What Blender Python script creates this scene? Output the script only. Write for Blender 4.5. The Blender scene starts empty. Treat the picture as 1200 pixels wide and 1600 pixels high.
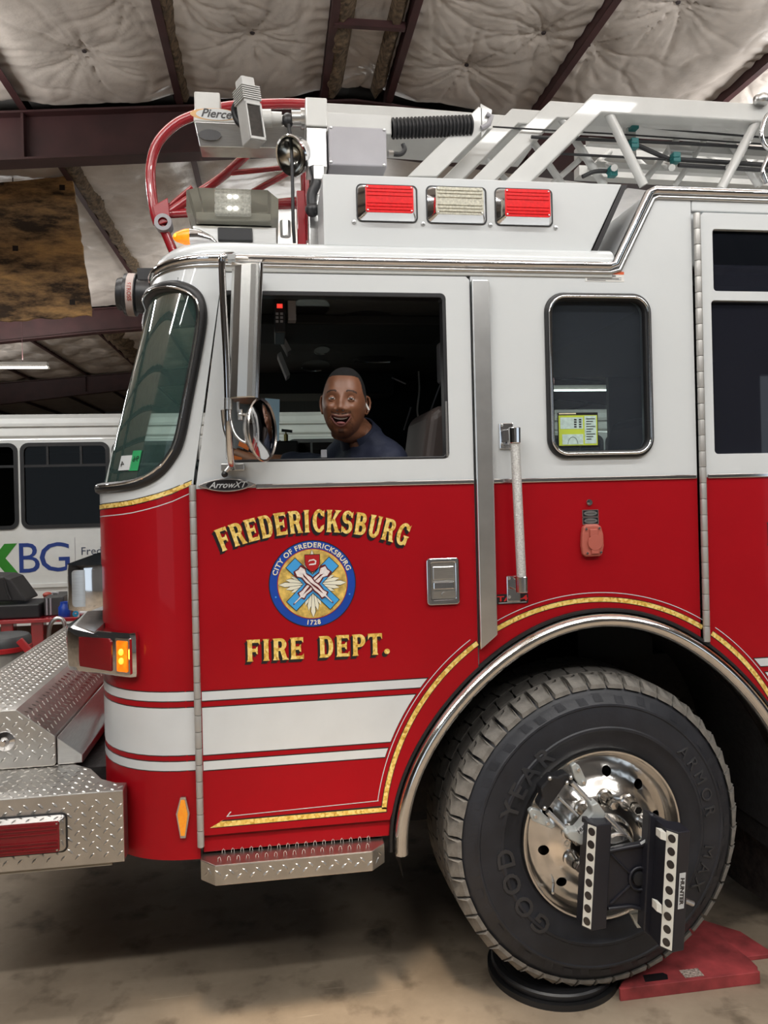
import bpy, bmesh, math, random
from math import sin, cos, pi, sqrt, radians, atan2
from mathutils import Vector, Matrix, noise, geometry

random.seed(7)
scn = bpy.context.scene
COL = scn.collection

# ------------------------------------------------------------------ camera
F, CX, CY = 1200.0, 600.0, 762.0          # focal length and principal point of the 1200x1600 frame
YAW, ROLL = radians(8.26), math.atan(.0235)
CAMP = Vector((0.0, -2.62, 1.875))
cam_d = bpy.data.cameras.new('camera')
cam = bpy.data.objects.new('camera', cam_d)
COL.objects.link(cam)
cam_d.sensor_fit = 'VERTICAL'
cam_d.sensor_height = 36.0
cam_d.lens = 36.0 * F / 1600.0
cam_d.shift_y = -(800.0 - CY) / 1600.0
cam_d.clip_start = .02
_r = Vector((cos(YAW), -sin(YAW), 0)); _f = Vector((sin(YAW), cos(YAW), 0)); _u = Vector((0, 0, 1))
_x = cos(ROLL) * _r - sin(ROLL) * _u
_y = sin(ROLL) * _r + cos(ROLL) * _u
_z = -_f
cam.matrix_world = Matrix(((_x.x, _y.x, _z.x, CAMP.x), (_x.y, _y.y, _z.y, CAMP.y), (_x.z, _y.z, _z.z, CAMP.z), (0, 0, 0, 1)))
scn.camera = cam

# ------------------------------------------------------------------ world, exposure
scn.view_settings.view_transform = 'Standard'
scn.view_settings.look = 'None'
scn.view_settings.gamma = 1.0
scn.view_settings.use_curve_mapping = False
scn.view_settings.exposure = -1.15
wd = bpy.data.worlds.new('daylight'); scn.world = wd
wd.use_nodes = True
wd.node_tree.nodes['Background'].inputs[0].default_value = (.78, .89, 1.0, 1)
wd.node_tree.nodes['Background'].inputs[1].default_value = 2.4
scn.cycles.max_bounces = 8
scn.cycles.transparent_max_bounces = 12
scn.cycles.glossy_bounces = 4
scn.cycles.diffuse_bounces = 3
scn.cycles.caustics_reflective = False
scn.cycles.caustics_refractive = False
scn.cycles.sample_clamp_indirect = 6.0

# shop lamps, a few added unseen for their light: (x, y, z, length along x, watts down, watts up)
LAMPS = [(-1.6, -1.7, 4.75, 2.4, 85, 110), (1.6, -1.7, 4.75, 2.4, 85, 130),
         (-4.6, -1.7, 4.65, 2.4, 70, 80), (4.6, -1.7, 4.65, 2.4, 70, 110),
         (-1.6, -3.9, 5.0, 2.4, 200, 60), (1.6, -3.9, 5.0, 2.4, 200, 60), (4.6, -3.9, 4.9, 2.4, 150, 50), (-4.6, -3.9, 4.9, 2.4, 150, 50),
         (-3.75, 3.9, 4.6, 2.4, 240, 140), (6.3, 3.9, 4.6, 2.4, 150, 420),
         (-4.9, 11.0, 4.03, 2.4, 170, 250), (.5, 10.2, 4.5, 2.4, 120, 260), (-8.1, 15.5, 4.4, 2.4, 200, 420),  # last one added out of view to brighten the dark far bays
         (-.9, 1.0, 4.85, 2.4, 50, 190), (3.2, 1.0, 4.85, 2.4, 50, 330), (6.0, 11.0, 3.6, 2.4, 160, 300)]  # pair over the truck added above the view to light the ceiling

# ------------------------------------------------------------------ helpers
def at(px, py, Y=0.0):
    """point of the plane y = Y seen at a pixel of the 1200x1600 frame"""
    dx, dy = px - CX, py - CY
    a = (dx * cos(ROLL) - dy * sin(ROLL)) / F
    b = (dx * sin(ROLL) + dy * cos(ROLL)) / F
    x = a * cos(YAW) + sin(YAW); y = -a * sin(YAW) + cos(YAW)
    t = (Y - CAMP.y) / y
    return Vector((x * t, Y, CAMP.z - b * t))

def V(*a): return Vector(a)
def sm(t): t = max(0.0, min(1.0, t)); return t * t * (3 - 2 * t)

MATS = {}
def mat(name, col, rough=.5, metal=0.0, coat=0.0, emit=0.0, emcol=None, var=.06, scale=9.0, bump=0.0, bscale=60.0, spec=.5, alpha=None, aniso=0.0, var_stretch=None):
    if name in MATS: return MATS[name]
    m = bpy.data.materials.new(name); MATS[name] = m
    m.use_nodes = True
    nt = m.node_tree; b = nt.nodes['Principled BSDF']
    tc = nt.nodes.new('ShaderNodeTexCoord')
    src = tc.outputs['Object']
    if var_stretch:
        mp = nt.nodes.new('ShaderNodeMapping'); mp.inputs['Scale'].default_value = var_stretch
        nt.links.new(src, mp.inputs[0]); src = mp.outputs[0]
    nz = nt.nodes.new('ShaderNodeTexNoise'); nz.inputs['Scale'].default_value = scale; nz.inputs['Detail'].default_value = 5
    nt.links.new(src, nz.inputs['Vector'])
    rp = nt.nodes.new('ShaderNodeValToRGB')
    c = col
    rp.color_ramp.elements[0].position = .3; rp.color_ramp.elements[1].position = .7
    rp.color_ramp.elements[0].color = (max(0, c[0] * (1 - var)), max(0, c[1] * (1 - var)), max(0, c[2] * (1 - var)), 1)
    rp.color_ramp.elements[1].color = (min(1, c[0] * (1 + var)), min(1, c[1] * (1 + var)), min(1, c[2] * (1 + var)), 1)
    nt.links.new(nz.outputs['Fac'], rp.inputs[0])
    nt.links.new(rp.outputs[0], b.inputs['Base Color'])
    b.inputs['Roughness'].default_value = rough
    b.inputs['Metallic'].default_value = metal
    b.inputs['Specular IOR Level'].default_value = spec
    if coat:
        b.inputs['Coat Weight'].default_value = coat; b.inputs['Coat Roughness'].default_value = .04
    if emit:
        b.inputs['Emission Color'].default_value = (*(emcol or col), 1); b.inputs['Emission Strength'].default_value = emit
    if bump:
        n2 = nt.nodes.new('ShaderNodeTexNoise'); n2.inputs['Scale'].default_value = bscale; n2.inputs['Detail'].default_value = 4
        nt.links.new(src, n2.inputs['Vector'])
        bp = nt.nodes.new('ShaderNodeBump'); bp.inputs['Strength'].default_value = bump; bp.inputs['Distance'].default_value = .01
        nt.links.new(n2.outputs['Fac'], bp.inputs['Height']); nt.links.new(bp.outputs[0], b.inputs['Normal'])
    return m

def glass(name, tint, refl=1.0, rough=.02, ior=1.5, dirt=0.0, haze=None):
    if name in MATS: return MATS[name]
    m = bpy.data.materials.new(name); MATS[name] = m
    m.use_nodes = True; nt = m.node_tree; nt.nodes.clear()
    out = nt.nodes.new('ShaderNodeOutputMaterial')
    tr = nt.nodes.new('ShaderNodeBsdfTransparent'); tr.inputs[0].default_value = (*tint, 1)
    gl = nt.nodes.new('ShaderNodeBsdfGlossy'); gl.inputs['Roughness'].default_value = rough; gl.inputs[0].default_value = (refl, refl, refl, 1)
    fr = nt.nodes.new('ShaderNodeFresnel'); fr.inputs[0].default_value = ior
    mx = nt.nodes.new('ShaderNodeMixShader')
    nt.links.new(fr.outputs[0], mx.inputs[0]); nt.links.new(tr.outputs[0], mx.inputs[1]); nt.links.new(gl.outputs[0], mx.inputs[2])
    if dirt:
        df = nt.nodes.new('ShaderNodeBsdfDiffuse'); df.inputs[0].default_value = (.7, .75, .8, 1)
        tc = nt.nodes.new('ShaderNodeTexCoord'); mp = nt.nodes.new('ShaderNodeMapping'); mp.inputs['Scale'].default_value = (90, 90, 9)
        nz = nt.nodes.new('ShaderNodeTexNoise'); nz.inputs['Scale'].default_value = 2; nz.inputs['Detail'].default_value = 3
        rp = nt.nodes.new('ShaderNodeValToRGB'); rp.color_ramp.elements[0].position = .5; rp.color_ramp.elements[1].position = .8
        rp.color_ramp.elements[0].color = (0, 0, 0, 1); rp.color_ramp.elements[1].color = (dirt, dirt, dirt, 1)
        nt.links.new(tc.outputs['Object'], mp.inputs[0]); nt.links.new(mp.outputs[0], nz.inputs['Vector']); nt.links.new(nz.outputs['Fac'], rp.inputs[0])
        m2 = nt.nodes.new('ShaderNodeMixShader')
        nt.links.new(rp.outputs[0], m2.inputs[0]); nt.links.new(mx.outputs[0], m2.inputs[1]); nt.links.new(df.outputs[0], m2.inputs[2])
        nt.links.new(m2.outputs[0], out.inputs[0])
    elif haze:
        df = nt.nodes.new('ShaderNodeBsdfDiffuse'); df.inputs[0].default_value = (*haze[:3], 1)
        m2 = nt.nodes.new('ShaderNodeMixShader'); m2.inputs[0].default_value = haze[3]
        nt.links.new(mx.outputs[0], m2.inputs[1]); nt.links.new(df.outputs[0], m2.inputs[2]); nt.links.new(m2.outputs[0], out.inputs[0])
    else:
        nt.links.new(mx.outputs[0], out.inputs[0])
    return m

def pip(p, poly):
    x, y = p; c = False; n = len(poly); j = n - 1
    for i in range(n):
        xi, yi = poly[i]; xj, yj = poly[j]
        if (yi > y) != (yj > y) and x < (xj - xi) * (y - yi) / (yj - yi) + xi: c = not c
        j = i
    return c

def rrect(x0, x1, y0, y1, r, n=6):
    pts = []
    for cx, cy, a0 in ((x1 - r, y1 - r, 0), (x0 + r, y1 - r, 90), (x0 + r, y0 + r, 180), (x1 - r, y0 + r, 270)):
        for k in range(n + 1):
            a = radians(a0 + 90 * k / n); pts.append((cx + r * cos(a), cy + r * sin(a)))
    return pts
def circ(cx, cy, r, n=32, ry=None):
    return [(cx + r * cos(2 * pi * k / n), cy + (ry or r) * sin(2 * pi * k / n)) for k in range(n)]

def spline(pts, n=8, closed=False):
    P = [Vector(p) for p in pts]; out = []
    N = len(P); rng = range(N if closed else N - 1)
    for i in rng:
        p0 = P[(i - 1) % N] if (closed or i > 0) else P[0] * 2 - P[1]
        p1 = P[i]; p2 = P[(i + 1) % N]
        p3 = P[(i + 2) % N] if (closed or i + 2 < N) else p2 * 2 - p1
        for k in range(n):
            t = k / n
            out.append(.5 * ((2 * p1) + (p2 - p0) * t + (2 * p0 - 5 * p1 + 4 * p2 - p3) * t * t + (3 * p1 - p0 - 3 * p2 + p3) * t ** 3))
    if not closed: out.append(P[-1])
    return out

class MB:
    def __init__(s): s.v = []; s.f = []; s.mi = []; s.m = 0
    def add(s, vs, fs, ms=None):
        o = len(s.v); s.v += [Vector(p) for p in vs]
        for i, f in enumerate(fs):
            s.f.append(tuple(o + k for k in f)); s.mi.append(s.m if ms is None else ms[i])
        return s
    def box(s, x0, x1, y0, y1, z0, z1):
        vs = [(x, y, z) for x in (x0, x1) for y in (y0, y1) for z in (z0, z1)]
        return s.add(vs, [(0, 1, 3, 2), (4, 6, 7, 5), (0, 4, 5, 1), (2, 3, 7, 6), (0, 2, 6, 4), (1, 5, 7, 3)])
    def obox(s, c, a, b, d):
        c, a, b, d = Vector(c), Vector(a), Vector(b), Vector(d)
        vs = [c + i * a + j * b + k * d for i in (-1, 1) for j in (-1, 1) for k in (-1, 1)]
        fs = [(0, 1, 3, 2), (4, 6, 7, 5), (0, 4, 5, 1), (2, 3, 7, 6), (0, 2, 6, 4), (1, 5, 7, 3)]
        if a.cross(b).dot(d) < 0: fs = [f[::-1] for f in fs]
        return s.add(vs, fs)
    def beam(s, p, q, w, h, up=(0, 0, 1)):
        p, q, up = Vector(p), Vector(q), Vector(up)
        d = (q - p).normalized(); sd = d.cross(up)
        if sd.length < 1e-4: sd = d.cross(Vector((0, 1, 0)))
        sd.normalize(); u2 = sd.cross(d)
        return s.obox((p + q) / 2, (q - p) / 2, sd * w / 2, u2 * h / 2)
    def prism(s, A, B, cap=True):
        n = len(A); vs = list(A) + list(B)
        fs = [(i, (i + 1) % n, n + (i + 1) % n, n + i) for i in range(n)]
        if cap: fs += [tuple(range(n))[::-1], tuple(range(n, 2 * n))]
        return s.add(vs, fs)
    def extr(s, pts, mp, d0, d1):
        """2-D outline swept from depth d0 to d1; mp(x, y, d)"""
        return s.prism([mp(x, y, d0) for x, y in pts], [mp(x, y, d1) for x, y in pts])
    def tube(s, path, r, n=10, closed=False, cap=True):
        P = [Vector(p) for p in path]; N = len(P)
        R = list(r) if isinstance(r, (list, tuple)) else [r] * N
        T = []
        for i in range(N):
            a = P[(i - 1) % N] if (closed or i > 0) else P[i]
            b = P[(i + 1) % N] if (closed or i < N - 1) else P[i]
            T.append((b - a).normalized())
        up = Vector((0, 0, 1)) if abs(T[0].z) < .9 else Vector((0, 1, 0))
        u = T[0].cross(up).normalized(); vs = []
        for i in range(N):
            u = (u - T[i] * u.dot(T[i])).normalized(); w = T[i].cross(u)
            for k in range(n):
                a = 2 * pi * k / n
                rr = R[i]
                if isinstance(rr, (tuple, list)): vs.append(P[i] + u * rr[0] * cos(a) + w * rr[1] * sin(a))
                else: vs.append(P[i] + u * rr * cos(a) + w * rr * sin(a))
        fs = []
        for i in range(N if closed else N - 1):
            j = (i + 1) % N
            for k in range(n):
                l = (k + 1) % n; fs.append((i * n + k, i * n + l, j * n + l, j * n + k))
        if cap and not closed: fs += [tuple(range(n))[::-1], tuple((N - 1) * n + k for k in range(n))]
        return s.add(vs, fs)
    def lathe(s, prof, o=(0, 0, 0), ax=(0, 0, 1), n=32, cap=False, a0=0, a1=2 * pi, ms=None):
        o, ax = Vector(o), Vector(ax).normalized()
        u = ax.cross(Vector((0, 0, 1)) if abs(ax.z) < .9 else Vector((1, 0, 0))).normalized(); w = ax.cross(u)
        full = abs(a1 - a0 - 2 * pi) < 1e-6; m = n if full else n + 1
        vs = []
        for r, h in prof:
            for k in range(m):
                a = a0 + (a1 - a0) * k / n
                vs.append(o + ax * h + (u * cos(a) + w * sin(a)) * r)
        fs = []; mm = []
        for i in range(len(prof) - 1):
            for k in range(n):
                l = (k + 1) % m; fs.append((i * m + k, i * m + l, (i + 1) * m + l, (i + 1) * m + k)); mm.append(s.m if ms is None else ms[i])
        if cap: fs += [tuple(range(m))[::-1], tuple((len(prof) - 1) * m + k for k in range(m))]; mm += [s.m, s.m]
        return s.add(vs, fs, mm)
    def ball(s, c, r, n=16, sc=(1, 1, 1), M=None):
        vs = []; fs = []; h = n // 2
        for i in range(h + 1):
            t = pi * i / h
            for k in range(n):
                a = 2 * pi * k / n; p = Vector((sin(t) * cos(a) * sc[0] * r, sin(t) * sin(a) * sc[1] * r, cos(t) * sc[2] * r))
                vs.append(Vector(c) + (M @ p if M else p))
        for i in range(h):
            for k in range(n):
                l = (k + 1) % n; fs.append((i * n + k, (i + 1) * n + k, (i + 1) * n + l, i * n + l))
        return s.add(vs, fs)
    def sheet(s, outline, mp, thick=.0, holes=(), lines=(), grid=None, matfn=None):
        """triangulated 2-D region mapped by mp(x, y, depth) with a rim of the given thickness"""
        vs = []; es = []
        def sub(pts, closed):
            out = []; n = len(pts)
            for i in range(n):
                p, q = pts[i], pts[(i + 1) % n]; out.append(p)
                if i == n - 1 and not closed: break
                k = int(max(abs(q[0] - p[0]) / grid[0], abs(q[1] - p[1]) / grid[1]))
                for j in range(1, k): out.append((p[0] + (q[0] - p[0]) * j / k, p[1] + (q[1] - p[1]) * j / k))
            return out
        def loop(pts, closed=True):
            if grid: pts = sub(pts, closed)
            o = len(vs); vs.extend(Vector((float(p[0]), float(p[1]))) for p in pts); n = len(pts)
            for i in range(n if closed else n - 1): es.append((o + i, o + (i + 1) % n))
        loop(outline)
        for h in holes: loop(h)
        for l in lines: loop(l, False)
        if grid:
            xs = [p[0] for p in outline]; ys = [p[1] for p in outline]
            nx = max(1, int((max(xs) - min(xs)) / grid[0])); ny = max(1, int((max(ys) - min(ys)) / grid[1]))
            for i in range(1, nx):
                for j in range(1, ny):
                    p = (min(xs) + (max(xs) - min(xs)) * i / nx, min(ys) + (max(ys) - min(ys)) * j / ny)
                    if pip(p, outline) and not any(pip(p, h) for h in holes): vs.append(Vector(p))
        r = geometry.delaunay_2d_cdt(vs, es, [], 0, 1e-7)
        rv, rf = r[0], r[2]
        tri = []
        for f in rf:
            c = (sum(rv[k][0] for k in f) / len(f), sum(rv[k][1] for k in f) / len(f))
            if pip(c, outline) and not any(pip(c, h) for h in holes): tri.append((tuple(f), matfn(c) if matfn else s.m))
        n = len(rv); A = [Vector(mp(p[0], p[1], 0.0)) for p in rv]
        fs = [t[0] for t in tri]; ms = [t[1] for t in tri]
        if thick:
            B = [Vector(mp(p[0], p[1], thick)) for p in rv]
            cnt = {}
            for f, m in tri:
                for i in range(len(f)):
                    e = (f[i], f[(i + 1) % len(f)]); k = tuple(sorted(e))
                    cnt.setdefault(k, []).append((e, m))
            F2 = [tuple(n + k for k in f[::-1]) for f in fs]; M2 = list(ms)
            for k, l in cnt.items():
                if len(l) == 1:
                    (a, b), m = l[0]; F2.append((b, a, n + a, n + b)); M2.append(m)
            return s.add(A + B, fs + F2, ms + M2)
        return s.add(A, fs, ms)
    def text(s, txt, mp, size=1.0, depth=.0, shear=0.0, bold=0.0, spacing=1.0, align='CENTER'):
        c = bpy.data.curves.new('t', 'FONT'); c.body = txt; c.size = size; c.shear = shear; c.offset = bold; c.space_character = spacing
        c.align_x = align; c.resolution_u = 3; c.extrude = 0
        ob = bpy.data.objects.new('t', c); COL.objects.link(ob)
        me = bpy.data.meshes.new_from_object(ob)
        vs = [v.co.copy() for v in me.vertices]; fs = [tuple(p.vertices) for p in me.polygons]
        bpy.data.objects.remove(ob); bpy.data.curves.remove(c); bpy.data.meshes.remove(me)
        if depth:
            n = len(vs); cnt = {}
            for f in fs:
                for i in range(len(f)):
                    e = (f[i], f[(i + 1) % len(f)]); cnt.setdefault(tuple(sorted(e)), []).append(e)
            side = [(l[0][1], l[0][0], n + l[0][0], n + l[0][1]) for l in cnt.values() if len(l) == 1]
            return s.add([mp(p.x, p.y, 0.0) for p in vs] + [mp(p.x, p.y, depth) for p in vs], fs + side)
        return s.add([mp(p.x, p.y, 0.0) for p in vs], fs)
    def mesh(s, name, mats, smooth=None):
        me = bpy.data.meshes.new(name)
        me.from_pydata([tuple(v) for v in s.v], [], s.f)
        for m in (mats if isinstance(mats, (list, tuple)) else [mats]): me.materials.append(m)
        me.polygons.foreach_set('material_index', s.mi)
        if smooth is not None:
            me.polygons.foreach_set('use_smooth', [True] * len(me.polygons))
            me.update()
            me.set_sharp_from_angle(angle=radians(smooth))
        me.update()
        return me
    def build(s, name, mats, parent=None, smooth=None, bevel=0.0, fix=True, seg=2):
        me = s.mesh(name, mats, smooth)
        if fix:
            bm = bmesh.new(); bm.from_mesh(me); bmesh.ops.recalc_face_normals(bm, faces=bm.faces); bm.to_mesh(me); bm.free()
        o = bpy.data.objects.new(name, me); COL.objects.link(o)
        if parent: par(o, parent)
        if bevel:
            b = o.modifiers.new('bevel', 'BEVEL'); b.width = bevel; b.segments = seg; b.limit_method = 'ANGLE'; b.angle_limit = radians(40)
        return o

ROOTLOC = {}
def par(o, p):
    o.parent = p
    if p.name in ROOTLOC: o.matrix_parent_inverse = Matrix.Translation(-ROOTLOC[p.name])
def thing(name, loc, label, cat, group=None, kind=None):
    o = bpy.data.objects.new(name, None); COL.objects.link(o); o.location = loc; o.empty_display_size = .1
    ROOTLOC[o.name] = Vector(loc)
    return tag(o, label, cat, group, kind)
def tag(o, label, cat=None, group=None, kind=None):
    o['label'] = label
    if cat: o['category'] = cat
    if group: o['group'] = group
    if kind: o['kind'] = kind
    return o
def inst(name, me, parent, M):
    """another object sharing a mesh; M is its matrix in the parent's space"""
    o = bpy.data.objects.new(name, me); COL.objects.link(o); par(o, parent); o.matrix_basis = M
    return o
def T(x, y, z): return Matrix.Translation((x, y, z))
def RX(a): return Matrix.Rotation(a, 4, 'X')
def RY(a): return Matrix.Rotation(a, 4, 'Y')
def RZ(a): return Matrix.Rotation(a, 4, 'Z')
def XZ(Y):            # 2-D (x, z) on a wall facing the camera, depth grows away from it
    return lambda x, z, d: Vector((x, Y + d, z))

def lugs(mb, o, eu, ev, en, W, H, pitch=.03, inside=None, L=.026, wd=.0040, h=.0022):
    pitch = pitch * 1.45
    """raised tread-plate lugs over a W x H rectangle spanned by eu, ev"""
    o, eu, ev, en = Vector(o), Vector(eu), Vector(ev), Vector(en)
    ni, nj = int(W / pitch), int(H / pitch)
    for i in range(ni + 1):
        for j in range(nj + 1):
            u = (i + .25) * W / (ni + 1); v = (j + .5) * H / (nj + 1)
            for q in (0, 1):
                uu = u + q * .5 * W / (ni + 1); a = radians(45 if q else -45)
                v = (j + .5 + (.25 if q else -.25)) * H / (nj + 1)
                if inside and not inside(uu, v): continue
                if uu < L * .4 or uu > W - L * .4 or v < L * .4 or v > H - L * .4: continue
                d = eu * cos(a) + ev * sin(a); p = eu * -sin(a) + ev * cos(a); c = o + eu * uu + ev * v
                mb.add([c - d * L / 2, c - d * L * .2 - p * wd, c + d * L * .2 - p * wd, c + d * L / 2, c + d * L * .2 + p * wd, c - d * L * .2 + p * wd,
                        c - d * L * .28 + en * h, c + d * L * .28 + en * h],
                       [(0, 1, 6), (1, 2, 7, 6), (2, 3, 7), (3, 4, 7), (4, 5, 6, 7), (5, 0, 6)])

# ------------------------------------------------------------------ materials
RED = mat('red_paint', (.33, .004, .009), .40, spec=.12, coat=.18, var=.05, scale=3)
WHITE = mat('white_paint', (.645, .668, .675), .3, coat=.5, var=.02, scale=2)
CHROME = mat('chrome', (.78, .78, .79), .07, 1.0, var=.03)
STEEL = mat('brushed_steel', (.66, .66, .65), .30, 1.0, var=.08, var_stretch=(2, 2, 60))
ALU = mat('polished_aluminium', (.80, .78, .75), .13, 1.0, var=.06, scale=14)
PLATE = mat('tread_plate_aluminium', (.56, .54, .51), .34, 1.0, var=.10, scale=12, bump=.05, bscale=200)
RUBBER = mat('black_rubber', (.012, .012, .013), .42, var=.2)
BLACKP = mat('black_plastic', (.016, .016, .018), .38, var=.2)
DARK = mat('cab_interior_black', (.010, .011, .012), .7, var=.2)
DGREY = mat('cab_interior_grey', (.055, .06, .065), .75, var=.12)
CHASSIS = mat('chassis_black', (.011, .010, .010), .75, var=.4, scale=30, bump=.5, bscale=40)
def goldleaf():
    m = mat('gold_leaf', (.80, .50, .13), .4, .10, coat=.4, var=.0)
    nt = m.node_tree; b = nt.nodes['Principled BSDF']
    tc = nt.nodes.new('ShaderNodeTexCoord'); vo = nt.nodes.new('ShaderNodeTexVoronoi'); vo.inputs['Scale'].default_value = 110
    nt.links.new(tc.outputs['Object'], vo.inputs['Vector'])
    rp = nt.nodes.new('ShaderNodeValToRGB'); e = rp.color_ramp.elements
    e[0].position = .05; e[0].color = (.50, .26, .03, 1); e[1].position = .75; e[1].color = (.95, .72, .25, 1)
    e2 = rp.color_ramp.elements.new(.4); e2.color = (.80, .52, .10, 1)
    nt.links.new(vo.outputs['Color'], rp.inputs[0]); nt.links.new(rp.outputs[0], b.inputs['Base Color'])
    return m
GOLD = goldleaf()
BLK = mat('black_decal', (.010, .008, .010), .35, coat=.5)
WDEC = mat('white_decal', (.62, .64, .65), .35, coat=.5, var=.03)
CREAM = mat('cream_decal', (.82, .74, .52), .4, coat=.4, var=.08, scale=80)
MAROON = mat('maroon_primer_steel', (.044, .0145, .0150), .55, var=.25, scale=4)
REDPIPE = mat('red_gloss_pipe', (.36, .012, .020), .25, coat=1.0, var=.1)
LADW = mat('ladder_white', (.66, .66, .64), .32, coat=.5, var=.04)
GREYP = mat('grey_painted_box', (.40, .39, .42), .5, var=.05)
SKIN = None
# ------------------------------------------------------------------ the shop
def concrete():
    m = mat('stained_concrete', (.20, .17, .135), .55, var=.0)
    nt = m.node_tree; b = nt.nodes['Principled BSDF']
    tc = nt.nodes.new('ShaderNodeTexCoord')
    n1 = nt.nodes.new('ShaderNodeTexNoise'); n1.inputs['Scale'].default_value = 1.3; n1.inputs['Detail'].default_value = 9; n1.inputs['Roughness'].default_value = .65
    r1 = nt.nodes.new('ShaderNodeValToRGB'); e = r1.color_ramp.elements
    e[0].position = .28; e[0].color = (.20, .155, .110, 1); e[1].position = .70; e[1].color = (.42, .335, .245, 1)
    n2 = nt.nodes.new('ShaderNodeTexNoise'); n2.inputs['Scale'].default_value = 6; n2.inputs['Detail'].default_value = 6
    r2 = nt.nodes.new('ShaderNodeValToRGB'); f = r2.color_ramp.elements
    f[0].position = .28; f[0].color = (.35, .33, .31, 1); f[1].position = .46; f[1].color = (1, 1, 1, 1)
    mp = nt.nodes.new('ShaderNodeMapping'); mp.inputs['Rotation'].default_value = (0, 0, .5); mp.inputs['Scale'].default_value = (3, 60, 3)
    n3 = nt.nodes.new('ShaderNodeTexNoise'); n3.inputs['Scale'].default_value = 1.2; n3.inputs['Detail'].default_value = 5
    r3 = nt.nodes.new('ShaderNodeValToRGB'); g = r3.color_ramp.elements
    g[0].position = .66; g[0].color = (0, 0, 0, 1); g[1].position = .74; g[1].color = (.35, .35, .35, 1)
    for s in (n1, n2): nt.links.new(tc.outputs['Object'], s.inputs['Vector'])
    nt.links.new(tc.outputs['Object'], mp.inputs[0]); nt.links.new(mp.outputs[0], n3.inputs['Vector'])
    nt.links.new(n1.outputs['Fac'], r1.inputs[0]); nt.links.new(n2.outputs['Fac'], r2.inputs[0]); nt.links.new(n3.outputs['Fac'], r3.inputs[0])
    mu = nt.nodes.new('ShaderNodeMix'); mu.data_type = 'RGBA'; mu.blend_type = 'MULTIPLY'; mu.inputs[0].default_value = 1
    nt.links.new(r1.outputs[0], mu.inputs[6]); nt.links.new(r2.outputs[0], mu.inputs[7])
    ad = nt.nodes.new('ShaderNodeMix'); ad.data_type = 'RGBA'; ad.blend_type = 'MIX'
    nt.links.new(r3.outputs[0], ad.inputs[0]); nt.links.new(mu.outputs[2], ad.inputs[6]); ad.inputs[7].default_value = (.60, .50, .38, 1)
    nt.links.new(ad.outputs[2], b.inputs['Base Color'])
    bp = nt.nodes.new('ShaderNodeBump'); bp.inputs['Strength'].default_value = .25; bp.inputs['Distance'].default_value = .01
    nt.links.new(n2.outputs['Fac'], bp.inputs['Height']); nt.links.new(bp.outputs[0], b.inputs['Normal'])
    return m
CONC = concrete()
fl = MB().box(-16, 16, -9, 30, -.2, 0).build('floor', CONC); tag(fl, 'stained brown-grey concrete shop floor', kind='structure')

SIDING = mat('grey_wall_siding', (.18, .18, .18), .6, var=.08, scale=2, var_stretch=(8, 8, .3))
for nm, b, l in (('wall_back', (-16, 16, 30, 30.2, 0, 6.5), 'grey metal siding at the far end of the shop'),
                 ('wall_left', (-16.2, -16, -9, 30, 0, 6.5), 'grey metal siding of the shop beyond the bus'),
                 ('wall_right', (16, 16.2, -9, 30, 0, 6.5), 'grey metal siding behind the truck body')):
    tag(MB().box(*b).build(nm, SIDING), l, kind='structure')
wf = MB()
wf.sheet([(-16, 0), (16, 0), (16, 6.5), (-16, 6.5)], lambda x, z, d: V(x, -9 - d, z), .2, holes=[[(8.0, 0.02), (11.8, 0.02), (11.8, 3.6), (8.0, 3.6)], [(-7.5, .02), (-3.7, .02), (-3.7, 4.0), (-7.5, 4.0)]])
tag(wf.build('wall_front', SIDING), 'grey metal siding with open bay doors behind the photographer', kind='structure')

RIDGE = .9
def zroof(x): return 5.78 - .083 * abs(x - RIDGE)
INS = mat('quilted_insulation_vinyl', (.49, .44, .40), .36, var=.14, scale=3.5, bump=.25, bscale=34)
FIB = mat('torn_insulation_fibre', (.11, .075, .045), .95, var=.7, scale=22, bump=1.0, bscale=60)
ceil = MB()
for x0, x1 in ((-16, RIDGE), (RIDGE, 16)):
    ceil.prism([V(x0, -9, zroof(x0) + .32), V(x1, -9, zroof(x1) + .32), V(x1, -9, zroof(x1) + .42), V(x0, -9, zroof(x0) + .42)],
               [V(x0, 30, zroof(x0) + .32), V(x1, 30, zroof(x1) + .32), V(x1, 30, zroof(x1) + .42), V(x0, 30, zroof(x0) + .42)])
ceiling = ceil.build('ceiling', mat('roof_deck', (.2, .19, .18), .8))
tag(ceiling, 'shop ceiling of quilted white insulation between dark maroon steel purlins', kind='structure')

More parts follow.
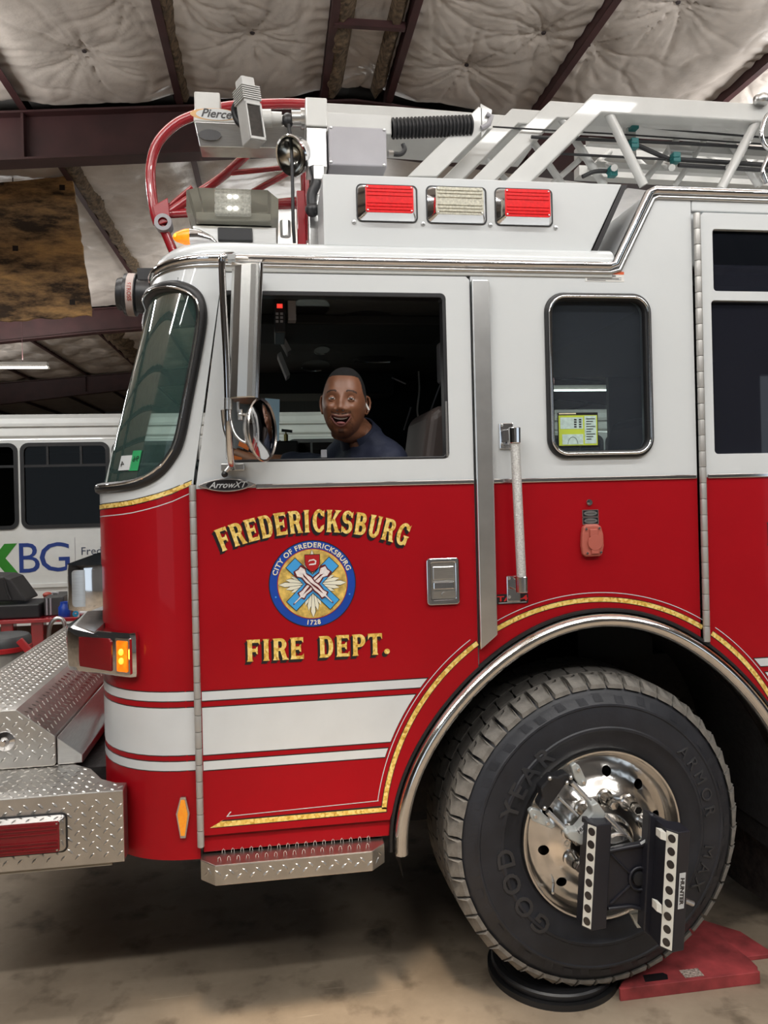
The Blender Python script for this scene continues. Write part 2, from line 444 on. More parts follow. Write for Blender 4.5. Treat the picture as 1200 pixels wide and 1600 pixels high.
FRAMES = [-2.6, 5.1, 12.7, 20.3]
for k, y in enumerate(FRAMES):
    if k == 0: continue                       # the frame over the camera is out of sight
    b = MB()
    hw = .11
    for x0, x1 in ((-15.9, RIDGE), (RIDGE, 15.9)):
        def zt(x): return zroof(x) - .02
        def dp(x): return .46 + (.035 * max(0, abs(x - RIDGE) - 4.5))
        for a, c in ((0, .03), (1, None)):
            pass
        xs = [x0 + (x1 - x0) * i / 8 for i in range(9)]
        for xa, xb in zip(xs[:-1], xs[1:]):
            ta, tb = zt(xa), zt(xb); da, db = dp(xa), dp(xb)
            for (y0, y1, u0, u1) in ((y - hw, y + hw, 0, .02), (y - .008, y + .008, .02, None), (y - hw, y + hw, None, None)):
                if u1 is not None: qa = (ta - u0, ta - u1); qb = (tb - u0, tb - u1)
                elif u0 is not None: qa = (ta - u0, ta - da + .02); qb = (tb - u0, tb - db + .02)
                else: qa = (ta - da + .02, ta - da); qb = (tb - db + .02, tb - db)
                b.prism([V(xa, y0, qa[0]), V(xa, y1, qa[0]), V(xa, y1, qa[1]), V(xa, y0, qa[1])], [V(xb, y0, qb[0]), V(xb, y1, qb[0]), V(xb, y1, qb[1]), V(xb, y0, qb[1])])
    # stiffener plates on the web
    for xs_ in (-2.25, -5.2, 2.7):
        b.box(xs_ - .012, xs_ + .012, y - .10, y + .10, zt(xs_) - .44, zt(xs_) - .02)
    b.build('roof_beam', MAROON, ceiling)
PURL = [-14.4, -12.8, -11.2, -9.7, -8.2, -6.7, -5.2, -3.72, -2.27, -.83, .57, 1.22, 2.72, 4.35, 5.85, 7.4, 8.9, 10.5, 12.1, 13.7]
def bent(mb, x, y0, y1):
    z = zroof(x)
    mb.box(x - .004, x + .004, y0, y1, z, z + .2); mb.box(x - .004, x + .062, y0, y1, z - .001, z + .006); mb.box(x - .062, x + .004, y0, y1, z + .194, z + .2)
for x in PURL:
    m = MB(); bent(m, x, -9, 30); m.build('purlin', MAROON, ceiling)

PINS = [(-.2, 3.05), (1.75, 2.85), (-1.52, 4.3), (-1.049, 3.56), (-.656, 3.511), (-.081, 4.083), (.328, 3.325), (1.361, 3.446), (2.413, 3.748), (1.895, 4.385), (3.303, 3.113), (2.853, 3.822), (4.412, 3.907)]
pin_me = MB().lathe([(.0, -.010), (.018, -.010), (.022, 0), (.006, .004), (.006, .05)], n=10).mesh('pin', mat('pin_washer', (.03, .02, .02), .7), 40)
def quilt(x0, x1, y0, y1, res, pins, seed, sag=.10, name='insulation_panel', torn=0.0):
    nx = max(6, int((x1 - x0) / res)); ny = max(6, int((y1 - y0) / res))
    vs = []; fs = []
    rnd = random.Random(seed)
    ph = {p: rnd.random() * 6.28 for p in pins}
    for j in range(ny + 1):
        y = y0 + (y1 - y0) * j / ny
        for i in range(nx + 1):
            x = x0 + (x1 - x0) * i / nx
            e = min(x - x0, x1 - x)
            s = 0.0; wr = 0.0; w = 1.0
            for p in pins:
                dx, dy = x - p[0], y - p[1]; d = sqrt(dx * dx + dy * dy)
                if d > 1.6: continue
                w *= 1 - math.exp(-(d / .26) ** 1.15)
                a = atan2(dy, dx); q = math.exp(-d / .30) * min(1, d / .05)
                aw = a + .25 * noise.noise(Vector((x * 2.5, y * 2.5, ph[p])))
                r1 = 1 - abs(sin(4.5 * aw + ph[p])); r2 = 1 - abs(sin(11.5 * aw + 2 * ph[p])); r3 = sin(38 * aw + 7 * d)
                wr += q * (.034 * r1 ** 4 + .020 * r2 ** 4 + .0065 * r3) + .016 * math.exp(-d / .62) * min(1, d / .1) * r1 ** 9
            ed = sm(e / .34)
            n_ = noise.fractal(Vector((x * 1.1 + seed, y * 1.1, seed * .7)), .9, 2.1, 4)
            pl = .008 * sin(34 * y + 6 * noise.noise(Vector((x * 3, y * 2, seed)))) * (1 - sm(e / .3))
            cr_ = 1 - abs(noise.noise(Vector((x * 2.2 + y * .6, y * 2.2 - x * .9, seed * 1.3))))
            z = zroof(x) + .13 - (sag * (.35 + .65 * ed)) * w - .035 * n_ * ed * w + wr * (.4 + .6 * ed) + pl * .9 + .012 * cr_ ** 14
            z -= .05 * (1 - ed) * .3
            vs.append((x, y, z))
    for j in range(ny):
        for i in range(nx):
            a = j * (nx + 1) + i; fs.append((a, a + nx + 1, a + nx + 2, a + 1))
    m = MB(); m.add(vs, fs)
    o = m.build(name, INS, ceiling, smooth=60, fix=False)
    return o
def autopins(x0, x1, y0, y1, seed):
    rnd = random.Random(seed); out = []; y = y0 + .5; k = 0
    while y < y1 - .2:
        out.append((x0 + (x1 - x0) * (.3 if k % 2 else .7) + rnd.uniform(-.1, .1), y + rnd.uniform(-.1, .1))); y += .62; k += 1
    return out
edges = PURL
for k in range(len(PURL) - 1):
    a, b = PURL[k] + .012, PURL[k + 1] - .012
    for f, (y0, y1) in enumerate(((-9, .6), (.6, 5.0), (5.2, 12.6), (12.8, 20.2), (20.4, 30))):
        seed = k * 7 + f
        near = (f == 1 and -4 < a < 5.5)
        mid = (f in (2, 3) and -9 < a < .7)
        if near:
            pins = [p for p in PINS if a < p[0] < b]
            pins += [p for p in autopins(a, b, .6, 2.9, seed)]
            if not [p for p in PINS if a < p[0] < b]: pins += autopins(a, b, 2.9, 5, seed)
            quilt(a, b, y0, y1, .022 if -2.4 < a < 4.4 else .045, pins, seed, sag=.11 if b - a > 1 else .05)
            for p in pins:
                if p in PINS: inst('pin', pin_me, ceiling, T(p[0], p[1], zroof(p[0]) + .125))
        elif mid:
            pins = autopins(a, b, y0, y1, seed)
            quilt(a, b, y0, y1, .05, pins, seed, sag=.13)
        else:
            quilt(a, b, y0, y1, .35, [], seed, sag=.06)
# torn fibre hanging along purlins
def torn(x, y0, y1, w, drop, seed):
    rnd = random.Random(seed); m = MB(); n = int((y1 - y0) / .05); A = []; 
    for j in range(n + 1):
        y = y0 + (y1 - y0) * j / n
        nn = noise.noise(Vector((y * 3.1, seed, 0))); n2 = noise.noise(Vector((y * 9, seed, 3)))
        A.append([V(x + .01, y, zroof(x) + .10), V(x + w * (.35 + .2 * n2), y, zroof(x) + .03 - drop * (.5 + nn)), V(x + w * (.8 + .5 * nn), y, zroof(x) + .02 - drop * (.3 + .6 * n2)), V(x + w * 1.3, y, zroof(x) + .12)])
    vs = [p for r in A for p in r]; fs = [(j * 4 + i, j * 4 + i + 1, (j + 1) * 4 + i + 1, (j + 1) * 4 + i) for j in range(n) for i in range(3)]
    m.add(vs, fs); m.build('torn_insulation', FIB, ceiling, smooth=80, fix=False)
torn(.57, 2.4, 5.0, .16, .06, 2)
torn(-.83, 1.8, 5.0, .11, .03, 5)
torn(-2.27, 5.2, 10.5, .18, .06, 9)
torn(-3.72, 12.9, 19, .4, .12, 12)
torn(1.05, 3.1, 5.0, .12, .05, 21)
cr = MB(); cr.box(.60, 1.2, 3.75, 3.80, 5.74, 5.80); cr.build('cross_strut', MAROON, ceiling)
# corrugated deck showing where the insulation is gone
dk = MB()
for i in range(7):
    y = 5.28 + i * .055; dk.tube([V(-4.4, y, zroof(-4.4) + .02), V(-2.35, y, zroof(-2.35) + .02)], .024, 6)
dk.build('corrugated_deck', mat('grey_deck_steel', (.16, .16, .16), .4, .6), ceiling)

def stained_board():
    m = mat('scorched_fibreboard', (.2, .1, .04), .9, var=0)
    nt = m.node_tree; b = nt.nodes['Principled BSDF']; tc = nt.nodes.new('ShaderNodeTexCoord')
    mp = nt.nodes.new('ShaderNodeMapping'); mp.inputs['Scale'].default_value = (.8, 1, 2.6); nt.links.new(tc.outputs['Object'], mp.inputs[0])
    n1 = nt.nodes.new('ShaderNodeTexNoise'); n1.inputs['Scale'].default_value = 1.5; n1.inputs['Detail'].default_value = 7; n1.inputs['Roughness'].default_value = .7
    nt.links.new(mp.outputs[0], n1.inputs['Vector'])
    r1 = nt.nodes.new('ShaderNodeValToRGB'); e = r1.color_ramp.elements
    e[0].position = .40; e[0].color = (.05, .032, .02, 1); e[1].position = .62; e[1].color = (.62, .37, .15, 1); q = e.new(.49); q.color = (.27, .165, .08, 1)
    nt.links.new(n1.outputs['Fac'], r1.inputs[0]); nt.links.new(r1.outputs[0], b.inputs['Base Color'])
    bp = nt.nodes.new('ShaderNodeBump'); bp.inputs['Strength'].default_value = .6; bp.inputs['Distance'].default_value = .02
    n2 = nt.nodes.new('ShaderNodeTexNoise'); n2.inputs['Scale'].default_value = 30; nt.links.new(tc.outputs['Object'], n2.inputs['Vector'])
    nt.links.new(n2.outputs['Fac'], bp.inputs['Height']); nt.links.new(bp.outputs[0], b.inputs['Normal'])
    return m
YB = 6.7
rnd = random.Random(3)
def edge(p, q, n, a): return [tuple(Vector(p).lerp(Vector(q), i / n) + Vector((rnd.uniform(-a, a), rnd.uniform(-a, a)))) for i in range(n)]
c = [at(-60, 292, YB), at(112, 274, YB), at(143, 492, YB), at(-60, 506, YB)]
c2 = [(p.x, p.z) for p in c]
ol = edge(c2[0], c2[1], 8, .006) + edge(c2[1], c2[2], 24, .012) + edge(c2[2], c2[3], 20, .012) + edge(c2[3], c2[0], 8, .006)
bd = MB().sheet(ol, XZ(YB), .05).build('fibreboard_panel', stained_board())
tag(bd, 'scorched brown fibreboard sheet hanging below the ceiling at far left', 'board')
for px, py in ((97, 293), (24, 388), (113, 472)):
    p = at(px, py, YB - .004); k = MB().box(p.x - .03, p.x + .03, p.y - .004, p.y + .004, p.z - .03, p.z + .03); k.build('nail_plate', mat('dark_nail_plate', (.02, .012, .01), .8), bd)
for px in (20, 105):
    p = at(px, 285, YB + .02); MB().tube([p, V(p.x, p.y, zroof(p.x) + .1)], .006, 6).build('hanger_wire', MAROON, bd)

# fluorescent fixtures
TUBE = mat('fluorescent_tube', (1, 1, .97), .3, emit=9.0, emcol=(1, .98, .92))
FIX = mat('white_lamp_reflector', (.75, .75, .73), .4)
LNAMES = ['strip light over the truck door', 'strip light over the crew door', 'strip light ahead of the truck', 'strip light over the truck body',
          'strip light behind the camera, left of centre', 'strip light behind the camera, right of centre', 'strip light behind the camera, far right', 'strip light behind the camera, far left',
          'strip light added between truck and bus, front end, to brighten the bus', 'strip light between truck and bus, rear end, strengthened to light the ceiling', 'lit white fluorescent strip hanging beyond the bus at far left', 'strip light hanging beyond the bus roof', 'strip light added out of view to brighten the far bays', 'strip light added above the cab roof to light the ceiling', 'strip light added above the aerial ladder to light the ceiling', 'strip light beyond the bus at the right']
for (x, y, z, L, wdn, wup), nm in zip(LAMPS, LNAMES):
    t = thing('fluorescent_fixture', (x, y, z), nm if nm.startswith('lit') else 'white fluorescent ' + nm, 'light fixture', 'shop strip lights')
    m = MB(); m.box(x - L / 2, x + L / 2, y - .06, y + .06, z + .03, z + .09)
    m.prism([V(x - L / 2, y - .14, z - .0), V(x - L / 2, y - .06, z + .035), V(x - L / 2, y + .06, z + .035), V(x - L / 2, y + .14, z - .0), V(x - L / 2, y + .06, z + .045), V(x - L / 2, y - .06, z + .045)],
            [V(x + L / 2, y - .14, z - .0), V(x + L / 2, y - .06, z + .035), V(x + L / 2, y + .06, z + .035), V(x + L / 2, y + .14, z - .0), V(x + L / 2, y + .06, z + .045), V(x + L / 2, y - .06, z + .045)])
    m.build('reflector', FIX, t)
    for s in (-.045, .045):
        MB().tube([V(x - L / 2 + .02, y + s, z + .005), V(x + L / 2 - .02, y + s, z + .005)], .013, 8).build('tube', TUBE, t)
    for sx in (-.8, .8):
        MB().tube([V(x + sx, y, z + .09), V(x + sx, y, zroof(x + sx) + .1)], .004, 5).build('hanger', MAROON, t)
    for up, w in ((0, wdn), (1, wup)):
        ld = bpy.data.lights.new('lamp_light', 'AREA'); ld.shape = 'RECTANGLE'; ld.size = L; ld.size_y = .2; ld.energy = w; ld.color = (1, .995, .975)
        lo = bpy.data.objects.new('lamp_light', ld); COL.objects.link(lo); par(lo, t)
        lo.location = (x, y, z - .012 if not up else z + .13)
        if up: lo.rotation_euler = (pi, 0, 0)

# warm high-bay lamp over the aisle beside the truck, tipped towards the floor at the cab
HBP = V(.15, -2.15, 4.9)
hb = thing('high_bay_lamp', HBP, 'bell-shaped warm high-bay lamp over the aisle beside the cab', 'light fixture')
ha = (HBP - V(.15, -.12, 0)).normalized()
m = MB(); m.lathe([(.04, .30), (.06, .28), (.07, .12), (.20, -.02), (.22, -.03), (.20, -.03), (.06, .11), (.0, .11)], HBP, ha, 28); m.build('lamp_shade', FIX, hb, smooth=40)
m = MB(); m.tube([HBP + ha * .3, V(HBP.x, HBP.y - .12, zroof(.15) + .1)], .006, 6); m.build('hanger', MAROON, hb)
ld = bpy.data.lights.new('lamp_light', 'SPOT'); ld.energy = 3000; ld.color = (1, .82, .62); ld.spot_size = radians(17); ld.spot_blend = 1.0; ld.shadow_soft_size = .28
lo = bpy.data.objects.new('lamp_light', ld); COL.objects.link(lo); par(lo, hb); lo.location = HBP - ha * .05; lo.rotation_euler = ha.to_track_quat('Z', 'Y').to_euler()
# ------------------------------------------------------------------ the fire truck
truck = thing('fire_truck', (1.2, 1.22, 0), 'red and white fire truck cab with an aerial ladder on its roof', 'fire truck')
ZB = 1.885                                    # height of the belt line
W2 = 2.44                                     # far side of the cab
AX, AZ = 1.155, .637                          # wheel arch centre
def ar(phi, R=.757): return R + .015 * cos(4 * phi)
def archpt(phi, R=.757): r = ar(phi, R); return (AX + r * cos(phi), AZ + r * sin(phi))
def arch(R, a0, a1, n): return [archpt(radians(a0 + (a1 - a0) * i / n), R) for i in range(n + 1)]

def prof(z):
    k = max(0.0, z - ZB) / .72
    return -.265 + .115 * k, .365 - .08 * k, .40
def surf(u, z, d=0.0):
    """front corner of the cab: u 0 at the door edge, 1 at the front face, beyond 1 across the front; d inwards"""
    u = max(0.0, u); x0, a, b = prof(z); n = 2.3
    if u <= 1:
        t = u * pi / 2; c, s_ = max(0, cos(t)), sin(t)
        p = Vector((x0 - a * s_ ** (2 / n), b - b * c ** (2 / n), z))
        nn = Vector((-s_ * b, -c * a, 0)).normalized()
    else:
        w = (u - 1) * .42
        p = Vector((x0 - a - .10 * (1 - ((w - .82) / .82) ** 2), b + w, z)); nn = Vector((-1, .1 * (w - .82), 0)).normalized()
    return p - nn * d
UF = 1 + 1.64 / .42                           # u of the far front corner start

# windshield opening on the corner surface (u, z)
WS = [(2.9, 2.585), (1.0, 2.582), (.6, 2.581), (.42, 2.577), (.28, 2.567), (.15, 2.539), (.09, 2.494), (.07, 2.413), (.08, 2.195), (.09, 2.053), (.12, 1.992), (.18, 1.943), (.28, 1.913), (.43, 1.9), (.77, 1.896), (1.1, 1.893), (2.9, 1.89)]
WSs = [tuple(p) for p in spline(WS, 5)]
BREAK = [tuple(p) for p in spline([(-.02, 1.905), (.01, 1.899), (.08, 1.876), (.19, 1.856), (.37, 1.837), (.66, 1.827), (1.0, 1.822), (2.9, 1.82)], 6)]
def zbreak(u):
    for (a, za), (b, zb) in zip(BREAK[:-1], BREAK[1:]):
        if a <= u <= b: return za + (zb - za) * (u - a) / (b - a + 1e-9)
    return 1.82
UE = 2.95
sk = MB()
sk.sheet([(0, .655), (UE, .655), (UE, 2.66), (0, 2.66)], surf, .02, holes=[WSs], lines=[[(max(.0005, min(UE - .001, u)), z) for u, z in BREAK]], grid=(.045, .07),
         matfn=lambda c: 0 if c[1] < zbreak(c[0]) else 1)
corner = sk.build('cab_corner', [RED, WHITE], truck, smooth=35)
# far half of the front, mirrored simply
fr = MB(); fr.prism([V(-.73, 1.2, .655), V(-.73, 2.1, .655), V(-.6, 2.35, .655), V(-.27, W2, .655), V(-.27, W2 - .02, .655), V(-.58, 2.3, .655), V(-.70, 2.08, .655), V(-.70, 1.2, .655)],
                    [V(-.73, 1.2, 1.9), V(-.73, 2.1, 1.9), V(-.6, 2.35, 1.9), V(-.27, W2, 1.9), V(-.27, W2 - .02, 1.9), V(-.58, 2.3, 1.9), V(-.70, 2.08, 1.9), V(-.70, 1.2, 1.9)])
fr.build('front_panel', RED, truck)
ap = MB(); ap.prism([V(-.42, 2.30, 1.9), V(-.27, W2, 1.9), V(-.22, W2 - .05, 1.9), V(-.38, 2.26, 1.9)], [V(-.27, 2.30, 2.62), V(-.15, W2, 2.62), V(-.10, W2 - .05, 2.62), V(-.23, 2.26, 2.62)]); ap.build('front_pillar', WHITE, truck)

def surftube(mb, pts, r, d, n=8, closed=False): mb.tube([surf(u, z, d) for u, z in pts], r, n, closed)
g = MB(); surftube(g, WSs, .0195, -.001, 8); g.build('windshield_gasket', RUBBER, corner, smooth=60)
def inset(pts, k, cu=1.2, cz=2.24): return [(u + (.018 * k if u < 1.5 else 0), z - .014 * k * (1 if z > cz else -1) * (1 if abs(z - cz) > .28 else .2)) for u, z in pts]
g = MB(); surftube(g, inset(WSs, .45), .0042, -.019, 6); g.build('windshield_trim', CHROME, corner, smooth=60)
WGL = glass('windshield_glass', (.52, .68, .64), .8, haze=(.16, .30, .27, .16))
gl = MB(); gl.sheet(WSs, lambda u, z, d: surf(u, z, .008 + d), 0, grid=(.06, .09)); gl.build('windshield', WGL, corner, smooth=60, fix=False)
# inspection stickers on the glass
INSP = mat('green_sticker', (.02, .30, .10), .5)
def onws(u0, u1, z0, z1): return lambda x, y, d: surf(u0 + (u1 - u0) * x, z0 + (z1 - z0) * y, .004 + d)
st = MB(); st.m = 1; st.sheet([(0, 0), (1, 0), (1, 1), (0, 1)], onws(.40, .52, 1.955, 2.005), 0, grid=(.2, .3)); st.m = 0
st.sheet([(0, 0), (1, 0), (1, 1), (0, 1)], onws(.33, .405, 1.952, 2.02), 0, grid=(.2, .3)); st.build('inspection_sticker', [INSP, WDEC], corner, fix=False)
st = MB(); f_ = onws(.33, .405, 1.952, 2.02)
st.text('96', lambda x, y, d: f_(1 - (.45 - x * .9) - .1, .45 + y * .5, -.001), .8); st.build('sticker_number', BLK, corner, fix=False); st = MB(); f_ = onws(.40, .52, 1.955, 2.005)
st.text('4', lambda x, y, d: f_(1 - (.3 - x * .9), .25 + y * .7, -.001), .8); st.build('sticker_number', BLK, corner, fix=False)

# gold band, white pin line and stripes on the corner
def bandsheet(name, zlo, zhi, u0, u1, m, d, parent, n=24):
    mb = MB(); A = []; B = []
    for i in range(n + 1):
        u = u0 + (u1 - u0) * i / n; A.append(surf(u, zlo(u), d)); B.append(surf(u, zhi(u), d))
    mb.add(A + B, [(i, i + 1, n + 2 + i, n + 1 + i) for i in range(n)])
    return mb.build(name, m, parent, smooth=60, fix=False)
bandsheet('gold_band', lambda u: zbreak(u) - .002, lambda u: zbreak(u) + .013, .004, 2, GOLD, -.0016, corner)
bandsheet('gold_band_outline', lambda u: zbreak(u) - .005, lambda u: zbreak(u) + .016, .004, 2, BLK, -.0008, corner)
bandsheet('pin_line', lambda u: zbreak(u) - .030, lambda u: zbreak(u) - .027, .004, 2, WDEC, -.0012, corner)
STRIPES = [(1.183, 1.212), (1.003, 1.159), (.952, .981)]
for z0, z1 in STRIPES:
    bandsheet('stripe_outline', lambda u: z0 - .0035, lambda u: z1 + .0035, .004, 2, BLK, -.0008, corner)
    bandsheet('stripe', lambda u: z0, lambda u: z1, .004, 2, WDEC, -.0016, corner)
# amber reflector low on the corner
mk = [(at(288, 1244).x, .867), (at(280, 1244).x, .867), (-.337, .814), (-.334, .79), (-.322, .732), (-.306, .732), (-.294, .79), (-.294, .811), (-.302, .867)]
mk = [(-.322, .867), (-.337, .812), (-.325, .732), (-.309, .732), (-.295, .812), (-.306, .867)]
def onc(k): return lambda x, z, d: surf(max(0, (-.265 - x) / .365) ** (2.3 / 2) * .66, z, d - k)
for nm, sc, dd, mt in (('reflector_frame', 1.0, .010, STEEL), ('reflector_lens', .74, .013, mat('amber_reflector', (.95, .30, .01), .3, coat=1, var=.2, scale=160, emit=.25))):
    cx, cz = -.316, .80
    pts = [(cx + (x - cx) * sc, cz + (z - cz) * (sc + (1 - sc) * .5)) for x, z in mk]
    MB().sheet(pts, onc(dd), .012).build(nm, mt, corner)

# ---- driver door
DX0, DX1, DZ0, DZ1 = -.252, .697, .735, 2.605
YD = -.010
def door_outline():
    o = [(DX0, DZ0), (.372, DZ0)]
    a0 = math.degrees(math.acos((.372 - AX) / .785)); ph = []
    for i in range(25):
        a = radians(173 - i * (173 - 126.5) / 24); r = ar(a, .772); ph.append((AX + r * cos(a), AZ + r * sin(a)))
    ph = [p for p in ph if p[1] > DZ0 + .01 and p[0] < DX1]
    o += ph + [(DX1, ph[-1][1] + .01), (DX1, DZ1 - .012), (DX1 - .012, DZ1), (-.138, DZ1), (-.150, DZ1 - .02), (DX0, ZB)]
    return o
WIN = rrect(-.150, .610, 1.972, 2.545, .018, 4)
dm = MB(); dm.sheet(door_outline(), XZ(YD), .045, holes=[WIN], lines=[[(DX0 + .0001, ZB), (DX1 - .0001, ZB)]], matfn=lambda c: 0 if c[1] < ZB else 1)
door = dm.build('driver_door', [RED, WHITE], truck, bevel=.005)
fm = MB(); fm.sheet(rrect(-.152, .612, 1.970, 2.547, .02, 4), XZ(YD - .001), .05, holes=[rrect(-.138, .598, 1.980, 2.530, .012, 4)]); fm.build('window_frame', BLACKP, door, bevel=.003)
MB().box(.600, .607, YD - .004, YD + .01, 1.978, 2.17).build('window_channel', STEEL, door)
MB().box(-.055, DX1, YD - .006, YD, ZB - .004, ZB + .012).build('belt_molding', CHROME, door, bevel=.003)
def decal(name, outline, m, lvl, parent, holes=(), Y=YD, th=0.0):
    return MB().sheet(outline, XZ(Y - .0008 * lvl), th, holes=holes).build(name, m, parent, fix=False)
GX, GZ, GR = 1.129, .673, .783                # gold line centre
def garc(R, a0, a1, n): return [(GX + R * cos(radians(a0 + (a1 - a0) * i / n)), GZ + R * sin(radians(a0 + (a1 - a0) * i / n))) for i in range(n + 1)]
def xcut(z, R=.818): return GX - sqrt(R * R - (z - GZ) ** 2)
def stripe_poly(z0, z1, x0, R):
    return [(x0, z0)] + [(xcut(z0 + (z1 - z0) * i / 5, R), z0 + (z1 - z0) * i / 5) for i in range(6)] + [(x0, z1)]
for z0, z1 in STRIPES:
    decal('stripe_outline', stripe_poly(z0 - .0035, z1 + .0035, DX0 + .004, .816), BLK, 1, door)
    decal('stripe', stripe_poly(z0, z1, DX0 + .004, .818), WDEC, 2, door)
def line_arc(name, R0, R1, a0, a1, m, lvl, parent, Y=YD, n=40):
    return decal(name, garc(R0, a0, a1, n) + garc(R1, a1, a0, n), m, lvl, parent, Y=Y)
AD = 123.6
line_arc('gold_line_outline', GR - .0105, GR + .0105, 172.6, AD, BLK, 1, door)
line_arc('gold_line', GR - .008, GR + .008, 172.6, AD, GOLD, 2, door)
line_arc('pin_line', GR + .0235, GR + .0262, 170.6, AD + 1, WDEC, 1.5, door)
xg = GX + GR * cos(radians(172.6)); zg = GZ + GR * sin(radians(172.6))
decal('gold_line_outline', [(-.222, zg - .016), (xg + .0105, zg - .012), (xg + .0105, zg + .012), (-.19, zg + .008)], BLK, 1, door)
decal('gold_line', [(-.232, zg - .014), (xg + .008, zg - .009), (xg + .008, zg + .006), (-.20, zg + .004), (-.185, zg + .010), (-.196, zg + .004)], GOLD, 2, door)
decal('pin_line', [(-.178, zg + .018), (xg - .018, zg + .0285), (xg - .018, zg + .031), (-.172, zg + .0205), (-.160, zg + .034), (-.165, zg + .034)], WDEC, 1.5, door)

# ---- gold lettering with a black block shadow: sign-painter capitals drawn as strokes
Tk = .20
def stem(x, t=Tk, y0=0, y1=1, sf=.045):
    return [[(x, y0), (x + t, y0), (x + t, y1), (x, y1)], [(x - sf, y0), (x + t + sf, y0), (x + t, y0 + .10), (x, y0 + .10)], [(x, y1 - .10), (x + t, y1 - .10), (x + t + sf, y1), (x - sf, y1)]]
def bar(x0, x1, y, h=.15, serif=0):
    o = [[(x0, y), (x1, y), (x1, y + h), (x0, y + h)]]
    if serif > 0: o.append([(x1 - .06, y), (x1 + .02, y - .11), (x1 + .02, y + h), (x1 - .06, y + h)])
    if serif < 0: o.append([(x1 - .06, y), (x1 + .02, y), (x1 + .02, y + h + .11), (x1 - .06, y + h)])
    return o
def arcs(cx, cy, rx, ry, a0, a1, t, ty=None, n=14):
    ty = ty or t * .8; o = []
    for i in range(n):
        a, b = radians(a0 + (a1 - a0) * i / n), radians(a0 + (a1 - a0) * (i + 1) / n)
        o.append([(cx + rx * cos(a), cy + ry * sin(a)), (cx + rx * cos(b), cy + ry * sin(b)), (cx + (rx - t) * cos(b), cy + (ry - ty) * sin(b)), (cx + (rx - t) * cos(a), cy + (ry - ty) * sin(a))])
    return o
def diag(x0, y0, x1, y1, t): return [[(x0, y0), (x0 + t, y0), (x1 + t, y1), (x1, y1)]]
def bowl(x0, x1, y0, y1, t=Tk):
    ry = (y1 - y0) / 2; rx = (x1 - x0) * .62
    return bar(x0, x1 - rx + .01, y1 - .14, .14) + bar(x0, x1 - rx + .01, y0, .14) + arcs(x1 - rx, y0 + ry, rx, ry, -90, 90, t, .14)
GL = {
 'F': (.60, stem(.06) + bar(.2, .58, .85, .15, 1) + bar(.2, .46, .43) + [[(.42, .36), (.50, .32), (.50, .68), (.42, .62)]]),
 'E': (.62, stem(.06) + bar(.2, .58, .85, .15, 1) + bar(.2, .46, .43) + [[(.42, .36), (.50, .32), (.50, .68), (.42, .62)]] + bar(.2, .60, 0, .15, -1)),
 'R': (.66, stem(.06) + bowl(.2, .62, .42, 1) + diag(.46, 0, .32, .5, .20) + [[(.42, 0), (.72, 0), (.66, .09), (.46, .09)]]),
 'D': (.66, stem(.06) + bowl(.2, .65, 0, 1)),
 'I': (.34, stem(.07)),
 'C': (.62, arcs(.36, .5, .33, .52, 38, 322, Tk, .15, 22) + [[(.50, .72), (.62, .68), (.62, 1.0), (.56, .90)], [(.50, .28), (.62, .34), (.60, .12), (.54, .10)]]),
 'K': (.68, stem(.06) + [[(.24, .40), (.50, 1), (.70, 1), (.30, .36)]] + [[(.28, .58), (.50, 0), (.72, 0), (.42, .66)]] + [[(.42, 1), (.76, 1), (.66, .91), (.50, .91)], [(.42, 0), (.78, 0), (.70, .09), (.48, .09)]]),
 'S': (.60, arcs(.31, .72, .27, .30, 25, 270, .18, .15, 16) + arcs(.31, .285, .29, .305, -155, 90, .18, .15, 16) + [[(.46, .74), (.57, .70), (.57, 1.0), (.50, .92)], [(.03, 0), (.12, .08), (.16, .26), (.03, .32)]]),
 'B': (.64, stem(.06) + bowl(.2, .58, .46, 1) + bowl(.2, .63, 0, .56)),
 'U': (.66, stem(.06, Tk, .3) [:1] + stem(.06, Tk)[2:] + [[(.06, .25), (.26, .25), (.26, .95), (.06, .95)], [(.46, .25), (.60, .25), (.60, .95), (.46, .95)]] + stem(.44, .16)[2:] + arcs(.33, .29, .27, .31, 180, 360, .19, .16, 14)),
 'G': (.66, arcs(.36, .5, .33, .52, 38, 330, Tk, .15, 22) + [[(.50, .72), (.62, .68), (.62, 1.0), (.56, .90)], [(.46, .08), (.64, .02), (.64, .46), (.46, .46)], [(.38, .46), (.70, .46), (.64, .36), (.44, .36)]]),
 'P': (.64, stem(.06) + bowl(.2, .62, .40, 1)),
 'T': (.62, stem(.21) + bar(.02, .62, .85, .15) + [[(.0, .72), (.08, .85), (.08, 1), (.0, 1)], [(.56, .85), (.64, .72), (.64, 1), (.56, 1)]]),
 '.': (.26, [circ(.13, .13, .13, 12)]), ' ': (.46, [])}
def wlen(txt, gap=.10): return sum(GL[c][0] for c in txt) + gap * (len(txt) - 1)
def word(txt, mp, gap=.10):
    """one mesh builder per letter"""
    x = -wlen(txt, gap) / 2; out = []
    for c in txt:
        mb = MB()
        for k, pl in enumerate(GL[c][1]): mb.add([mp(x + p[0], p[1]) - Vector((0, .00003 * k, 0)) for p in pl], [tuple(range(len(pl)))])
        x += GL[c][0] + gap
        if mb.f: out.append(mb)
    return out
def lettering(txt, fmap, dx, dz, parent):
    for nm, m, y, ox in (('letter_shadow', BLK, YD - .0012, 1), ('letter_shadow', BLK, YD - .0016, .5), ('letter', GOLD, YD - .0028, 0)):
        for mb in word(txt, lambda x, y_: Vector((fmap(x, y_)[0] + dx * ox, y, fmap(x, y_)[1] + dz * ox))): mb.build(nm, m, parent, fix=False)
wF = wlen('FREDERICKSBURG')
Hh, RA = .076, .86
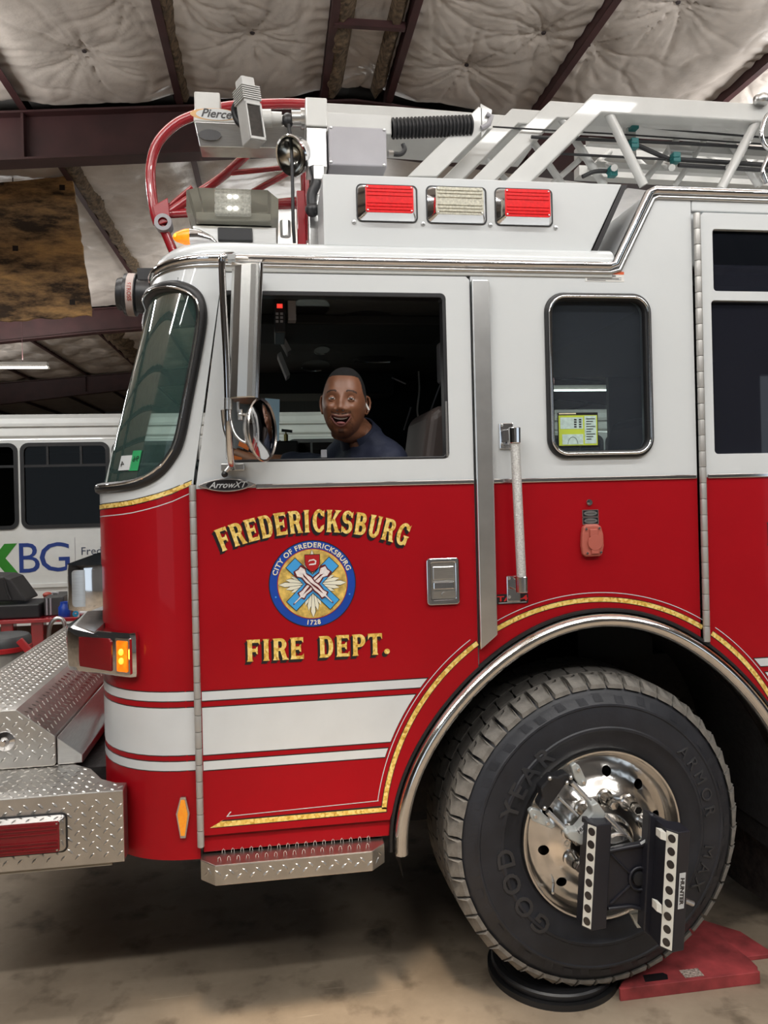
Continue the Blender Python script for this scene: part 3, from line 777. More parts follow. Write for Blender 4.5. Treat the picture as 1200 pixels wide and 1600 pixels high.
def fmF(x, y):
    a = x / wF * .735 + .005
    r = RA + y * Hh
    return (.134 + r * sin(a), 1.806 - Hh - RA + r * cos(a))
lettering('FREDERICKSBURG', fmF, -.008, -.010, door)
wD = wlen('FIRE DEPT.')
lettering('FIRE DEPT.', lambda x, y: (.143 + x / wD * .485, 1.304 + y * .073), -.008, -.010, door)

# ---- city seal
SX, SZ, SR = .127, 1.556, .1475
BLUE = mat('seal_blue', (.005, .055, .36), .35, coat=.5); SKYB = mat('seal_sky_blue', (.055, .34, .72), .35, coat=.5, var=.02); REDD = mat('seal_red', (.42, .012, .015), .35, coat=.5)
decal('seal_edge', circ(SX, SZ, SR, 64), BLK, 1, door)
decal('seal_ring', circ(SX, SZ, SR - .003, 64), BLUE, 2, door)
decal('seal_inner_edge', circ(SX, SZ, .119, 64), REDD, 3, door)
SEALG = mat('seal_gold', (.72, .48, .12), .4, .2, coat=.5, var=.45, scale=45)
decal('seal_field', circ(SX, SZ, .1165, 64), SEALG, 4, door)
for dirn in (0, 90, 180, 270):                # sunburst rays
    for k, (a, L) in enumerate(((-30, .062), (-20, .078), (-10, .092), (0, .114), (10, .092), (20, .078), (30, .062))):
        t = radians(dirn + a); wv = radians(5.4)
        for (mt, lv, s_) in ((BLK, 5, 1.12), (CREAM if False else mat('seal_cream', (.80, .77, .62), .4, coat=.4), 6, .86)):
            p = [(SX + .012 * cos(t), SZ + .012 * sin(t)), (SX + L * .82 * cos(t - wv * s_), SZ + L * .82 * sin(t - wv * s_)), (SX + L * (1 if s_ < 1 else 1.01) * cos(t), SZ + L * (1 if s_ < 1 else 1.01) * sin(t)), (SX + L * .82 * cos(t + wv * s_), SZ + L * .82 * sin(t + wv * s_))]
            decal('seal_ray', p, mt, lv, door)
def rot(pts, a): a = radians(a); return [(SX + x * cos(a) - y * sin(a), SZ + x * sin(a) + y * cos(a)) for x, y in pts]
def saltire(w, L):
    return [(-L, -w), (-w, -w), (-w, -L), (w, -L), (w, -w), (L, -w), (L, w), (w, w), (w, L), (-w, L), (-w, w), (-L, w)]
decal('seal_saltire_edge', rot(saltire(.0235, .1045), 45), BLK, 7, door)
decal('seal_saltire', rot(saltire(.0215, .1025), 45), SKYB, 8, door)
plume = [(-.092, -.002), (-.060, -.004), (-.056, -.014), (-.040, -.010), (-.02, -.013), (0, -.010), (.02, -.014), (.040, -.010), (.055, -.020), (.072, -.016), (.070, -.002), (.074, .012), (.058, .020), (.042, .010), (.02, .013), (0, .009), (-.02, .013), (-.04, .011), (-.056, .014), (-.060, .002), (-.092, .001)]
BONE = mat('seal_bone_white', (.78, .72, .70), .4, coat=.4, var=.12, scale=120); DRED = mat('seal_dark_red', (.12, .01, .012), .4)
for a, lv in ((45, 9), (135, 12)):
    decal('seal_axe_edge', rot([(x * 1.03, y * 1.22) for x, y in plume], a), DRED, lv, door)
    decal('seal_axe', rot([(x * .97, y * .85) for x, y in plume], a), BONE, lv + 1, door)
    decal('seal_axe_grain', rot([(-.05, -.001), (-.02, -.004), (.01, .001), (.05, -.003), (.04, .003), (.0, .004), (-.03, .002)], a), DRED, lv + 2, door)
shield = [(-.024, .044), (.024, .044), (.025, .078), (-.025, .078)]
sh = [(-.0245, .098), (.0245, .098), (.0235, .066), (.014, .050), (0, .041), (-.014, .050), (-.0235, .066)]
decal('seal_shield_edge', [(SX + x * 1.08, SZ + .07 + (y - .07) * 1.08) for x, y in sh], BLK, 15, door)
decal('seal_shield', [(SX + x, SZ + y) for x, y in sh], REDD, 16, door)
decal('seal_device', [(SX + x, SZ + y) for x, y in [(-.014, .074), (-.010, .082), (.006, .084), (.014, .078), (.012, .066), (.004, .064), (-.012, .064), (-.010, .068), (.008, .070), (.009, .077), (.004, .080), (-.008, .078)]], BONE, 17, door)
tx = MB()
def ringtxt(R, a_mid, up=True):
    def mp(x, y, d):
        if up: a = radians(a_mid) - x / R; r = R + y
        else: a = radians(a_mid) + x / R; r = R - y
        return Vector((SX + r * cos(a), YD - .0030, SZ + r * sin(a)))
    return mp
tx.text('CITY OF FREDERICKSBURG', ringtxt(.1235, 92), .0235, bold=.0006, spacing=1.13); tx.build('seal_lettering', CREAM, door, fix=False); tx = MB()
tx.text('1728', ringtxt(.1385, 270, False), .022, bold=.0006, spacing=1.2)
tx.build('seal_lettering', CREAM, door, fix=False)
for a in (198, 342): decal('seal_dot', circ(SX + .131 * cos(radians(a)), SZ + .131 * sin(radians(a)), .003, 8), SKYB, 3, door)

# ---- door handle
hb = MB(); hb.sheet(rrect(.519, .634, 1.465, 1.627, .012), XZ(YD - .010), .012, holes=[rrect(.536, .620, 1.483, 1.612, .006)]); hd = hb.build('door_handle', CHROME, door, bevel=.003)
MB().box(.536, .620, YD - .002, YD + .0, 1.483, 1.612).build('handle_dish', STEEL, door)
MB().box(.541, .616, YD - .009, YD - .002, 1.552, 1.598).build('handle_paddle', STEEL, door, bevel=.003)
MB().box(.541, .616, YD - .012, YD - .003, 1.518, 1.546).build('handle_ledge', CHROME, door, bevel=.004)
lk = MB(); lk.box(.541, .616, YD - .008, YD - .002, 1.486, 1.513); lk.lathe([(.0, .012), (.009, .012), (.0095, .004)], (.579, YD - .002, 1.500), (0, -1, 0), 14); lk.build('handle_lock', STEEL, door)

# ---- front hinge and hinge between the panels: rows of knuckles
def hinge(x, z0, z1, n, y, r, parent, lean=0.0):
    h = (z1 - z0) / n
    me = MB().lathe([(.0, .001), (r * .96, .001), (r, .003), (r, h - .003), (r * .96, h - .001), (.0, h - .001)], n=14).mesh('hinge_knuckle', mat('hinge_satin_steel', (.50, .49, .47), .45, .6, var=.05), 40)
    for i in range(n): inst('hinge_knuckle', me, parent, T(x + lean * i * h, y, z0 + i * h))
hinge(-.262, .70, 1.90, 22, -.012, .0115, truck)
hinge(1.556, 1.285, 2.85, 27, -.012, .0125, truck)

# badge
bx, bz = -.149, 1.896
ell = lambda a, b: [(bx + a * cos(2 * pi * k / 40) * (1 if abs(cos(2 * pi * k / 40)) < .7 else 1), bz + b * sin(2 * pi * k / 40)) for k in range(40)]
def lens_(a, b): return [(bx - a + 2 * a * i / 16, bz + b * (1 - (2 * i / 16 - 1) ** 2)) for i in range(17)] + [(bx + a - 2 * a * i / 16, bz - b * (1 - (2 * i / 16 - 1) ** 2)) for i in range(1, 16)]
bd1 = MB().sheet(lens_(.096, .0225), XZ(YD - .012), .012).build('model_badge', CHROME, truck, bevel=.002)
MB().sheet(circ(bx, bz, .068, 36, .0175), XZ(YD - .0135), .004).build('badge_field', BLK, bd1)
tx = MB(); tx.text('ArrowXT', lambda x, y, d: V(bx + x, YD - .0142, bz - .009 + y), .029, shear=.45, bold=.0004); tx.build('badge_lettering', WDEC, bd1, fix=False)

# ---- side body behind the door
BX1 = 1.540
side = [(-.15, DZ1 + .008), (.703, DZ1 + .008)]
side += [(.703, archpt(radians(126.8), .765)[1])] + arch(.765, 126.6, 59.2, 30) + [(BX1, archpt(radians(59), .765)[1] + .01), (BX1, 2.927), (1.380, 2.927), (1.236, 2.652), (-.15, 2.652)]
CW = rrect(.985, 1.357, 1.978, 2.540, .055, 6)
sb = MB(); sb.sheet(side, XZ(0), .05, holes=[CW], lines=[[(.7031, ZB), (BX1 - .0001, ZB)]], matfn=lambda c: 0 if c[1] < ZB else 1)
sidep = sb.build('crew_panel', [RED, WHITE], truck, bevel=.004)
MB().box(.768, BX1 - .004, -.006, .001, ZB - .004, ZB + .012).build('belt_molding', CHROME, sidep, bevel=.003)
for R0, R1, m, lv in ((GR - .0105, GR + .0105, BLK, 1), (GR - .008, GR + .008, GOLD, 2), (GR + .0235, GR + .0262, WDEC, 1.5)):
    line_arc('gold_line' if m is GOLD else 'pin_line', R0, R1, 118.5, 57.8, m, lv, sidep, Y=0)
# crew window
gk = MB(); gk.sheet(rrect(.970, 1.372, 1.963, 2.555, .070, 8), XZ(-.014), .03, holes=[rrect(.998, 1.344, 1.991, 2.527, .045, 8)]); gk.build('window_gasket', RUBBER, sidep, bevel=.008)
MB().tube([V(x, -.018, z) for x, z in rrect(.986, 1.356, 1.979, 2.539, .057, 8)], .0058, 8, closed=True).build('window_trim', CHROME, sidep, smooth=60)
CGL = glass('crew_window_glass', (.72, .78, .78), .9, haze=(.26, .31, .38, .09))  # blue haze in the glass stands in for its reflections
MB().sheet(rrect(.990, 1.352, 1.983, 2.535, .05, 8), XZ(.012), 0).build('window_pane', CGL, sidep, fix=False)
# pillar strip
ps = MB(); ps.sheet([(.703, 1.302), (.766, 1.352), (.766, 2.585), (.760, 2.592), (.703, 2.592)], XZ(-.024), .026); ps.build('pillar_strip', mat('mirror_stainless', (.82, .82, .81), .30, 1.0, var=.08), truck, bevel=.004)
# grab rail
gr = MB(); gr.tube([V(.845, -.06, 1.53), V(.832, -.06, 2.045)][::-1], .0165, 16)
CLR = mat('knurled_clear_grip', (.62, .62, .60), .25, .35, var=.25, scale=220, bump=.4, bscale=260)
grab = gr.build('grab_rail', CLR, truck, smooth=50)
for x, z, s in ((.832, 2.045, 1), (.845, 1.53, -1)):
    b = MB(); b.box(x - .038, x + .012, -.008, .002, z - .056 + s * .012, z + .036 + s * .012); b.lathe([(.021, -.028), (.022, .028)], (x, -.06, z), (0, 0, 1), 16, cap=True); b.box(x - .018, x + .018, -.062, -.004, z - .02, z + .022)
    b.build('rail_bracket', CHROME, grab, bevel=.003)
    sc = MB()
    for dz in (-.038, .028): sc.lathe([(.0, .004), (.005, .003), (.006, 0)], (x - .029, -.008, z + dz + s * .012), (0, -1, 0), 8)
    sc.build('rail_screw', STEEL, grab)
# power inlet with cover
px0, pz0 = 1.126, 1.667
CORAL = mat('faded_red_plastic', (.42, .105, .075), .5, var=.06)
ob = MB(); ob.sheet([(1.090, 1.718), (1.103, 1.727), (1.145, 1.727), (1.158, 1.718), (1.166, 1.69), (1.167, 1.65), (1.160, 1.618), (1.15, 1.612), (1.098, 1.612), (1.087, 1.62), (1.083, 1.65), (1.085, 1.69)], XZ(-.020), .021); inlet = ob.build('power_inlet', CORAL, truck, bevel=.006)
MB().sheet(circ(1.131, 1.662, .027, 28), XZ(-.027), .008).build('inlet_cover', CORAL, inlet, bevel=.002)
MB().box(1.112, 1.142, -.026, -.019, 1.684, 1.710).build('inlet_hinge', CORAL, inlet, bevel=.002)
MB().box(1.117, 1.145, -.026, -.019, 1.622, 1.640).build('inlet_tab', CORAL, inlet, bevel=.002)
s_ = MB()
for x, z in ((1.100, 1.711), (1.149, 1.713), (1.102, 1.625), (1.153, 1.627)): s_.lathe([(.0, .004), (.004, .004), (.005, 0)], (x, -.020, z), (0, -1, 0), 8)
s_.build('inlet_screw', CHROME, inlet)
for z in (1.766, 1.739):
    p = MB().box(1.095, 1.155, -.003, .0, z - .0125, z + .0125).build('data_plate', STEEL, truck)
    MB().box(1.097, 1.153, -.0036, -.003, z - .0105, z + .0105).build('plate_field', BLK, p)
    MB().sheet(circ(1.125, z, .025, 24, .009), XZ(-.0042), 0).build('plate_oval', STEEL, p, fix=False)
    q = MB(); q.box(1.108, 1.142, -.0046, -.0042, z - .001, z + .001); q.build('plate_text', BLK, p)
sw = MB().lathe([(.0, .014), (.006, .014), (.006, .005), (.011, .005), (.012, 0)], (1.122, 0, 1.805), (0, -1, 0), 12).build('toggle_button', CHROME, truck, smooth=40)
# maker plate
tk = MB().sheet(rrect(.771, .886, 1.455, 1.490, .006), XZ(-.003), .003).build('suspension_plate', BLK, truck)
t_ = MB(); t_.text('TAK-4', lambda x, y, d: V(.8285 + x * 1.55, -.0036, 1.4655 + y), .026, bold=.0007); t_.build('plate_lettering', mat('red_lettering', (.55, .02, .02), .4), tk, fix=False)
t_ = MB().box(.778, .879, -.0036, -.003, 1.4585, 1.4605); t_.build('plate_line', WDEC, tk)
# warning label above the window
wl = MB().box(1.127, 1.274, -.0012, .0, 2.598, 2.634).build('warning_label', mat('label_white', (.72, .71, .68), .5), truck)
MB().box(1.127, 1.274, -.0018, -.0012, 2.624, 2.634).build('label_band', mat('label_orange', (.72, .12, .03), .5), wl)
t_ = MB(); t_.text('Side Roll Protection', lambda x, y, d: V(1.2 + x, -.0018, 2.6155 + y), .0105, bold=.0003)
t_.text('⚠ WARNING', lambda x, y, d: V(1.2 + x, -.0024, 2.6262 + y), .0085, bold=.0003)
for i, w in enumerate((.13, .12, .13, .07)): t_.box(1.134, 1.134 + w, -.0016, -.0012, 2.6105 - i * .0032, 2.612 - i * .0032)
t_.build('label_lettering', BLK, wl, fix=False)

# ---- rear crew door at the right of the frame
RX0, RX1 = 1.572, 2.75
rdo = [(RX0, archpt(radians(57), .772)[1])] + [p for p in arch(.772, 56, 6, 22) if p[0] > RX0 + .003] + [(RX1, .72), (RX1, 2.855), (RX0 + .012, 2.855), (RX0, 2.843)]
rh = [rrect(1.618, 2.45, 2.568, 2.796, .012, 4), rrect(1.607, 2.45, 1.970, 2.534, .014, 4)]
rm = MB(); rm.sheet(rdo, XZ(-.008), .045, holes=rh, lines=[[(RX0 + .0001, ZB), (RX1 - .0001, ZB)]], matfn=lambda c: 0 if c[1] < ZB else 1)
rdoor = rm.build('rear_door', [RED, WHITE], truck, bevel=.005)
RGL = glass('rear_window_glass', (.10, .11, .14), 1.0, haze=(.20, .22, .32, .06))  # faint blue haze paints reflections into the pane
for h in rh: MB().sheet(h, XZ(.012), 0).build('window_pane', RGL, rdoor, fix=False)
MB().box(RX0 + .004, RX1, -.014, -.008, ZB - .004, ZB + .012).build('belt_molding', CHROME, rdoor, bevel=.003)
for R0, R1, m, lv in ((GR - .0105, GR + .0105, BLK, 1), (GR - .008, GR + .008, GOLD, 2), (GR + .0235, GR + .0262, WDEC, 1.5)):
    line_arc('gold_line' if m is GOLD else 'pin_line', R0, R1, 55.0, 8, m, lv, rdoor, Y=-.008)
for z0, z1 in STRIPES:
    def sp(z, R): return GX + sqrt(R * R - (z - GZ) ** 2)
    for e_, m, lv, R in ((.0035, BLK, 1, .816), (0, WDEC, 2, .818)):
        decal('stripe', [(sp(z0 - e_ + (z1 - z0 + 2 * e_) * i / 5, R), z0 - e_ + (z1 - z0 + 2 * e_) * i / 5) for i in range(6)] + [(RX1 - .01, z1 + e_), (RX1 - .01, z0 - e_)], m, lv, rdoor, Y=-.008)
for nm, m, ox, y in (('lettering_shadow', BLK, -.006, -.0095), ('lettering', GOLD, 0, -.0105)):
    word('F', lambda x, y_: Vector((1.835 + x * .078 + ox, y, 1.635 + y_ * .084 + ox)))[0].build(nm, m, rdoor, fix=False)
# top of the raised roof to the right, rails of the body
up = MB(); up.box(BX1 + .004, RX1, 0, .05, 2.862, 2.927); up.build('roof_rail', WHITE, truck, bevel=.004)

# ---- sill, fender, wheel well, chassis
MB().box(-.255, .40, .0, .06, .675, .735).build('door_sill', RED, truck, bevel=.003)
fe = MB(); NS = 72; SEC = [(.000, .03), (.000, -.012), (-.006, -.030), (-.018, -.040), (-.032, -.040), (-.045, -.030), (-.052, -.010), (-.052, .05)]
vs = []
for i in range(NS + 1):
    a = radians(181.5 - i * 187.0 / NS)
    for dr, y in SEC:
        r = ar(a, .757) + dr; vs.append(V(AX + r * cos(a), y, AZ + r * sin(a)))
k = len(SEC); fs = [(i * k + j, i * k + j + 1, (i + 1) * k + j + 1, (i + 1) * k + j) for i in range(NS) for j in range(k - 1)] + [tuple(range(k)), tuple(NS * k + j for j in range(k))]
fe.add(vs, fs); fender = fe.build('fender_ring', ALU, truck, smooth=50)
fg = MB(); fg.tube([V(*((lambda p: (p[0], -.006, p[1]))(archpt(radians(181 - i * 186 / 60), .766)))) for i in range(61)], .008, 6); fg.build('fender_seal', RUBBER, fender, smooth=60)
ln = MB(); vs = []; NL = 40
for i in range(NL + 1):
    a = radians(190 - i * 200 / NL); r = .745
    for y in (.03, .85): vs.append(V(AX + r * cos(a), y, AZ + r * sin(a)))
ln.add(vs, [(2 * i, 2 * i + 1, 2 * i + 3, 2 * i + 2) for i in range(NL)])
ln.box(.3, 2.0, .84, .87, .35, 1.5); ln.build('wheel_well', CHASSIS, truck, smooth=60, fix=False)
ch = MB(); ch.box(-.55, 3.4, .62, 1.86, .62, 1.1); ch.box(-.2, .32, .10, .70, .62, .70); ch.box(1.9, 3.4, .06, .6, .42, 1.1); ch.box(-.6, 3.4, .7, .85, .45, .62); ch.box(.8, 1.5, .5, 2.0, .40, .6)
ch.build('chassis', CHASSIS, truck)
mf = MB(); mf.sheet([(.05, .12), (.62, .12), (.62, 1.05), (.05, 1.05)], lambda y, z, d: V(1.98 + d + .02 * sin(9 * y), y, z), .02, grid=(.05, .08)); mf.build('mud_flap', mat('dirty_mud_flap', (.02, .016, .014), .9, var=.8, scale=30, bump=1.0, bscale=26), truck)
MB().box(1.94, 1.97, .02, .5, 1.0, 1.16).build('flap_bracket', RED, truck)

# ---- entry step
sx0, sx1 = -.262, .345
def stepo(x0, x1, y0, c): return [(x0, .04), (x0, y0 + c), (x0 + c, y0), (x1 - c * .9, y0), (x1, y0 + c), (x1, .04)]
so = [(-.262, .05), (-.262, -.035), (-.212, -.085), (.300, -.085), (.348, -.035), (.348, .05)]
stp = MB(); stp.prism([V(x, y, .602) for x, y in so], [V(x, y, .668) for x, y in so]); step = stp.build('entry_step', PLATE, truck, bevel=.003)
lg = MB(); lugs(lg, (-.212, -.0851, .604), (1, 0, 0), (0, 0, 1), (0, -1, 0), .512, .062, .031)
lugs(lg, (-.262, -.0352, .604), Vector((.05, -.05, 0)).normalized(), (0, 0, 1), Vector((-1, -1, 0)).normalized(), .0707, .062, .031)
lugs(lg, (.300, -.0852, .604), Vector((.048, .05, 0)).normalized(), (0, 0, 1), Vector((1, -1, 0)).normalized(), .069, .062, .031)
lg.build('tread_lugs', PLATE, step, fix=False)['kind'] = 'stuff'
lp = MB()
lm = MB(); lm.tube([V(-.005, 0, 0), V(-.004, 0, .010), V(0, 0, .014), V(.004, 0, .010), V(.005, 0, 0)], .0011, 5)
lme = lm.mesh('grip_loop', STEEL, 60)
for i in range(17):
    for j in range(2): inst('grip_loop', lme, step, T(-.20 + i * .0305 + (j % 2) * .01, -.055 + j * .055, .668))
# ------------------------------------------------------------------ bumper, tray and lamps at the front
bu = MB(); BZ0, BZ1 = .668, .903
bo = [(-.508, .0), (-1.42, .0), (-1.50, .08), (-1.50, 2.36), (-1.42, W2), (-.55, W2), (-.55, 2.2), (-.74, 2.2), (-.74, .30), (-.66, .23), (-.60, .12), (-.545, .075), (-.508, .07)]
bu.prism([V(x, y, BZ0) for x, y in bo], [V(x, y, BZ1) for x, y in bo]); bumper = bu.build('front_bumper', PLATE, truck, bevel=.003)
lg = MB(); lugs(lg, (-1.40, -.0002, BZ0), (1, 0, 0), (0, 0, 1), (0, -1, 0), .890, .232, .0315)
lugs(lg, (-1.45, .0, BZ1 + .0002), (1, 0, 0), (0, 1, 0), (0, 0, 1), .94, .30, .031, inside=lambda u, v: pip((-1.45 + u, v), bo) and pip((-1.45 + u + .012, v + .008), bo))
lg.build('tread_lugs', PLATE, bumper, fix=False)['kind'] = 'stuff'
MB().box(-1.4, -.55, .01, .3, BZ0 - .012, BZ0).build('bumper_flange', mat('bumper_flange_tan', (.30, .26, .20), .6), bumper)
MB().box(-.74, -.6, .3, 2.2, BZ0 + .01, BZ1 - .02).build('bumper_backing', CHASSIS, bumper)

# red warning light in the bumper end
def seal_light(name, c0, c1, Y, lens, parent, bezel=.018, emit=0, dirn=1):
    x0, z0, x1, z1 = min(c0[0], c1[0]), min(c0[1], c1[1]), max(c0[0], c1[0]), max(c0[1], c1[1])
    b = MB(); b.sheet(rrect(x0 - .004, x1 + .004, z0 - .004, z1 + .004, .018), XZ(Y - .004), .006); o = b.build(name, RUBBER, parent, bevel=.002)
    f = MB(); A = rrect(x0, x1, z0, z1, .016); B = rrect(x0 + bezel, x1 - bezel * .7, z0 + bezel * .75, z1 - bezel * .5, .008); n = len(A)
    f.add([V(x, Y - .004, z) for x, z in A] + [V(x, Y - .032, z) for x, z in B], [(i, (i + 1) % n, n + (i + 1) % n, n + i) for i in range(n)]); f.build('light_bezel', CHROME, o, smooth=30)
    l = MB(); l.sheet(B, XZ(Y - .037), .01); l.build('light_lens', lens, o, bevel=.003)
    rb = MB(); xa, xb = x0 + bezel, x1 - bezel * .7; za, zb = z0 + bezel * .75, z1 - bezel * .5
    for q in (.12, .24, .36, .64, .78, .90):
        z = za + (zb - za) * q; rb.box(xa + .006, xb - .006, Y - .0400, Y - .036, z - .0022, z + .0022)
    rb.build('lens_ribs', lens, o)['kind'] = 'stuff'
    sc = MB()
    for x in (xa + .007, xb - .007):
        for z in (za + .007, zb - .007): sc.lathe([(0, .003), (.0028, .003), (.0034, 0)], (x, Y - .037, z), (0, -1, 0), 8)
    sc.build('lens_screws', STEEL, o)['kind'] = 'stuff'
    return o
LRED = mat('red_lens', (.66, .006, .010), .25, spec=.3, coat=.35, emit=.26, emcol=(1, .02, .02), var=.15, scale=90)
LREDD = mat('dark_red_lens', (.17, .006, .010), .25, spec=.3, coat=.4, var=.1)
LCLR = mat('clear_lens', (.78, .76, .64), .12, .25, coat=1.0, var=.25, scale=120)
p0, p1 = at(-18, 1272), at(103, 1338)
seal_light('bumper_light', (-.925, .722), (-.688, .842), 0.0, LREDD, bumper)

# diamond-plate hose tray on the bumper
TY0, TY1 = .28, 2.15
tr_ = [(-1.21, .905), (-1.21, 1.115), (-.923, 1.115), (-.792, 1.012), (-.792, .912), (-.800, .905)]
tm = MB(); tm.prism([V(x, TY0, z) for x, z in tr_], [V(x, TY1, z) for x, z in tr_]); tray = tm.build('hose_tray', PLATE, truck, bevel=.004)
lg = MB()
lugs(lg, (-1.21, TY0 - .0002, .907), (1, 0, 0), (0, 0, 1), (0, -1, 0), .418, .206, .031, inside=lambda u, v: pip((-1.21 + u + .008, .907 + v + .008), tr_) and pip((-1.21 + u - .01, .907 + v), tr_))
lugs(lg, (-1.21, TY0, 1.1152), (1, 0, 0), (0, 1, 0), (0, 0, 1), .285, TY1 - TY0, .031)
sl = Vector((.131, 0, -.103)).normalized()
lugs(lg, Vector((-.923, TY0, 1.1152)), sl, (0, 1, 0), Vector((.103, 0, .131)).normalized(), .166, TY1 - TY0, .031)
lg.build('tread_lugs', PLATE, tray, fix=False)['kind'] = 'stuff'
sp = MB(); sp.prism([V(-.790, TY0 + .01, .905), V(-.702, TY0 + .01, .905), V(-.702, TY0 + .01, .935), V(-.790, TY0 + .01, 1.005)], [V(-.790, TY1, .905), V(-.702, TY1, .905), V(-.702, TY1, .935), V(-.790, TY1, 1.005)])
sp.build('tray_deflector', STEEL, tray, bevel=.003)
lt = MB(); lt.lathe([(.0, .030), (.010, .030), (.016, .020), (.018, .010), (.034, .004), (.036, 0)], (-.962, TY0, 1.005), (0, -1, 0), 24); lt.build('tray_latch', CHROME, tray, smooth=40)

# lower wrap-round turn signal housing
def plan_loft(pts, z0, z1, r=.012):
    m = MB(); n = len(pts); rings = []
    for z, k in ((z0, .92), (z0 + r, 1.0), (z1 - r, 1.0), (z1, .92)):
        cx = sum(p[0] for p in pts) / n; cy = sum(p[1] for p in pts) / n
        rings.append([V(cx + (x - cx) * (1 - (1 - k) * .25), cy + (y - cy) * (1 - (1 - k) * .25), z) for x, y in pts])
    vs = [p for rr in rings for p in rr]; fs = [(i * n + j, i * n + (j + 1) % n, (i + 1) * n + (j + 1) % n, (i + 1) * n + j) for i in range(3) for j in range(n)]
    fs += [tuple(range(n))[::-1], tuple(3 * n + j for j in range(n))]
    return m.add(vs, fs)
hp = [(-.452, .042), (-.460, .022), (-.478, .018), (-.52, .045), (-.60, .105), (-.675, .160), (-.718, .195), (-.738, .25), (-.742, .80), (-.60, .80), (-.60, .25), (-.50, .12)]
h1 = plan_loft(hp, 1.266, 1.412, .014); sig = h1.build('signal_housing', CHROME, truck, smooth=40)
def onhouse(p, q, off):
    p, q = Vector((p[0], p[1], 0)), Vector((q[0], q[1], 0)); d = q - p; L = d.length; d.normalize(); nn = Vector((d.y, -d.x, 0))
    if nn.y > 0: nn = -nn
    return (lambda x, z, dd: p + d * x + nn * (off - dd) + Vector((0, 0, z))), L
f_, L = onhouse((-.545, .064), (-.672, .158), .006)
lr = [(.002, 1.280), (L - .004, 1.284), (L, 1.31), (L - .002, 1.386), (.01, 1.390), (.0, 1.38)]
MB().sheet(lr, f_, .010).build('signal_lens', LREDD, sig, bevel=.003)
f_, L = onhouse((-.478, .0175), (-.520, .045), .010)
AMB = mat('lit_amber_lens', (1, .25, .01), .3, emit=.9, emcol=(1, .12, .002), var=.3, scale=60)
MB().sheet(rrect(-.006, L + .006, 1.276, 1.396, .006), f_, .012).build('marker_frame', CHROME, sig, bevel=.003)
MB().sheet(rrect(.002, L - .002, 1.286, 1.388, .004), lambda x, z, d: f_(x, z, d - .003), .012).build('marker_lens', AMB, sig, bevel=.002)
LEDM = mat('amber_led', (1, .6, .1), .3, emit=3, emcol=(1, .42, .04))
for k, z in enumerate((1.352, 1.322)):
    o = f_(L / 2, z, -.006); MB().ball(o, .009, 12, (1, .6, 1.3)).build('marker_led', LEDM, sig, smooth=60)
ml = bpy.data.lights.new('marker_light', 'POINT'); ml.energy = .25; ml.color = (1, .35, .02); ml.shadow_soft_size = .02; mo = bpy.data.objects.new('marker_light', ml); COL.objects.link(mo); par(mo, truck); mo.location = f_(L / 2, 1.335, -.045)
# upper headlamp housing
hp2 = [(-.585, .235), (-.66, .225), (-.715, .245), (-.740, .285), (-.748, .33), (-.750, .85), (-.58, .85)]
hl = plan_loft(hp2, 1.462, 1.624, .018).build('headlamp_housing', CHROME, truck, smooth=40)
MB().sheet(rrect(-.712, -.600, 1.478, 1.608, .012), lambda x, z, d: V(x, .2265 + (x + .66) ** 2 * 3 + d, z), .012, grid=(.02, .05)).build('headlamp_side_panel', STEEL, hl, smooth=40)
shl = MB(); shl.prism([V(-.60, .06, 1.410), V(-.715, .20, 1.410), V(-.735, .9, 1.410), V(-.58, .9, 1.410)], [V(-.60, .06, 1.416), V(-.70, .20, 1.418), V(-.72, .9, 1.455), V(-.58, .9, 1.455)]); shl.build('bezel_shelf', STEEL, truck)
# siren speaker on the front of the brow
sx = at(222, 462, .62)
sr = MB(); sr.lathe([(0, -.095), (.062, -.095), (.066, -.085), (.066, -.070), (.083, -.066), (.085, -.05), (.085, -.02), (.072, -.015), (.072, .04), (0, .04)], sx, (1, .0, -.06), 28)
siren = sr.build('siren_speaker', BLACKP, truck, smooth=35)
lb = MB(); lb.lathe([(.0856, -.052), (.0856, -.024)], sx, (1, 0, -.06), 28); lb.build('speaker_label', mat('speaker_label', (.55, .45, .42), .6), siren, smooth=60)
br = MB(); br.box(sx.x - .01, sx.x + .06, sx.y - .05, sx.y + .05, sx.z + .05, sx.z + .10); br.box(sx.x + .03, sx.x + .14, sx.y - .03, sx.y + .03, sx.z - .08, sx.z + .08); br.build('speaker_bracket', BLACKP, siren, bevel=.003)
tl = MB(); tl.text('FASTROSS', lambda x, y, d: V(sx.x - .045 + y, sx.y - .086 * cos(x / .086 - .1), sx.z + .086 * sin(-x / .086 + .1)), .022, bold=.0006); tl.build('speaker_lettering', mat('faded_red_print', (.35, .08, .06), .6), siren, fix=False)
# ------------------------------------------------------------------ wheel
WM = T(1.145, .0, .610) @ RZ(radians(2.5))
TIRE = mat('tyre_rubber', (.018, .019, .024), .48, var=.25, scale=12, spec=.45, bump=.06, bscale=70)
TREAD = mat('tyre_tread', (.105, .096, .086), .75, var=.3, scale=25, bump=.2, bscale=90)
YA = (0, 1, 0)
prof_t = [(.296, .030), (.305, .012), (.318, .004), (.345, -.006), (.372, -.012), (.376, -.016), (.384, -.016), (.388, -.012), (.42, -.012), (.452, -.007), (.456, -.010), (.462, -.009), (.466, -.004), (.492, .006), (.510, .020), (.522, .034), (.527, .050), (.531, .10), (.533, .20), (.531, .30), (.527, .35), (.51, .385), (.46, .41), (.38, .40), (.30, .36)]
DR = .0165
prof_t = [(r if r < .33 else .33 + (r - .33) * 1.075, y) for r, y in prof_t]
tm = MB(); tm.lathe(prof_t, (0, 0, 0), YA, 96)
wheel = tm.build('wheel', TIRE, truck, smooth=35); wheel.matrix_basis = WM
NB = 48
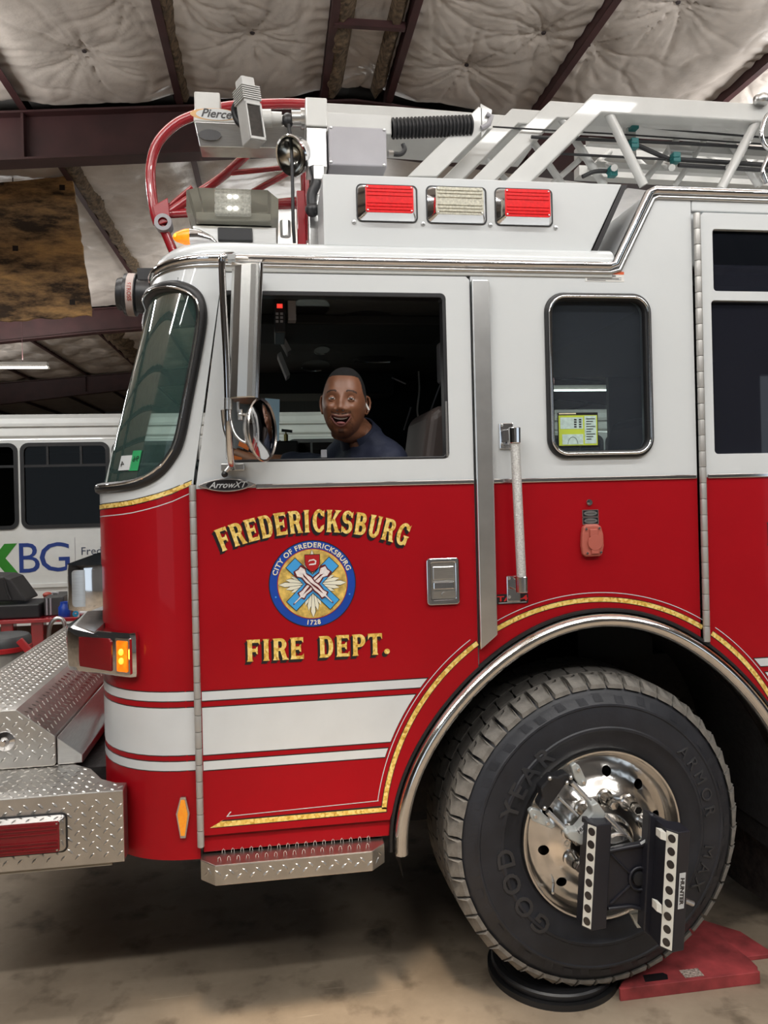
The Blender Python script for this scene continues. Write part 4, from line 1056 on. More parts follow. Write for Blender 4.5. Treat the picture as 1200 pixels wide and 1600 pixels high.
def block(y0, y1, half, r0, r1, skew=0, chamfer=.0, lip=0.0):
    """one tread block: arc half-width 'half' (rad), axial y0..y1"""
    r0 += DR; r1 += DR
    m = MB(); A = []; B = []
    pts = [(-half, y0), (half, y0), (half * 1.12, (y0 + y1) / 2), (half * .94, y1), (-half * .94, y1), (-half * 1.12, (y0 + y1) / 2)]
    for a, y in pts:
        a2 = a + skew * (y - y0); s = 0.97
        rr = r1 - (lip if y == y0 else 0)
        A.append(V(r0 * sin(a2), y, r0 * cos(a2))); B.append(V(rr * sin(a2 * s), y + (chamfer if y == y0 else 0), rr * cos(a2 * s)))
    m.prism(A, B); return m
step_a = 2 * pi / NB
sh = MB(); 
# shoulder block wraps over the edge
hw = step_a * .445
pts = [(-hw, .508, .010), (hw, .508, .010), (hw, .528, .062), (hw * 1.05, .528, .088), (-hw * .9, .528, .094), (-hw, .528, .062)]
inner = [V((r + DR) * sin(a), y, (r + DR) * cos(a)) for a, r, y in pts]
outer = [V((r + DR) * sin(a * .96), y, (r + DR) * cos(a * .96)) for a, r, y in [(-hw * .85, .522, .0125), (hw * .85, .522, .0125), (hw, .548, .040), (hw, .550, .088), (-hw * .9, .550, .093), (-hw, .548, .040)]]
sh.prism(inner, outer)
TREADW = mat('worn_shoulder_tread', (.19, .175, .155), .8, var=.25, scale=30, bump=.2, bscale=90)
shme = sh.mesh('tread_block', TREADW)
bm = bmesh.new(); bm.from_mesh(shme); bmesh.ops.recalc_face_normals(bm, faces=bm.faces); bm.to_mesh(shme); bm.free()
def bmesh_of(mb, nm):
    me = mb.mesh(nm, TREAD); b = bmesh.new(); b.from_mesh(me); bmesh.ops.recalc_face_normals(b, faces=b.faces); b.to_mesh(me); b.free(); return me
me2 = bmesh_of(block(.102, .178, step_a * .44, .525, .5505, skew=.25), 'tread_block')
me3 = bmesh_of(block(.186, .262, step_a * .44, .525, .5510, skew=-.25), 'tread_block')
me4 = bmesh_of(block(.270, .345, step_a * .44, .525, .5495, skew=.2), 'tread_block')
notch = MB().box(-.010, .010, .058, .068, .5475, .5505); 
nm_ = MB(); nm_.add([V(-.009, .056, .5508), V(.006, .056, .5508), (.006, .060, .5508), V(-.009, .060, .5508), V(.006, .056, .5508), V(.010, .072, .5508), V(.006, .074, .5508), V(.003, .060, .5508)], [(0, 1, 2, 3), (4, 5, 6, 7)])
nm_.v = [v + V(0, 0, DR) for v in nm_.v]
nme = nm_.mesh('tread_sipe', BLK)
for i in range(NB):
    a = i * step_a
    inst('tread_block', shme, wheel, RY(a)); inst('tread_block', me2, wheel, RY(a + step_a * .5)); inst('tread_block', me3, wheel, RY(a)); inst('tread_block', me4, wheel, RY(a + step_a * .5))
    inst('tread_sipe', nme, wheel, RY(a))
# sidewall ribs and lettering moulded in the rubber
def wring(R, a_mid, up=True, off=-.012, dep=.0):
    def mp(x, y, d):
        a = radians(a_mid) - x / R if up else radians(a_mid) + x / R
        r = R + y if up else R - y
        yy = -.0125 if r < .42 else -.0125 + (r - .42) * .14
        return Vector((r * cos(a), yy - .004 + d, r * sin(a)))
    return mp
MOULD = mat('moulded_lettering', (.032, .032, .035), .40, var=.1)
for txt, R, am, sz, sp_ in (('GOOD', .345, 207, .088, 1.25), ('YEAR', .345, 143, .088, 1.25)):
    w0 = {'GOOD': .0, 'YEAR': 0}[txt]
    t_ = MB(); t_.text(txt, wring(R, am), sz, depth=.005, bold=.0015, spacing=1.35); t_.build('sidewall_lettering', MOULD, wheel)
for txt, am in (('ARMOR', 24), ('MAX', -22)):
    t_ = MB(); t_.text(txt, wring(.400, am), .062, depth=.005, spacing=1.5); t_.build('sidewall_lettering', MOULD, wheel)
wf_ = MB()
for a in (172, 176): pass
rb = MB()
for i in range(40):                                   # scuff ribs near the shoulder
    a = 2 * pi * i / 40 + .02 * sin(i * 2.1)
    r0, r1 = (.472, .500) if i % 2 else (.480, .508)
    u = V(cos(a), 0, sin(a)); t = V(-sin(a), 0, cos(a)); y0 = -.006 + (r0 - .472) * .42; y1 = -.006 + (r1 - .472) * .42
    rb.add([u * r0 - t * .022 + V(0, y0 - .001, 0), u * r0 + t * .012 + V(0, y0 - .001, 0), u * r1 + t * .024 + V(0, y1 - .001, 0), u * r1 - t * .010 + V(0, y1 - .001, 0), u * r0 - t * .014 + V(0, y0 - .0014, 0), u * r0 + t * .010 + V(0, y0 - .0014, 0), u * r1 + t * .014 + V(0, y1 - .0014, 0), u * r1 - t * .008 + V(0, y1 - .0014, 0)],
           [(4, 5, 6, 7), (0, 1, 5, 4), (1, 2, 6, 5), (2, 3, 7, 6), (3, 0, 4, 7)])
rb.build('shoulder_ribs', TIRE, wheel)['kind'] = 'stuff'
# aluminium rim
RIMA = mat('rim_aluminium', (.74, .72, .69), .19, 1.0, var=.08, scale=18)
rm = MB(); rm.lathe([(.300, .060), (.304, .020), (.305, .004), (.302, -.004), (.296, -.004), (.290, .004), (.286, .020), (.276, .034), (.268, .040)], (0, 0, 0), YA, 80)
rim = rm.build('rim', RIMA, wheel, smooth=40)
HH = [circ(.222 * cos(2 * pi * k / 10 + .18), .222 * sin(2 * pi * k / 10 + .18), .0185, 14) for k in range(10)]
def fy(r): return .040 - .020 * sm((.268 - r) / .05) - .055 * sm((.22 - r) / .08) 
rd = MB(); rd.sheet(circ(0, 0, .268, 80), lambda x, z, d: V(x, fy(sqrt(x * x + z * z)) + d, z), .02, holes=HH + [circ(0, 0, .085, 36)], grid=(.018, .018)); rd.build('rim_disc', RIMA, wheel, smooth=40)
hb = MB(); hb.lathe([(.29, .14), (.1, .14), (.0, .14)], (0, 0, 0), YA, 32); hb.build('wheel_back', BLK, wheel)
hc = MB(); hc.lathe([(.092, -.032), (.090, -.055), (.080, -.072), (.070, -.074), (.064, -.095), (.050, -.118), (.03, -.126), (0, -.128)], (0, 0, 0), YA, 36); hc.build('hub_cap', RIMA, wheel, smooth=35)
lnm = MB(); lnm.lathe([(.029, .0), (.030, -.012), (.024, -.016), (.021, -.040), (.019, -.052)], (0, 0, 0), YA, 18); lnm.lathe([(.0165, -.050), (.0165, -.078), (.014, -.082), (0, -.083)], (0, 0, 0), YA, 6)
lme = lnm.mesh('lug_nut', RIMA, 35); 
for k in range(10):
    a = 2 * pi * k / 10 + .36; inst('lug_nut', lme, wheel, T(.148 * cos(a), -.026, .148 * sin(a)))
vl = MB(); vl.tube([V(-.18, .03, -.17), V(-.20, -.01, -.18)], .005, 8); vl.build('valve_stem', STEEL, wheel)
# the other front wheel, seen dark under the truck
ow = MB(); ow.lathe([(.30, .03), (.38, 0), (.46, 0), (.53, .03), (.548, .06), (.548, .36), (.52, .40), (.3, .36)], (1.145, 2.03, .602), YA, 48); ow.build('far_wheel', TIRE, truck, smooth=40)

# ------------------------------------------------------------------ turn plate and ramp
tp = thing('turn_plate', (1.04, .21, 0), 'round black alignment turn plate under the front tyre', 'turn plate')
m = MB(); m.lathe([(0, .0), (.250, .0), (.250, .022), (0, .022)], (1.03, .235, 0), (0, 0, 1), 56); m.build('base_disc', RUBBER, tp, smooth=35)
m = MB(); m.lathe([(.0, .024), (.232, .024), (.236, .030), (.236, .044), (.230, .050), (0, .050)], (1.03, .235, 0), (0, 0, 1), 56); m.build('top_disc', BLACKP, tp, smooth=35)
m = MB()
for k in range(6): m.lathe([(.06 + k * .028, .0502), (.065 + k * .028, .052), (.07 + k * .028, .0502)], (1.03, .235, 0), (0, 0, 1), 56)
m.build('grip_rings', RUBBER, tp, smooth=50)['kind'] = 'stuff'
RAMPM = mat('worn_red_ramp_paint', (.30, .042, .045), .6, var=.45, scale=11, bump=.1, bscale=50)
rt = thing('wheel_ramp', (1.5, .3, 0), 'worn red steel ramp plate behind the front tyre', 'ramp')
m = MB(); m.prism([V(1.19, .018, 0), V(1.19, .018, .030), V(1.19, .60, .050), V(1.19, .60, 0)], [V(1.750, .018, 0), V(1.750, .018, .036), V(1.750, .30, .050), V(1.750, .30, 0)])
ro = [(1.20, .02), (1.745, .02), (1.765, .045), (1.765, .10), (1.72, .40), (1.60, .72), (1.24, .72), (1.24, .50), (1.31, .36), (1.325, .22), (1.29, .10), (1.225, .05)]
m = MB(); m.prism([V(x, y, 0) for x, y in ro], [V(x, y, .040) for x, y in ro]); m.build('ramp_deck', RAMPM, rt, bevel=.003)
m = MB(); m.box(1.20, 1.75, .008, .02, .0, .045); m.build('ramp_lip', RAMPM, rt, bevel=.002)
ro2 = [(1.772, .14), (1.90, .14), (1.86, .30), (1.74, .42)]
m = MB(); m.prism([V(x, y, 0) for x, y in ro2], [V(x, y, .018) for x, y in ro2]); m.build('ramp_tongue', RAMPM, rt, bevel=.002)
m = MB(); m.box(1.465, 1.54, .03, .075, .0401, .0412); m.build('ramp_sticker', mat('scuffed_sticker', (.35, .28, .24), .8, var=.8, scale=120), rt)
m = MB(); m.sheet([(1.31, .035), (1.40, .035), (1.41, .06), (1.40, .075), (1.32, .075)], lambda x, y, d: V(x, y, .0404), 0); m.build('ramp_slot', BLK, rt, fix=False)

# ------------------------------------------------------------------ wheel alignment target clamped to the rim
al = thing('alignment_target', (1.2, -.12, .6), 'black and silver wheel alignment target clamped on the rim', 'wheel sensor')
SILV = mat('silver_casting', (.56, .59, .58), .38, .5, var=.05)
TGT = mat('target_black', (.014, .014, .020), .40, var=.1); TWH = mat('target_white', (.78, .77, .70), .5, var=.02)
ROD = mat('satin_rod', (.78, .78, .78), .30, .9)
YC = -.10
def P(px, py, Y=YC): return at(px, py, Y)
for (a, b) in (((893, 1222), (928, 1259)), ((855, 1268), (890, 1302))): MB().tube([P(*a), P(*b)], .0085, 12).build('guide_rod', ROD, al, smooth=50)
for (a, b) in (((945, 1274), (984, 1314)), ((905, 1312), (921, 1328))): MB().tube([P(*a), P(*b)], .0105, 12).build('guide_rod', ROD, al, smooth=50)
MB().tube([P(873, 1246), P(903, 1275)], .0045, 8).build('lead_screw', STEEL, al)
def plate(pix, Y, th): return MB().sheet([(P(x, y, Y).x, P(x, y, Y).z) for x, y in pix], XZ(Y), th)
plate([(924, 1258), (934, 1254), (947, 1272), (944, 1282), (914, 1320), (908, 1321), (890, 1312), (883, 1303), (890, 1298), (902, 1298), (926, 1270)], YC - .03, .045).build('clamp_bracket', SILV, al, bevel=.005)
hl_ = MB(); hl_.lathe([(.0105, .0), (.0105, .004), (.006, .004), (.006, .0)], P(886, 1318, YC - .031), (0, -1, 0), 16); hl_.build('bracket_bore', STEEL, al)
def ontilt(px, py, ang, Y):
    o = P(px, py, Y); c, s = cos(ang), sin(ang)
    return lambda x, y, d: V(o.x + x * c - y * s, Y - .0006, o.z + x * s + y * c)
lab = ontilt(914, 1290, radians(40), YC - .031)
m = MB(); m.add([lab(x, y, 0) for x, y in ((-.030, -.012), (.030, -.012), (.030, .012), (-.030, .012))], [(0, 1, 2, 3)]); m.build('bracket_label', WDEC, al, fix=False)
lab2 = ontilt(914, 1290, radians(40), YC - .0316); m = MB(); m.text('HUNTER', lambda x, y, d: lab2(x, y - .006, 0), .017, shear=.2, bold=.0006); m.build('label_lettering', BLK, al, fix=False)
blk = [(845, 1232), (862, 1213), (872, 1214), (885, 1208), (894, 1214), (893, 1224), (884, 1226), (858, 1263), (852, 1268), (844, 1265), (842, 1258), (848, 1247)]
plate(blk, YC - .01, .05).build('clamp_jaw_block', BLACKP, al, bevel=.006)
for px, py in ((859, 1216), (851, 1263), (892, 1215), (886, 1223)): m = MB(); m.ball(P(px, py, YC - .02), .008, 10); m.build('jaw_bolt', STEEL, al, smooth=60)
plate([(892, 1197), (899, 1192), (906, 1197), (918, 1222), (916, 1229), (907, 1230), (898, 1216)], YC + .005, .02).build('rim_claw', SILV, al, bevel=.004)
plate([(826, 1268), (831, 1263), (843, 1266), (858, 1280), (868, 1292), (862, 1296), (832, 1283)], YC + .005, .02).build('rim_claw', SILV, al, bevel=.004)
plate([(985, 1428), (1000, 1424), (1006, 1440), (1003, 1450), (996, 1451)], YC + .005, .02).build('rim_claw', SILV, al, bevel=.004)
for px, py in ((903, 1202), (836, 1275), (911, 1222), (855, 1286), (1002, 1445)): m = MB(); m.lathe([(0, .008), (.006, .008), (.007, 0)], P(px, py, YC + .004), (0, -1, 0), 8); m.build('claw_bolt', CHROME, al)
def post(name, tl, bl, Y, wl, wr, depth, ndots, top, hang=.0):
    """target post with a white dotted face turned to the left and a black face turned to the right"""
    a, b = P(*tl, Y), P(*bl, Y); ax = (a - b); L = ax.length; ax.normalize()
    lf = Vector((.62, -.78, 0)).normalized(); lf = (lf - ax * lf.dot(ax)).normalized()      # along the dotted face, left edge to right edge
    rf = Vector((.97, .24, 0)).normalized(); rf = (rf - ax * rf.dot(ax)).normalized()
    e = b + lf * wl; f = e + rf * wr; g = f + Vector((0, depth, 0)); h = b + Vector((0, depth, 0))
    m = MB(); m.prism([b, e, f, g, h], [p + ax * L for p in (b, e, f, g, h)]); o = m.build(name, TGT, al, bevel=.003)
    nl = lf.cross(ax).normalized()
    if nl.y > 0: nl = -nl
    m = MB(); q = b + nl * .0012
    m.add([q + lf * .002 + ax * .006, q + lf * (wl - .002) + ax * .006, q + lf * (wl - .002) + ax * (L - .006), q + lf * .002 + ax * (L - .006)], [(0, 1, 2, 3)]); m.build('dotted_strip', TWH, o, fix=False)
    for k in range(ndots):
        t = (k + .62) * L / (ndots + .25); cc = b + nl * .0022 + lf * wl / 2 + ax * t; r = min(wl * .36, L / ndots * .30)
        m = MB(); m.add([cc + lf * r * cos(2 * pi * i / 16) + ax * r * 1.05 * sin(2 * pi * i / 16) for i in range(16)], [tuple(range(16))]); m.build('dot', BLK, o, fix=False)
    return o, b, e, f, ax, L, rf, lf
o1 = post('target_post', (918, 1284), (909, 1448), -.16, .036, .060, .05, 8, 0)
o2 = post('target_post', (1041, 1294), (1031, 1480), -.26, .042, .048, .07, 9, 0)
# HUNTER label on the right post
o, b, e, f, ax, L, rf, lf = o2
nr = rf.cross(ax).normalized()
if nr.y > 0: nr = -nr
q = e + nr * .002 + rf * .010
m = MB(); m.add([q + ax * (L * .36), q + rf * .026 + ax * (L * .36), q + rf * .026 + ax * (L * .66), q + ax * (L * .66)], [(0, 1, 2, 3)]); m.build('post_label', WDEC, o, fix=False)
q2 = q + nr * .0008 + rf * .006 + ax * (L * .51)
m = MB(); m.text('HUNTER', lambda x, y, d: q2 + rf * y - ax * x, .022, bold=.0010, shear=.15); m.build('post_lettering', BLK, o, fix=False)
# back block and web between the posts
plate([(1015, 1273), (1026, 1276), (1062, 1296), (1062, 1480), (1030, 1475), (1006, 1455), (1012, 1330)], -.19, .05).build('post_backing', TGT, al, bevel=.004)
m = MB(); m.ball(P(1018, 1274, -.18), .010, 10); m.build('backing_knob', TGT, al)
web = [(950, 1328), (975, 1322), (1000, 1318), (1022, 1305), (1028, 1310), (1024, 1435), (1012, 1428), (998, 1416), (960, 1420), (948, 1424)]
wb = plate(web, -.155, .02); w_ = wb.build('target_web', TGT, al, bevel=.003)
fr_ = MB(); fr_.tube([P(x, y, -.160) for x, y in [(950, 1330), (975, 1325), (1003, 1320), (1026, 1307)]], .007, 8); fr_.tube([P(x, y, -.160) for x, y in [(950, 1420), (985, 1416), (1003, 1420), (1022, 1436)]], .007, 8)
fr_.tube([P(952, 1332, -.158), P(987, 1367, -.158)], .005, 6); fr_.tube([P(954, 1412, -.158), P(988, 1380, -.158)], .005, 6); fr_.tube([P(1022, 1325, -.158), P(1008, 1362, -.158)], .005, 6); fr_.tube([P(1020, 1418, -.158), P(1008, 1385, -.158)], .005, 6)
fr_.build('web_ribs', TGT, w_, smooth=60)
m = MB(); c = P(998, 1372, -.157); m.tube([c + V(.034 * cos(2 * pi * k / 24), -.004, .038 * sin(2 * pi * k / 24)) for k in range(24)], .005, 8, closed=True); m.build('web_boss', TGT, w_, smooth=60)
m = MB(); m.lathe([(0, .010), (.022, .008), (.024, 0)], c, (0, -1, 0), 20); m.build('boss_knob', BLACKP, w_, smooth=40)
for pix in ([(1000, 1317), (1016, 1307), (1018, 1310), (1002, 1320)],): plate(pix, -.170, .002).build('white_tape', WDEC, w_)
for pix in ([(1032, 1299), (1041, 1301), (1041, 1314), (1032, 1311)], [(1026, 1411), (1034, 1414), (1034, 1428), (1026, 1424)]): plate(pix, -.285, .03).build('white_tab', TWH, al)
m = MB(); m.tube([P(1066, 1405, -.2), P(1083, 1412, -.2)], .009, 10); m.build('clamp_lever', STEEL, al, smooth=50)
# ------------------------------------------------------------------ roof: brow trim, cap, light box
trim = MB()
path = [surf(UE - .02 - i * (UE - .02) / 40, 2.655, -.004) for i in range(41)] + [V(.2, -.006, 2.652), V(.7, -.006, 2.652), V(1.215, -.006, 2.652), V(1.240, -.006, 2.660), V(1.375, -.006, 2.920), V(1.400, -.006, 2.931), V(1.6, -.006, 2.931), V(2.75, -.006, 2.931)]
trim.tube(path, .0155, 10); tr1 = trim.build('roof_trim', CHROME, truck, smooth=50)
t2 = MB(); t2.tube([p + V(0, .004, -.022) for p in path[20:43]] + [V(1.22, -.002, 2.630), V(1.258, -.002, 2.640), V(1.393, -.002, 2.900), V(1.41, -.002, 2.908), V(2.75, -.002, 2.908)], .0085, 8); t2.build('roof_trim_lower', STEEL, truck, smooth=50)
# rain gutter band under the trim over the door
MB().box(-.14, 1.23, -.004, .03, 2.610, 2.640).build('gutter', mat('gutter_steel', (.45, .45, .43), .4, .6), truck, bevel=.003)  # plain mid-grey steel band
# roof cap (crowned sheet behind the trim)
def capz(x, y): return 2.655 + .085 * sm((y + .02) / .22) + .05 * sm((y - .1) / 1.0)
rc = MB(); rows = []
for i in range(40):
    u = i / 39 * 1.0
    pass
NU = 22; vs = []; fs = []
prof_c = [(.0, .0), (.0, .020), (.012, .040), (.035, .058), (.08, .070), (.20, .082), (.45, .10)]
spine = [surf(1.9 - k * .1, 2.662, 0) for k in range(20)] + [V(.1, 0, 2.662), V(.5, 0, 2.662), V(1.0, 0, 2.662), V(1.24, 0, 2.662)]
for k, p in enumerate(spine):
    a = spine[max(0, k - 1)]; b = spine[min(len(spine) - 1, k + 1)]; t = (b - a).normalized(); n = V(-t.y, t.x, 0)
    if n.y < 0 and k > 18: n = -n
    cen = V(.4, 1.0, 2.66); n = (cen - p); n.z = 0
    nn = V(-t.y, t.x, 0);  nn = nn if nn.dot(n) > 0 else -nn
    for d, h in prof_c: vs.append(p + nn * d + V(0, 0, h))
k = len(prof_c); fs = [(i * k + j, i * k + j + 1, (i + 1) * k + j + 1, (i + 1) * k + j) for i in range(len(spine) - 1) for j in range(k - 1)]
rc.add(vs, fs); rc.build('roof_cap', WHITE, truck, smooth=60, fix=False)
MB().box(-.20, 3.0, .3, W2 - .3, 2.68, 2.74).build('roof_deck', WHITE, truck)
# raised rear roof
rr = MB(); ro = [(1.236, 2.66), (1.380, 2.930), (3.0, 2.930), (3.0, 2.66)]
rr.prism([V(x, .012, z) for x, z in ro], [V(x, W2 - .02, z) for x, z in ro]); rr.build('raised_roof', WHITE, truck, bevel=.01)
# light box panel
LBY = .030
lbx = MB(); lo = [(.196, 2.716), (1.160, 2.708), (1.290, 2.964), (.196, 2.964)]
lbx.prism([V(x, LBY, z) for x, z in lo], [V(x, LBY + .30, z) for x, z in lo]); lbox = lbx.build('light_box', WHITE, truck, bevel=.004)
MB().prism([V(1.165, LBY + .004, 2.705), V(1.185, LBY + .004, 2.705), V(1.312, LBY + .004, 2.962), V(1.292, LBY + .004, 2.962)], [V(1.165, LBY + .2, 2.705), V(1.185, LBY + .2, 2.705), V(1.312, LBY + .2, 2.962), V(1.292, LBY + .2, 2.962)]).build('box_gap', BLK, lbox)
for (a, b), l in zip((((.315, 2.928), (.523, 2.805)), ((.562, 2.930), (.773, 2.805)), ((.811, 2.931), (1.018, 2.804))), (LRED, LCLR, LRED)):
    seal_light('warning_light', a, b, LBY, l, lbox, bezel=.024)
for x, z in ((.301, 2.799), (.545, 2.799), (.789, 2.801), (1.032, 2.798)):
    m = MB(); m.lathe([(0, .007), (.006, .006), (.008, 0)], (x, LBY, z), (0, -1, 0), 10); m.build('box_screw', STEEL, lbox, smooth=40)

# ------------------------------------------------------------------ aerial ladder
LY = .62
lad = MB()
def rail(mb, pix, Y, h, w):
    P = [at(x, y, Y) for x, y in pix]
    # mitred beam through the points
    n = len(P); A = []
    for i, p in enumerate(P):
        d0 = (P[i] - P[i - 1]).normalized() if i else (P[1] - P[0]).normalized(); d1 = (P[i + 1] - P[i]).normalized() if i < n - 1 else d0
        d = (d0 + d1).normalized(); up = V(-d.z, 0, d.x); up = up if up.z > 0 else -up
        if i in (0,): up = V(0, 0, 1) if False else up
        k = 1 / max(.5, up.dot(V(-d0.z, 0, d0.x)) if V(-d0.z, 0, d0.x).z > 0 else up.dot(V(d0.z, 0, -d0.x)))
        A.append((p, up * h * k))
    vs = []
    for p, u in A: vs += [p, p + V(0, w, 0), p + V(0, w, 0) - u, p - u]
    fs = [(4 * i + j, 4 * i + (j + 1) % 4, 4 * i + 4 + (j + 1) % 4, 4 * i + 4 + j) for i in range(n - 1) for j in range(4)] + [(0, 1, 2, 3), tuple(4 * (n - 1) + j for j in (3, 2, 1, 0))]
    return mb.add(vs, fs)
rail(lad, [(782, 290), (928, 146), (1010, 151), (1290, 168)], LY, .082, .13)
ladder = lad.build('ladder_base_rail', LADW, truck, bevel=.006)
ladder['label'] = 'white aerial ladder side rail'
m = MB(); rail(m, [(726, 292), (860, 157), (990, 166), (1290, 186)], LY + .16, .076, .10); m.build('ladder_middle_rail', LADW, ladder, bevel=.005)
m = MB(); rail(m, [(678, 292), (800, 169), (900, 176), (1290, 200)], LY + .28, .07, .08); m.build('ladder_fly_rail', LADW, ladder, bevel=.005)
gp = [(636, 276), (748, 166), (753, 168), (753, 205), (682, 276)]
m = MB(); m.sheet([(at(x, y, LY + .1).x, at(x, y, LY + .1).z) for x, y in gp], XZ(LY + .10), .03); m.build('ladder_gusset', LADW, ladder, bevel=.004)
ey = at(757, 178, LY + .1); m = MB(); m.sheet([(ey.x - .016, ey.z + .045), (ey.x + .035, ey.z + .02), (ey.x + .025, ey.z - .05), (ey.x - .016, ey.z - .105)], XZ(LY + .1), .012); m.build('gusset_eye', LADW, ladder)
m = MB(); m.tube([at(752, 200, LY + .09), at(764, 194, LY + .09), at(768, 182, LY + .09), at(760, 178, LY + .09)], .011, 8); m.build('gusset_hook', GREYP, ladder, smooth=60)
def strut(pa, pb, Y, r): MB().tube([at(*pa, Y), at(*pb, Y)], r, 10).build('ladder_strut', LADW, ladder, smooth=50)
strut((948, 172), (1006, 290), LY + .03, .0215); strut((1184, 186), (1126, 296), LY + .03, .0215)
strut((874, 180), (944, 290), LY + .19, .019); strut((811, 190), (880, 290), LY + .31, .017); strut((905, 250), (862, 288), LY + .31, .014)
strut((1060, 215), (1006, 284), LY + .35, .015); strut((1130, 205), (1185, 290), LY + .30, .018); strut((1100, 220), (1055, 290), LY + .34, .014); strut((1150, 240), (1190, 290), LY + .36, .015)
strut((760, 250), (800, 290), LY + .35, .014)
# far side of the ladder
FY = 1.75
for pix in ([(905, 226), (1290, 248)], [(905, 258), (1290, 280)]): 
    m = MB(); rail(m, pix, FY, .06, .08); m.build('ladder_far_rail', LADW, ladder)
for k in range(6):
    x = 920 + k * 60; a, b = ((x, 236), (x + 34, 266)) if k % 2 else ((x + 34, 236), (x, 266))
    MB().tube([at(*a, FY), at(*b, FY)], .017, 8).build('ladder_far_strut', LADW, ladder, smooth=50)
for pix, Y in (([(920, 214), (1240, 238)], 1.05), ([(932, 252), (1240, 270)], 1.1), ([(1080, 228), (1240, 238)], .95)):
    m = MB(); rail(m, pix, Y, .03, .04); m.build('ladder_inner_rail', LADW, ladder)
for k, x in enumerate((960, 1050, 1140, 1230)):
    MB().tube([at(x, 262, .70), at(x - 24, 252, FY)], .016, 8).build('ladder_rung', LADW, ladder, smooth=50)
m = MB(); p = at(1045, 232, .82); m.sheet([(p.x, p.z + .02), (p.x + .12, p.z + .01), (p.x + .12, p.z - .05), (p.x + .02, p.z - .06)], XZ(.82), .02); m.build('ladder_bracket', LADW, ladder)
p = at(978, 205, .80); MB().box(p.x, p.x + .05, .80, .83, p.z - .12, p.z + .04).build('ladder_bracket', LADW, ladder)
TEAL = mat('teal_connector', (.01, .14, .14), .45, var=.1)
CAB = mat('black_cable', (.02, .02, .022), .5)
for px, py in ((990, 195), (990, 225), (1055, 247), (957, 268)):
    p = at(px, py, .74); m = MB(); m.box(p.x - .018, p.x + .018, p.y - .02, p.y + .02, p.z - .025, p.z + .022); m.box(p.x - .022, p.x + .010, p.y - .024, p.y + .024, p.z - .006, p.z + .006); m.build('cable_connector', TEAL, ladder, bevel=.004)
for pts, r in (([(970, 197), (982, 193), (990, 196), (1100, 207), (1290, 222)], .006), ([(975, 232), (990, 226), (1020, 238), (1046, 249), (1058, 249), (1200, 258), (1290, 264)], .011), ([(910, 276), (930, 268), (957, 268)], .010),
               ([(770, 198), (900, 206), (1000, 212), (1290, 232)], .004), ([(830, 214), (1100, 226), (1290, 240)], .008), ([(870, 240), (1290, 262)], .006), ([(1060, 258), (1290, 272)], .010)):
    MB().tube(spline([at(x, y, .76) for x, y in pts], 6), r, 7).build('ladder_cable', CAB, ladder, smooth=60)
hp_ = spline([at(x, y, .58) for x, y in ((1212, 176), (1198, 182), (1190, 205), (1194, 225), (1204, 236), (1198, 250), (1192, 268), (1198, 286))], 6)
MB().tube(hp_, .011, 8).build('chrome_hose_loop', CHROME, ladder, smooth=60)
p = at(1190, 156, .6); m = MB(); m.lathe([(0, .02), (.03, .02), (.036, .012), (.036, -.01), (.03, -.02), (0, -.02)], p, (0, 0, 1), 20); m.build('rail_roller', STEEL, ladder, smooth=40)
# bed beam behind the box and corrugated hose
m = MB(); rail(m, [(505, 160), (620, 166), (850, 184)], .95, .075, .4); m.build('ladder_bed_beam', LADW, truck, bevel=.006)
m = MB(); rail(m, [(505, 174), (612, 180)], .70, .085, .2); m.build('ladder_tip_box', LADW, truck, bevel=.005)
a, b = at(612, 201, .72), at(738, 196, .72); hs = MB(); N = 22; pr = []
for i in range(N):
    x0 = i / N
    for q, r in ((0, .037), (.25, .045), (.6, .045), (.85, .037)): pr.append((r, (b - a).length * (x0 + q / N)))
hs.lathe(pr, a, (b - a), 18); hs.build('corrugated_hose', CAB, truck, smooth=50)
# grey control box and post
p, q = at(513, 196, .34), at(605, 261, .34)
MB().box(p.x, q.x, .34, .60, q.z, p.z).build('control_box', GREYP, truck, bevel=.006)
sc = MB()
for px, py in ((517, 199), (600, 203), (517, 253), (600, 258)): sc.lathe([(0, .004), (.005, .003), (.006, 0)], at(px, py, .34), (0, -1, 0), 8)
sc.build('box_screws', STEEL, truck)['kind'] = 'stuff'
MB().tube(spline([at(608, 240, .42), at(625, 241, .42), at(632, 234, .42), at(630, 225, .42)], 5), .010, 8).build('box_cable', CAB, truck, smooth=60)
m = MB(); m.lathe([(.010, 0), (.014, .004), (.014, .02), (.010, .024)], at(606, 240, .42), (1, 0, 0), 8); m.build('cable_gland', STEEL, truck)
p, q = at(477, 151, .36), at(512, 198, .36); MB().box(p.x, q.x, .36, .50, q.z, p.z).build('light_post_cap', LADW, truck, bevel=.005)
p, q = at(479, 198, .37), at(512, 262, .37); MB().box(p.x, q.x, .37, .50, q.z, p.z).build('light_post', STEEL, truck, bevel=.004)
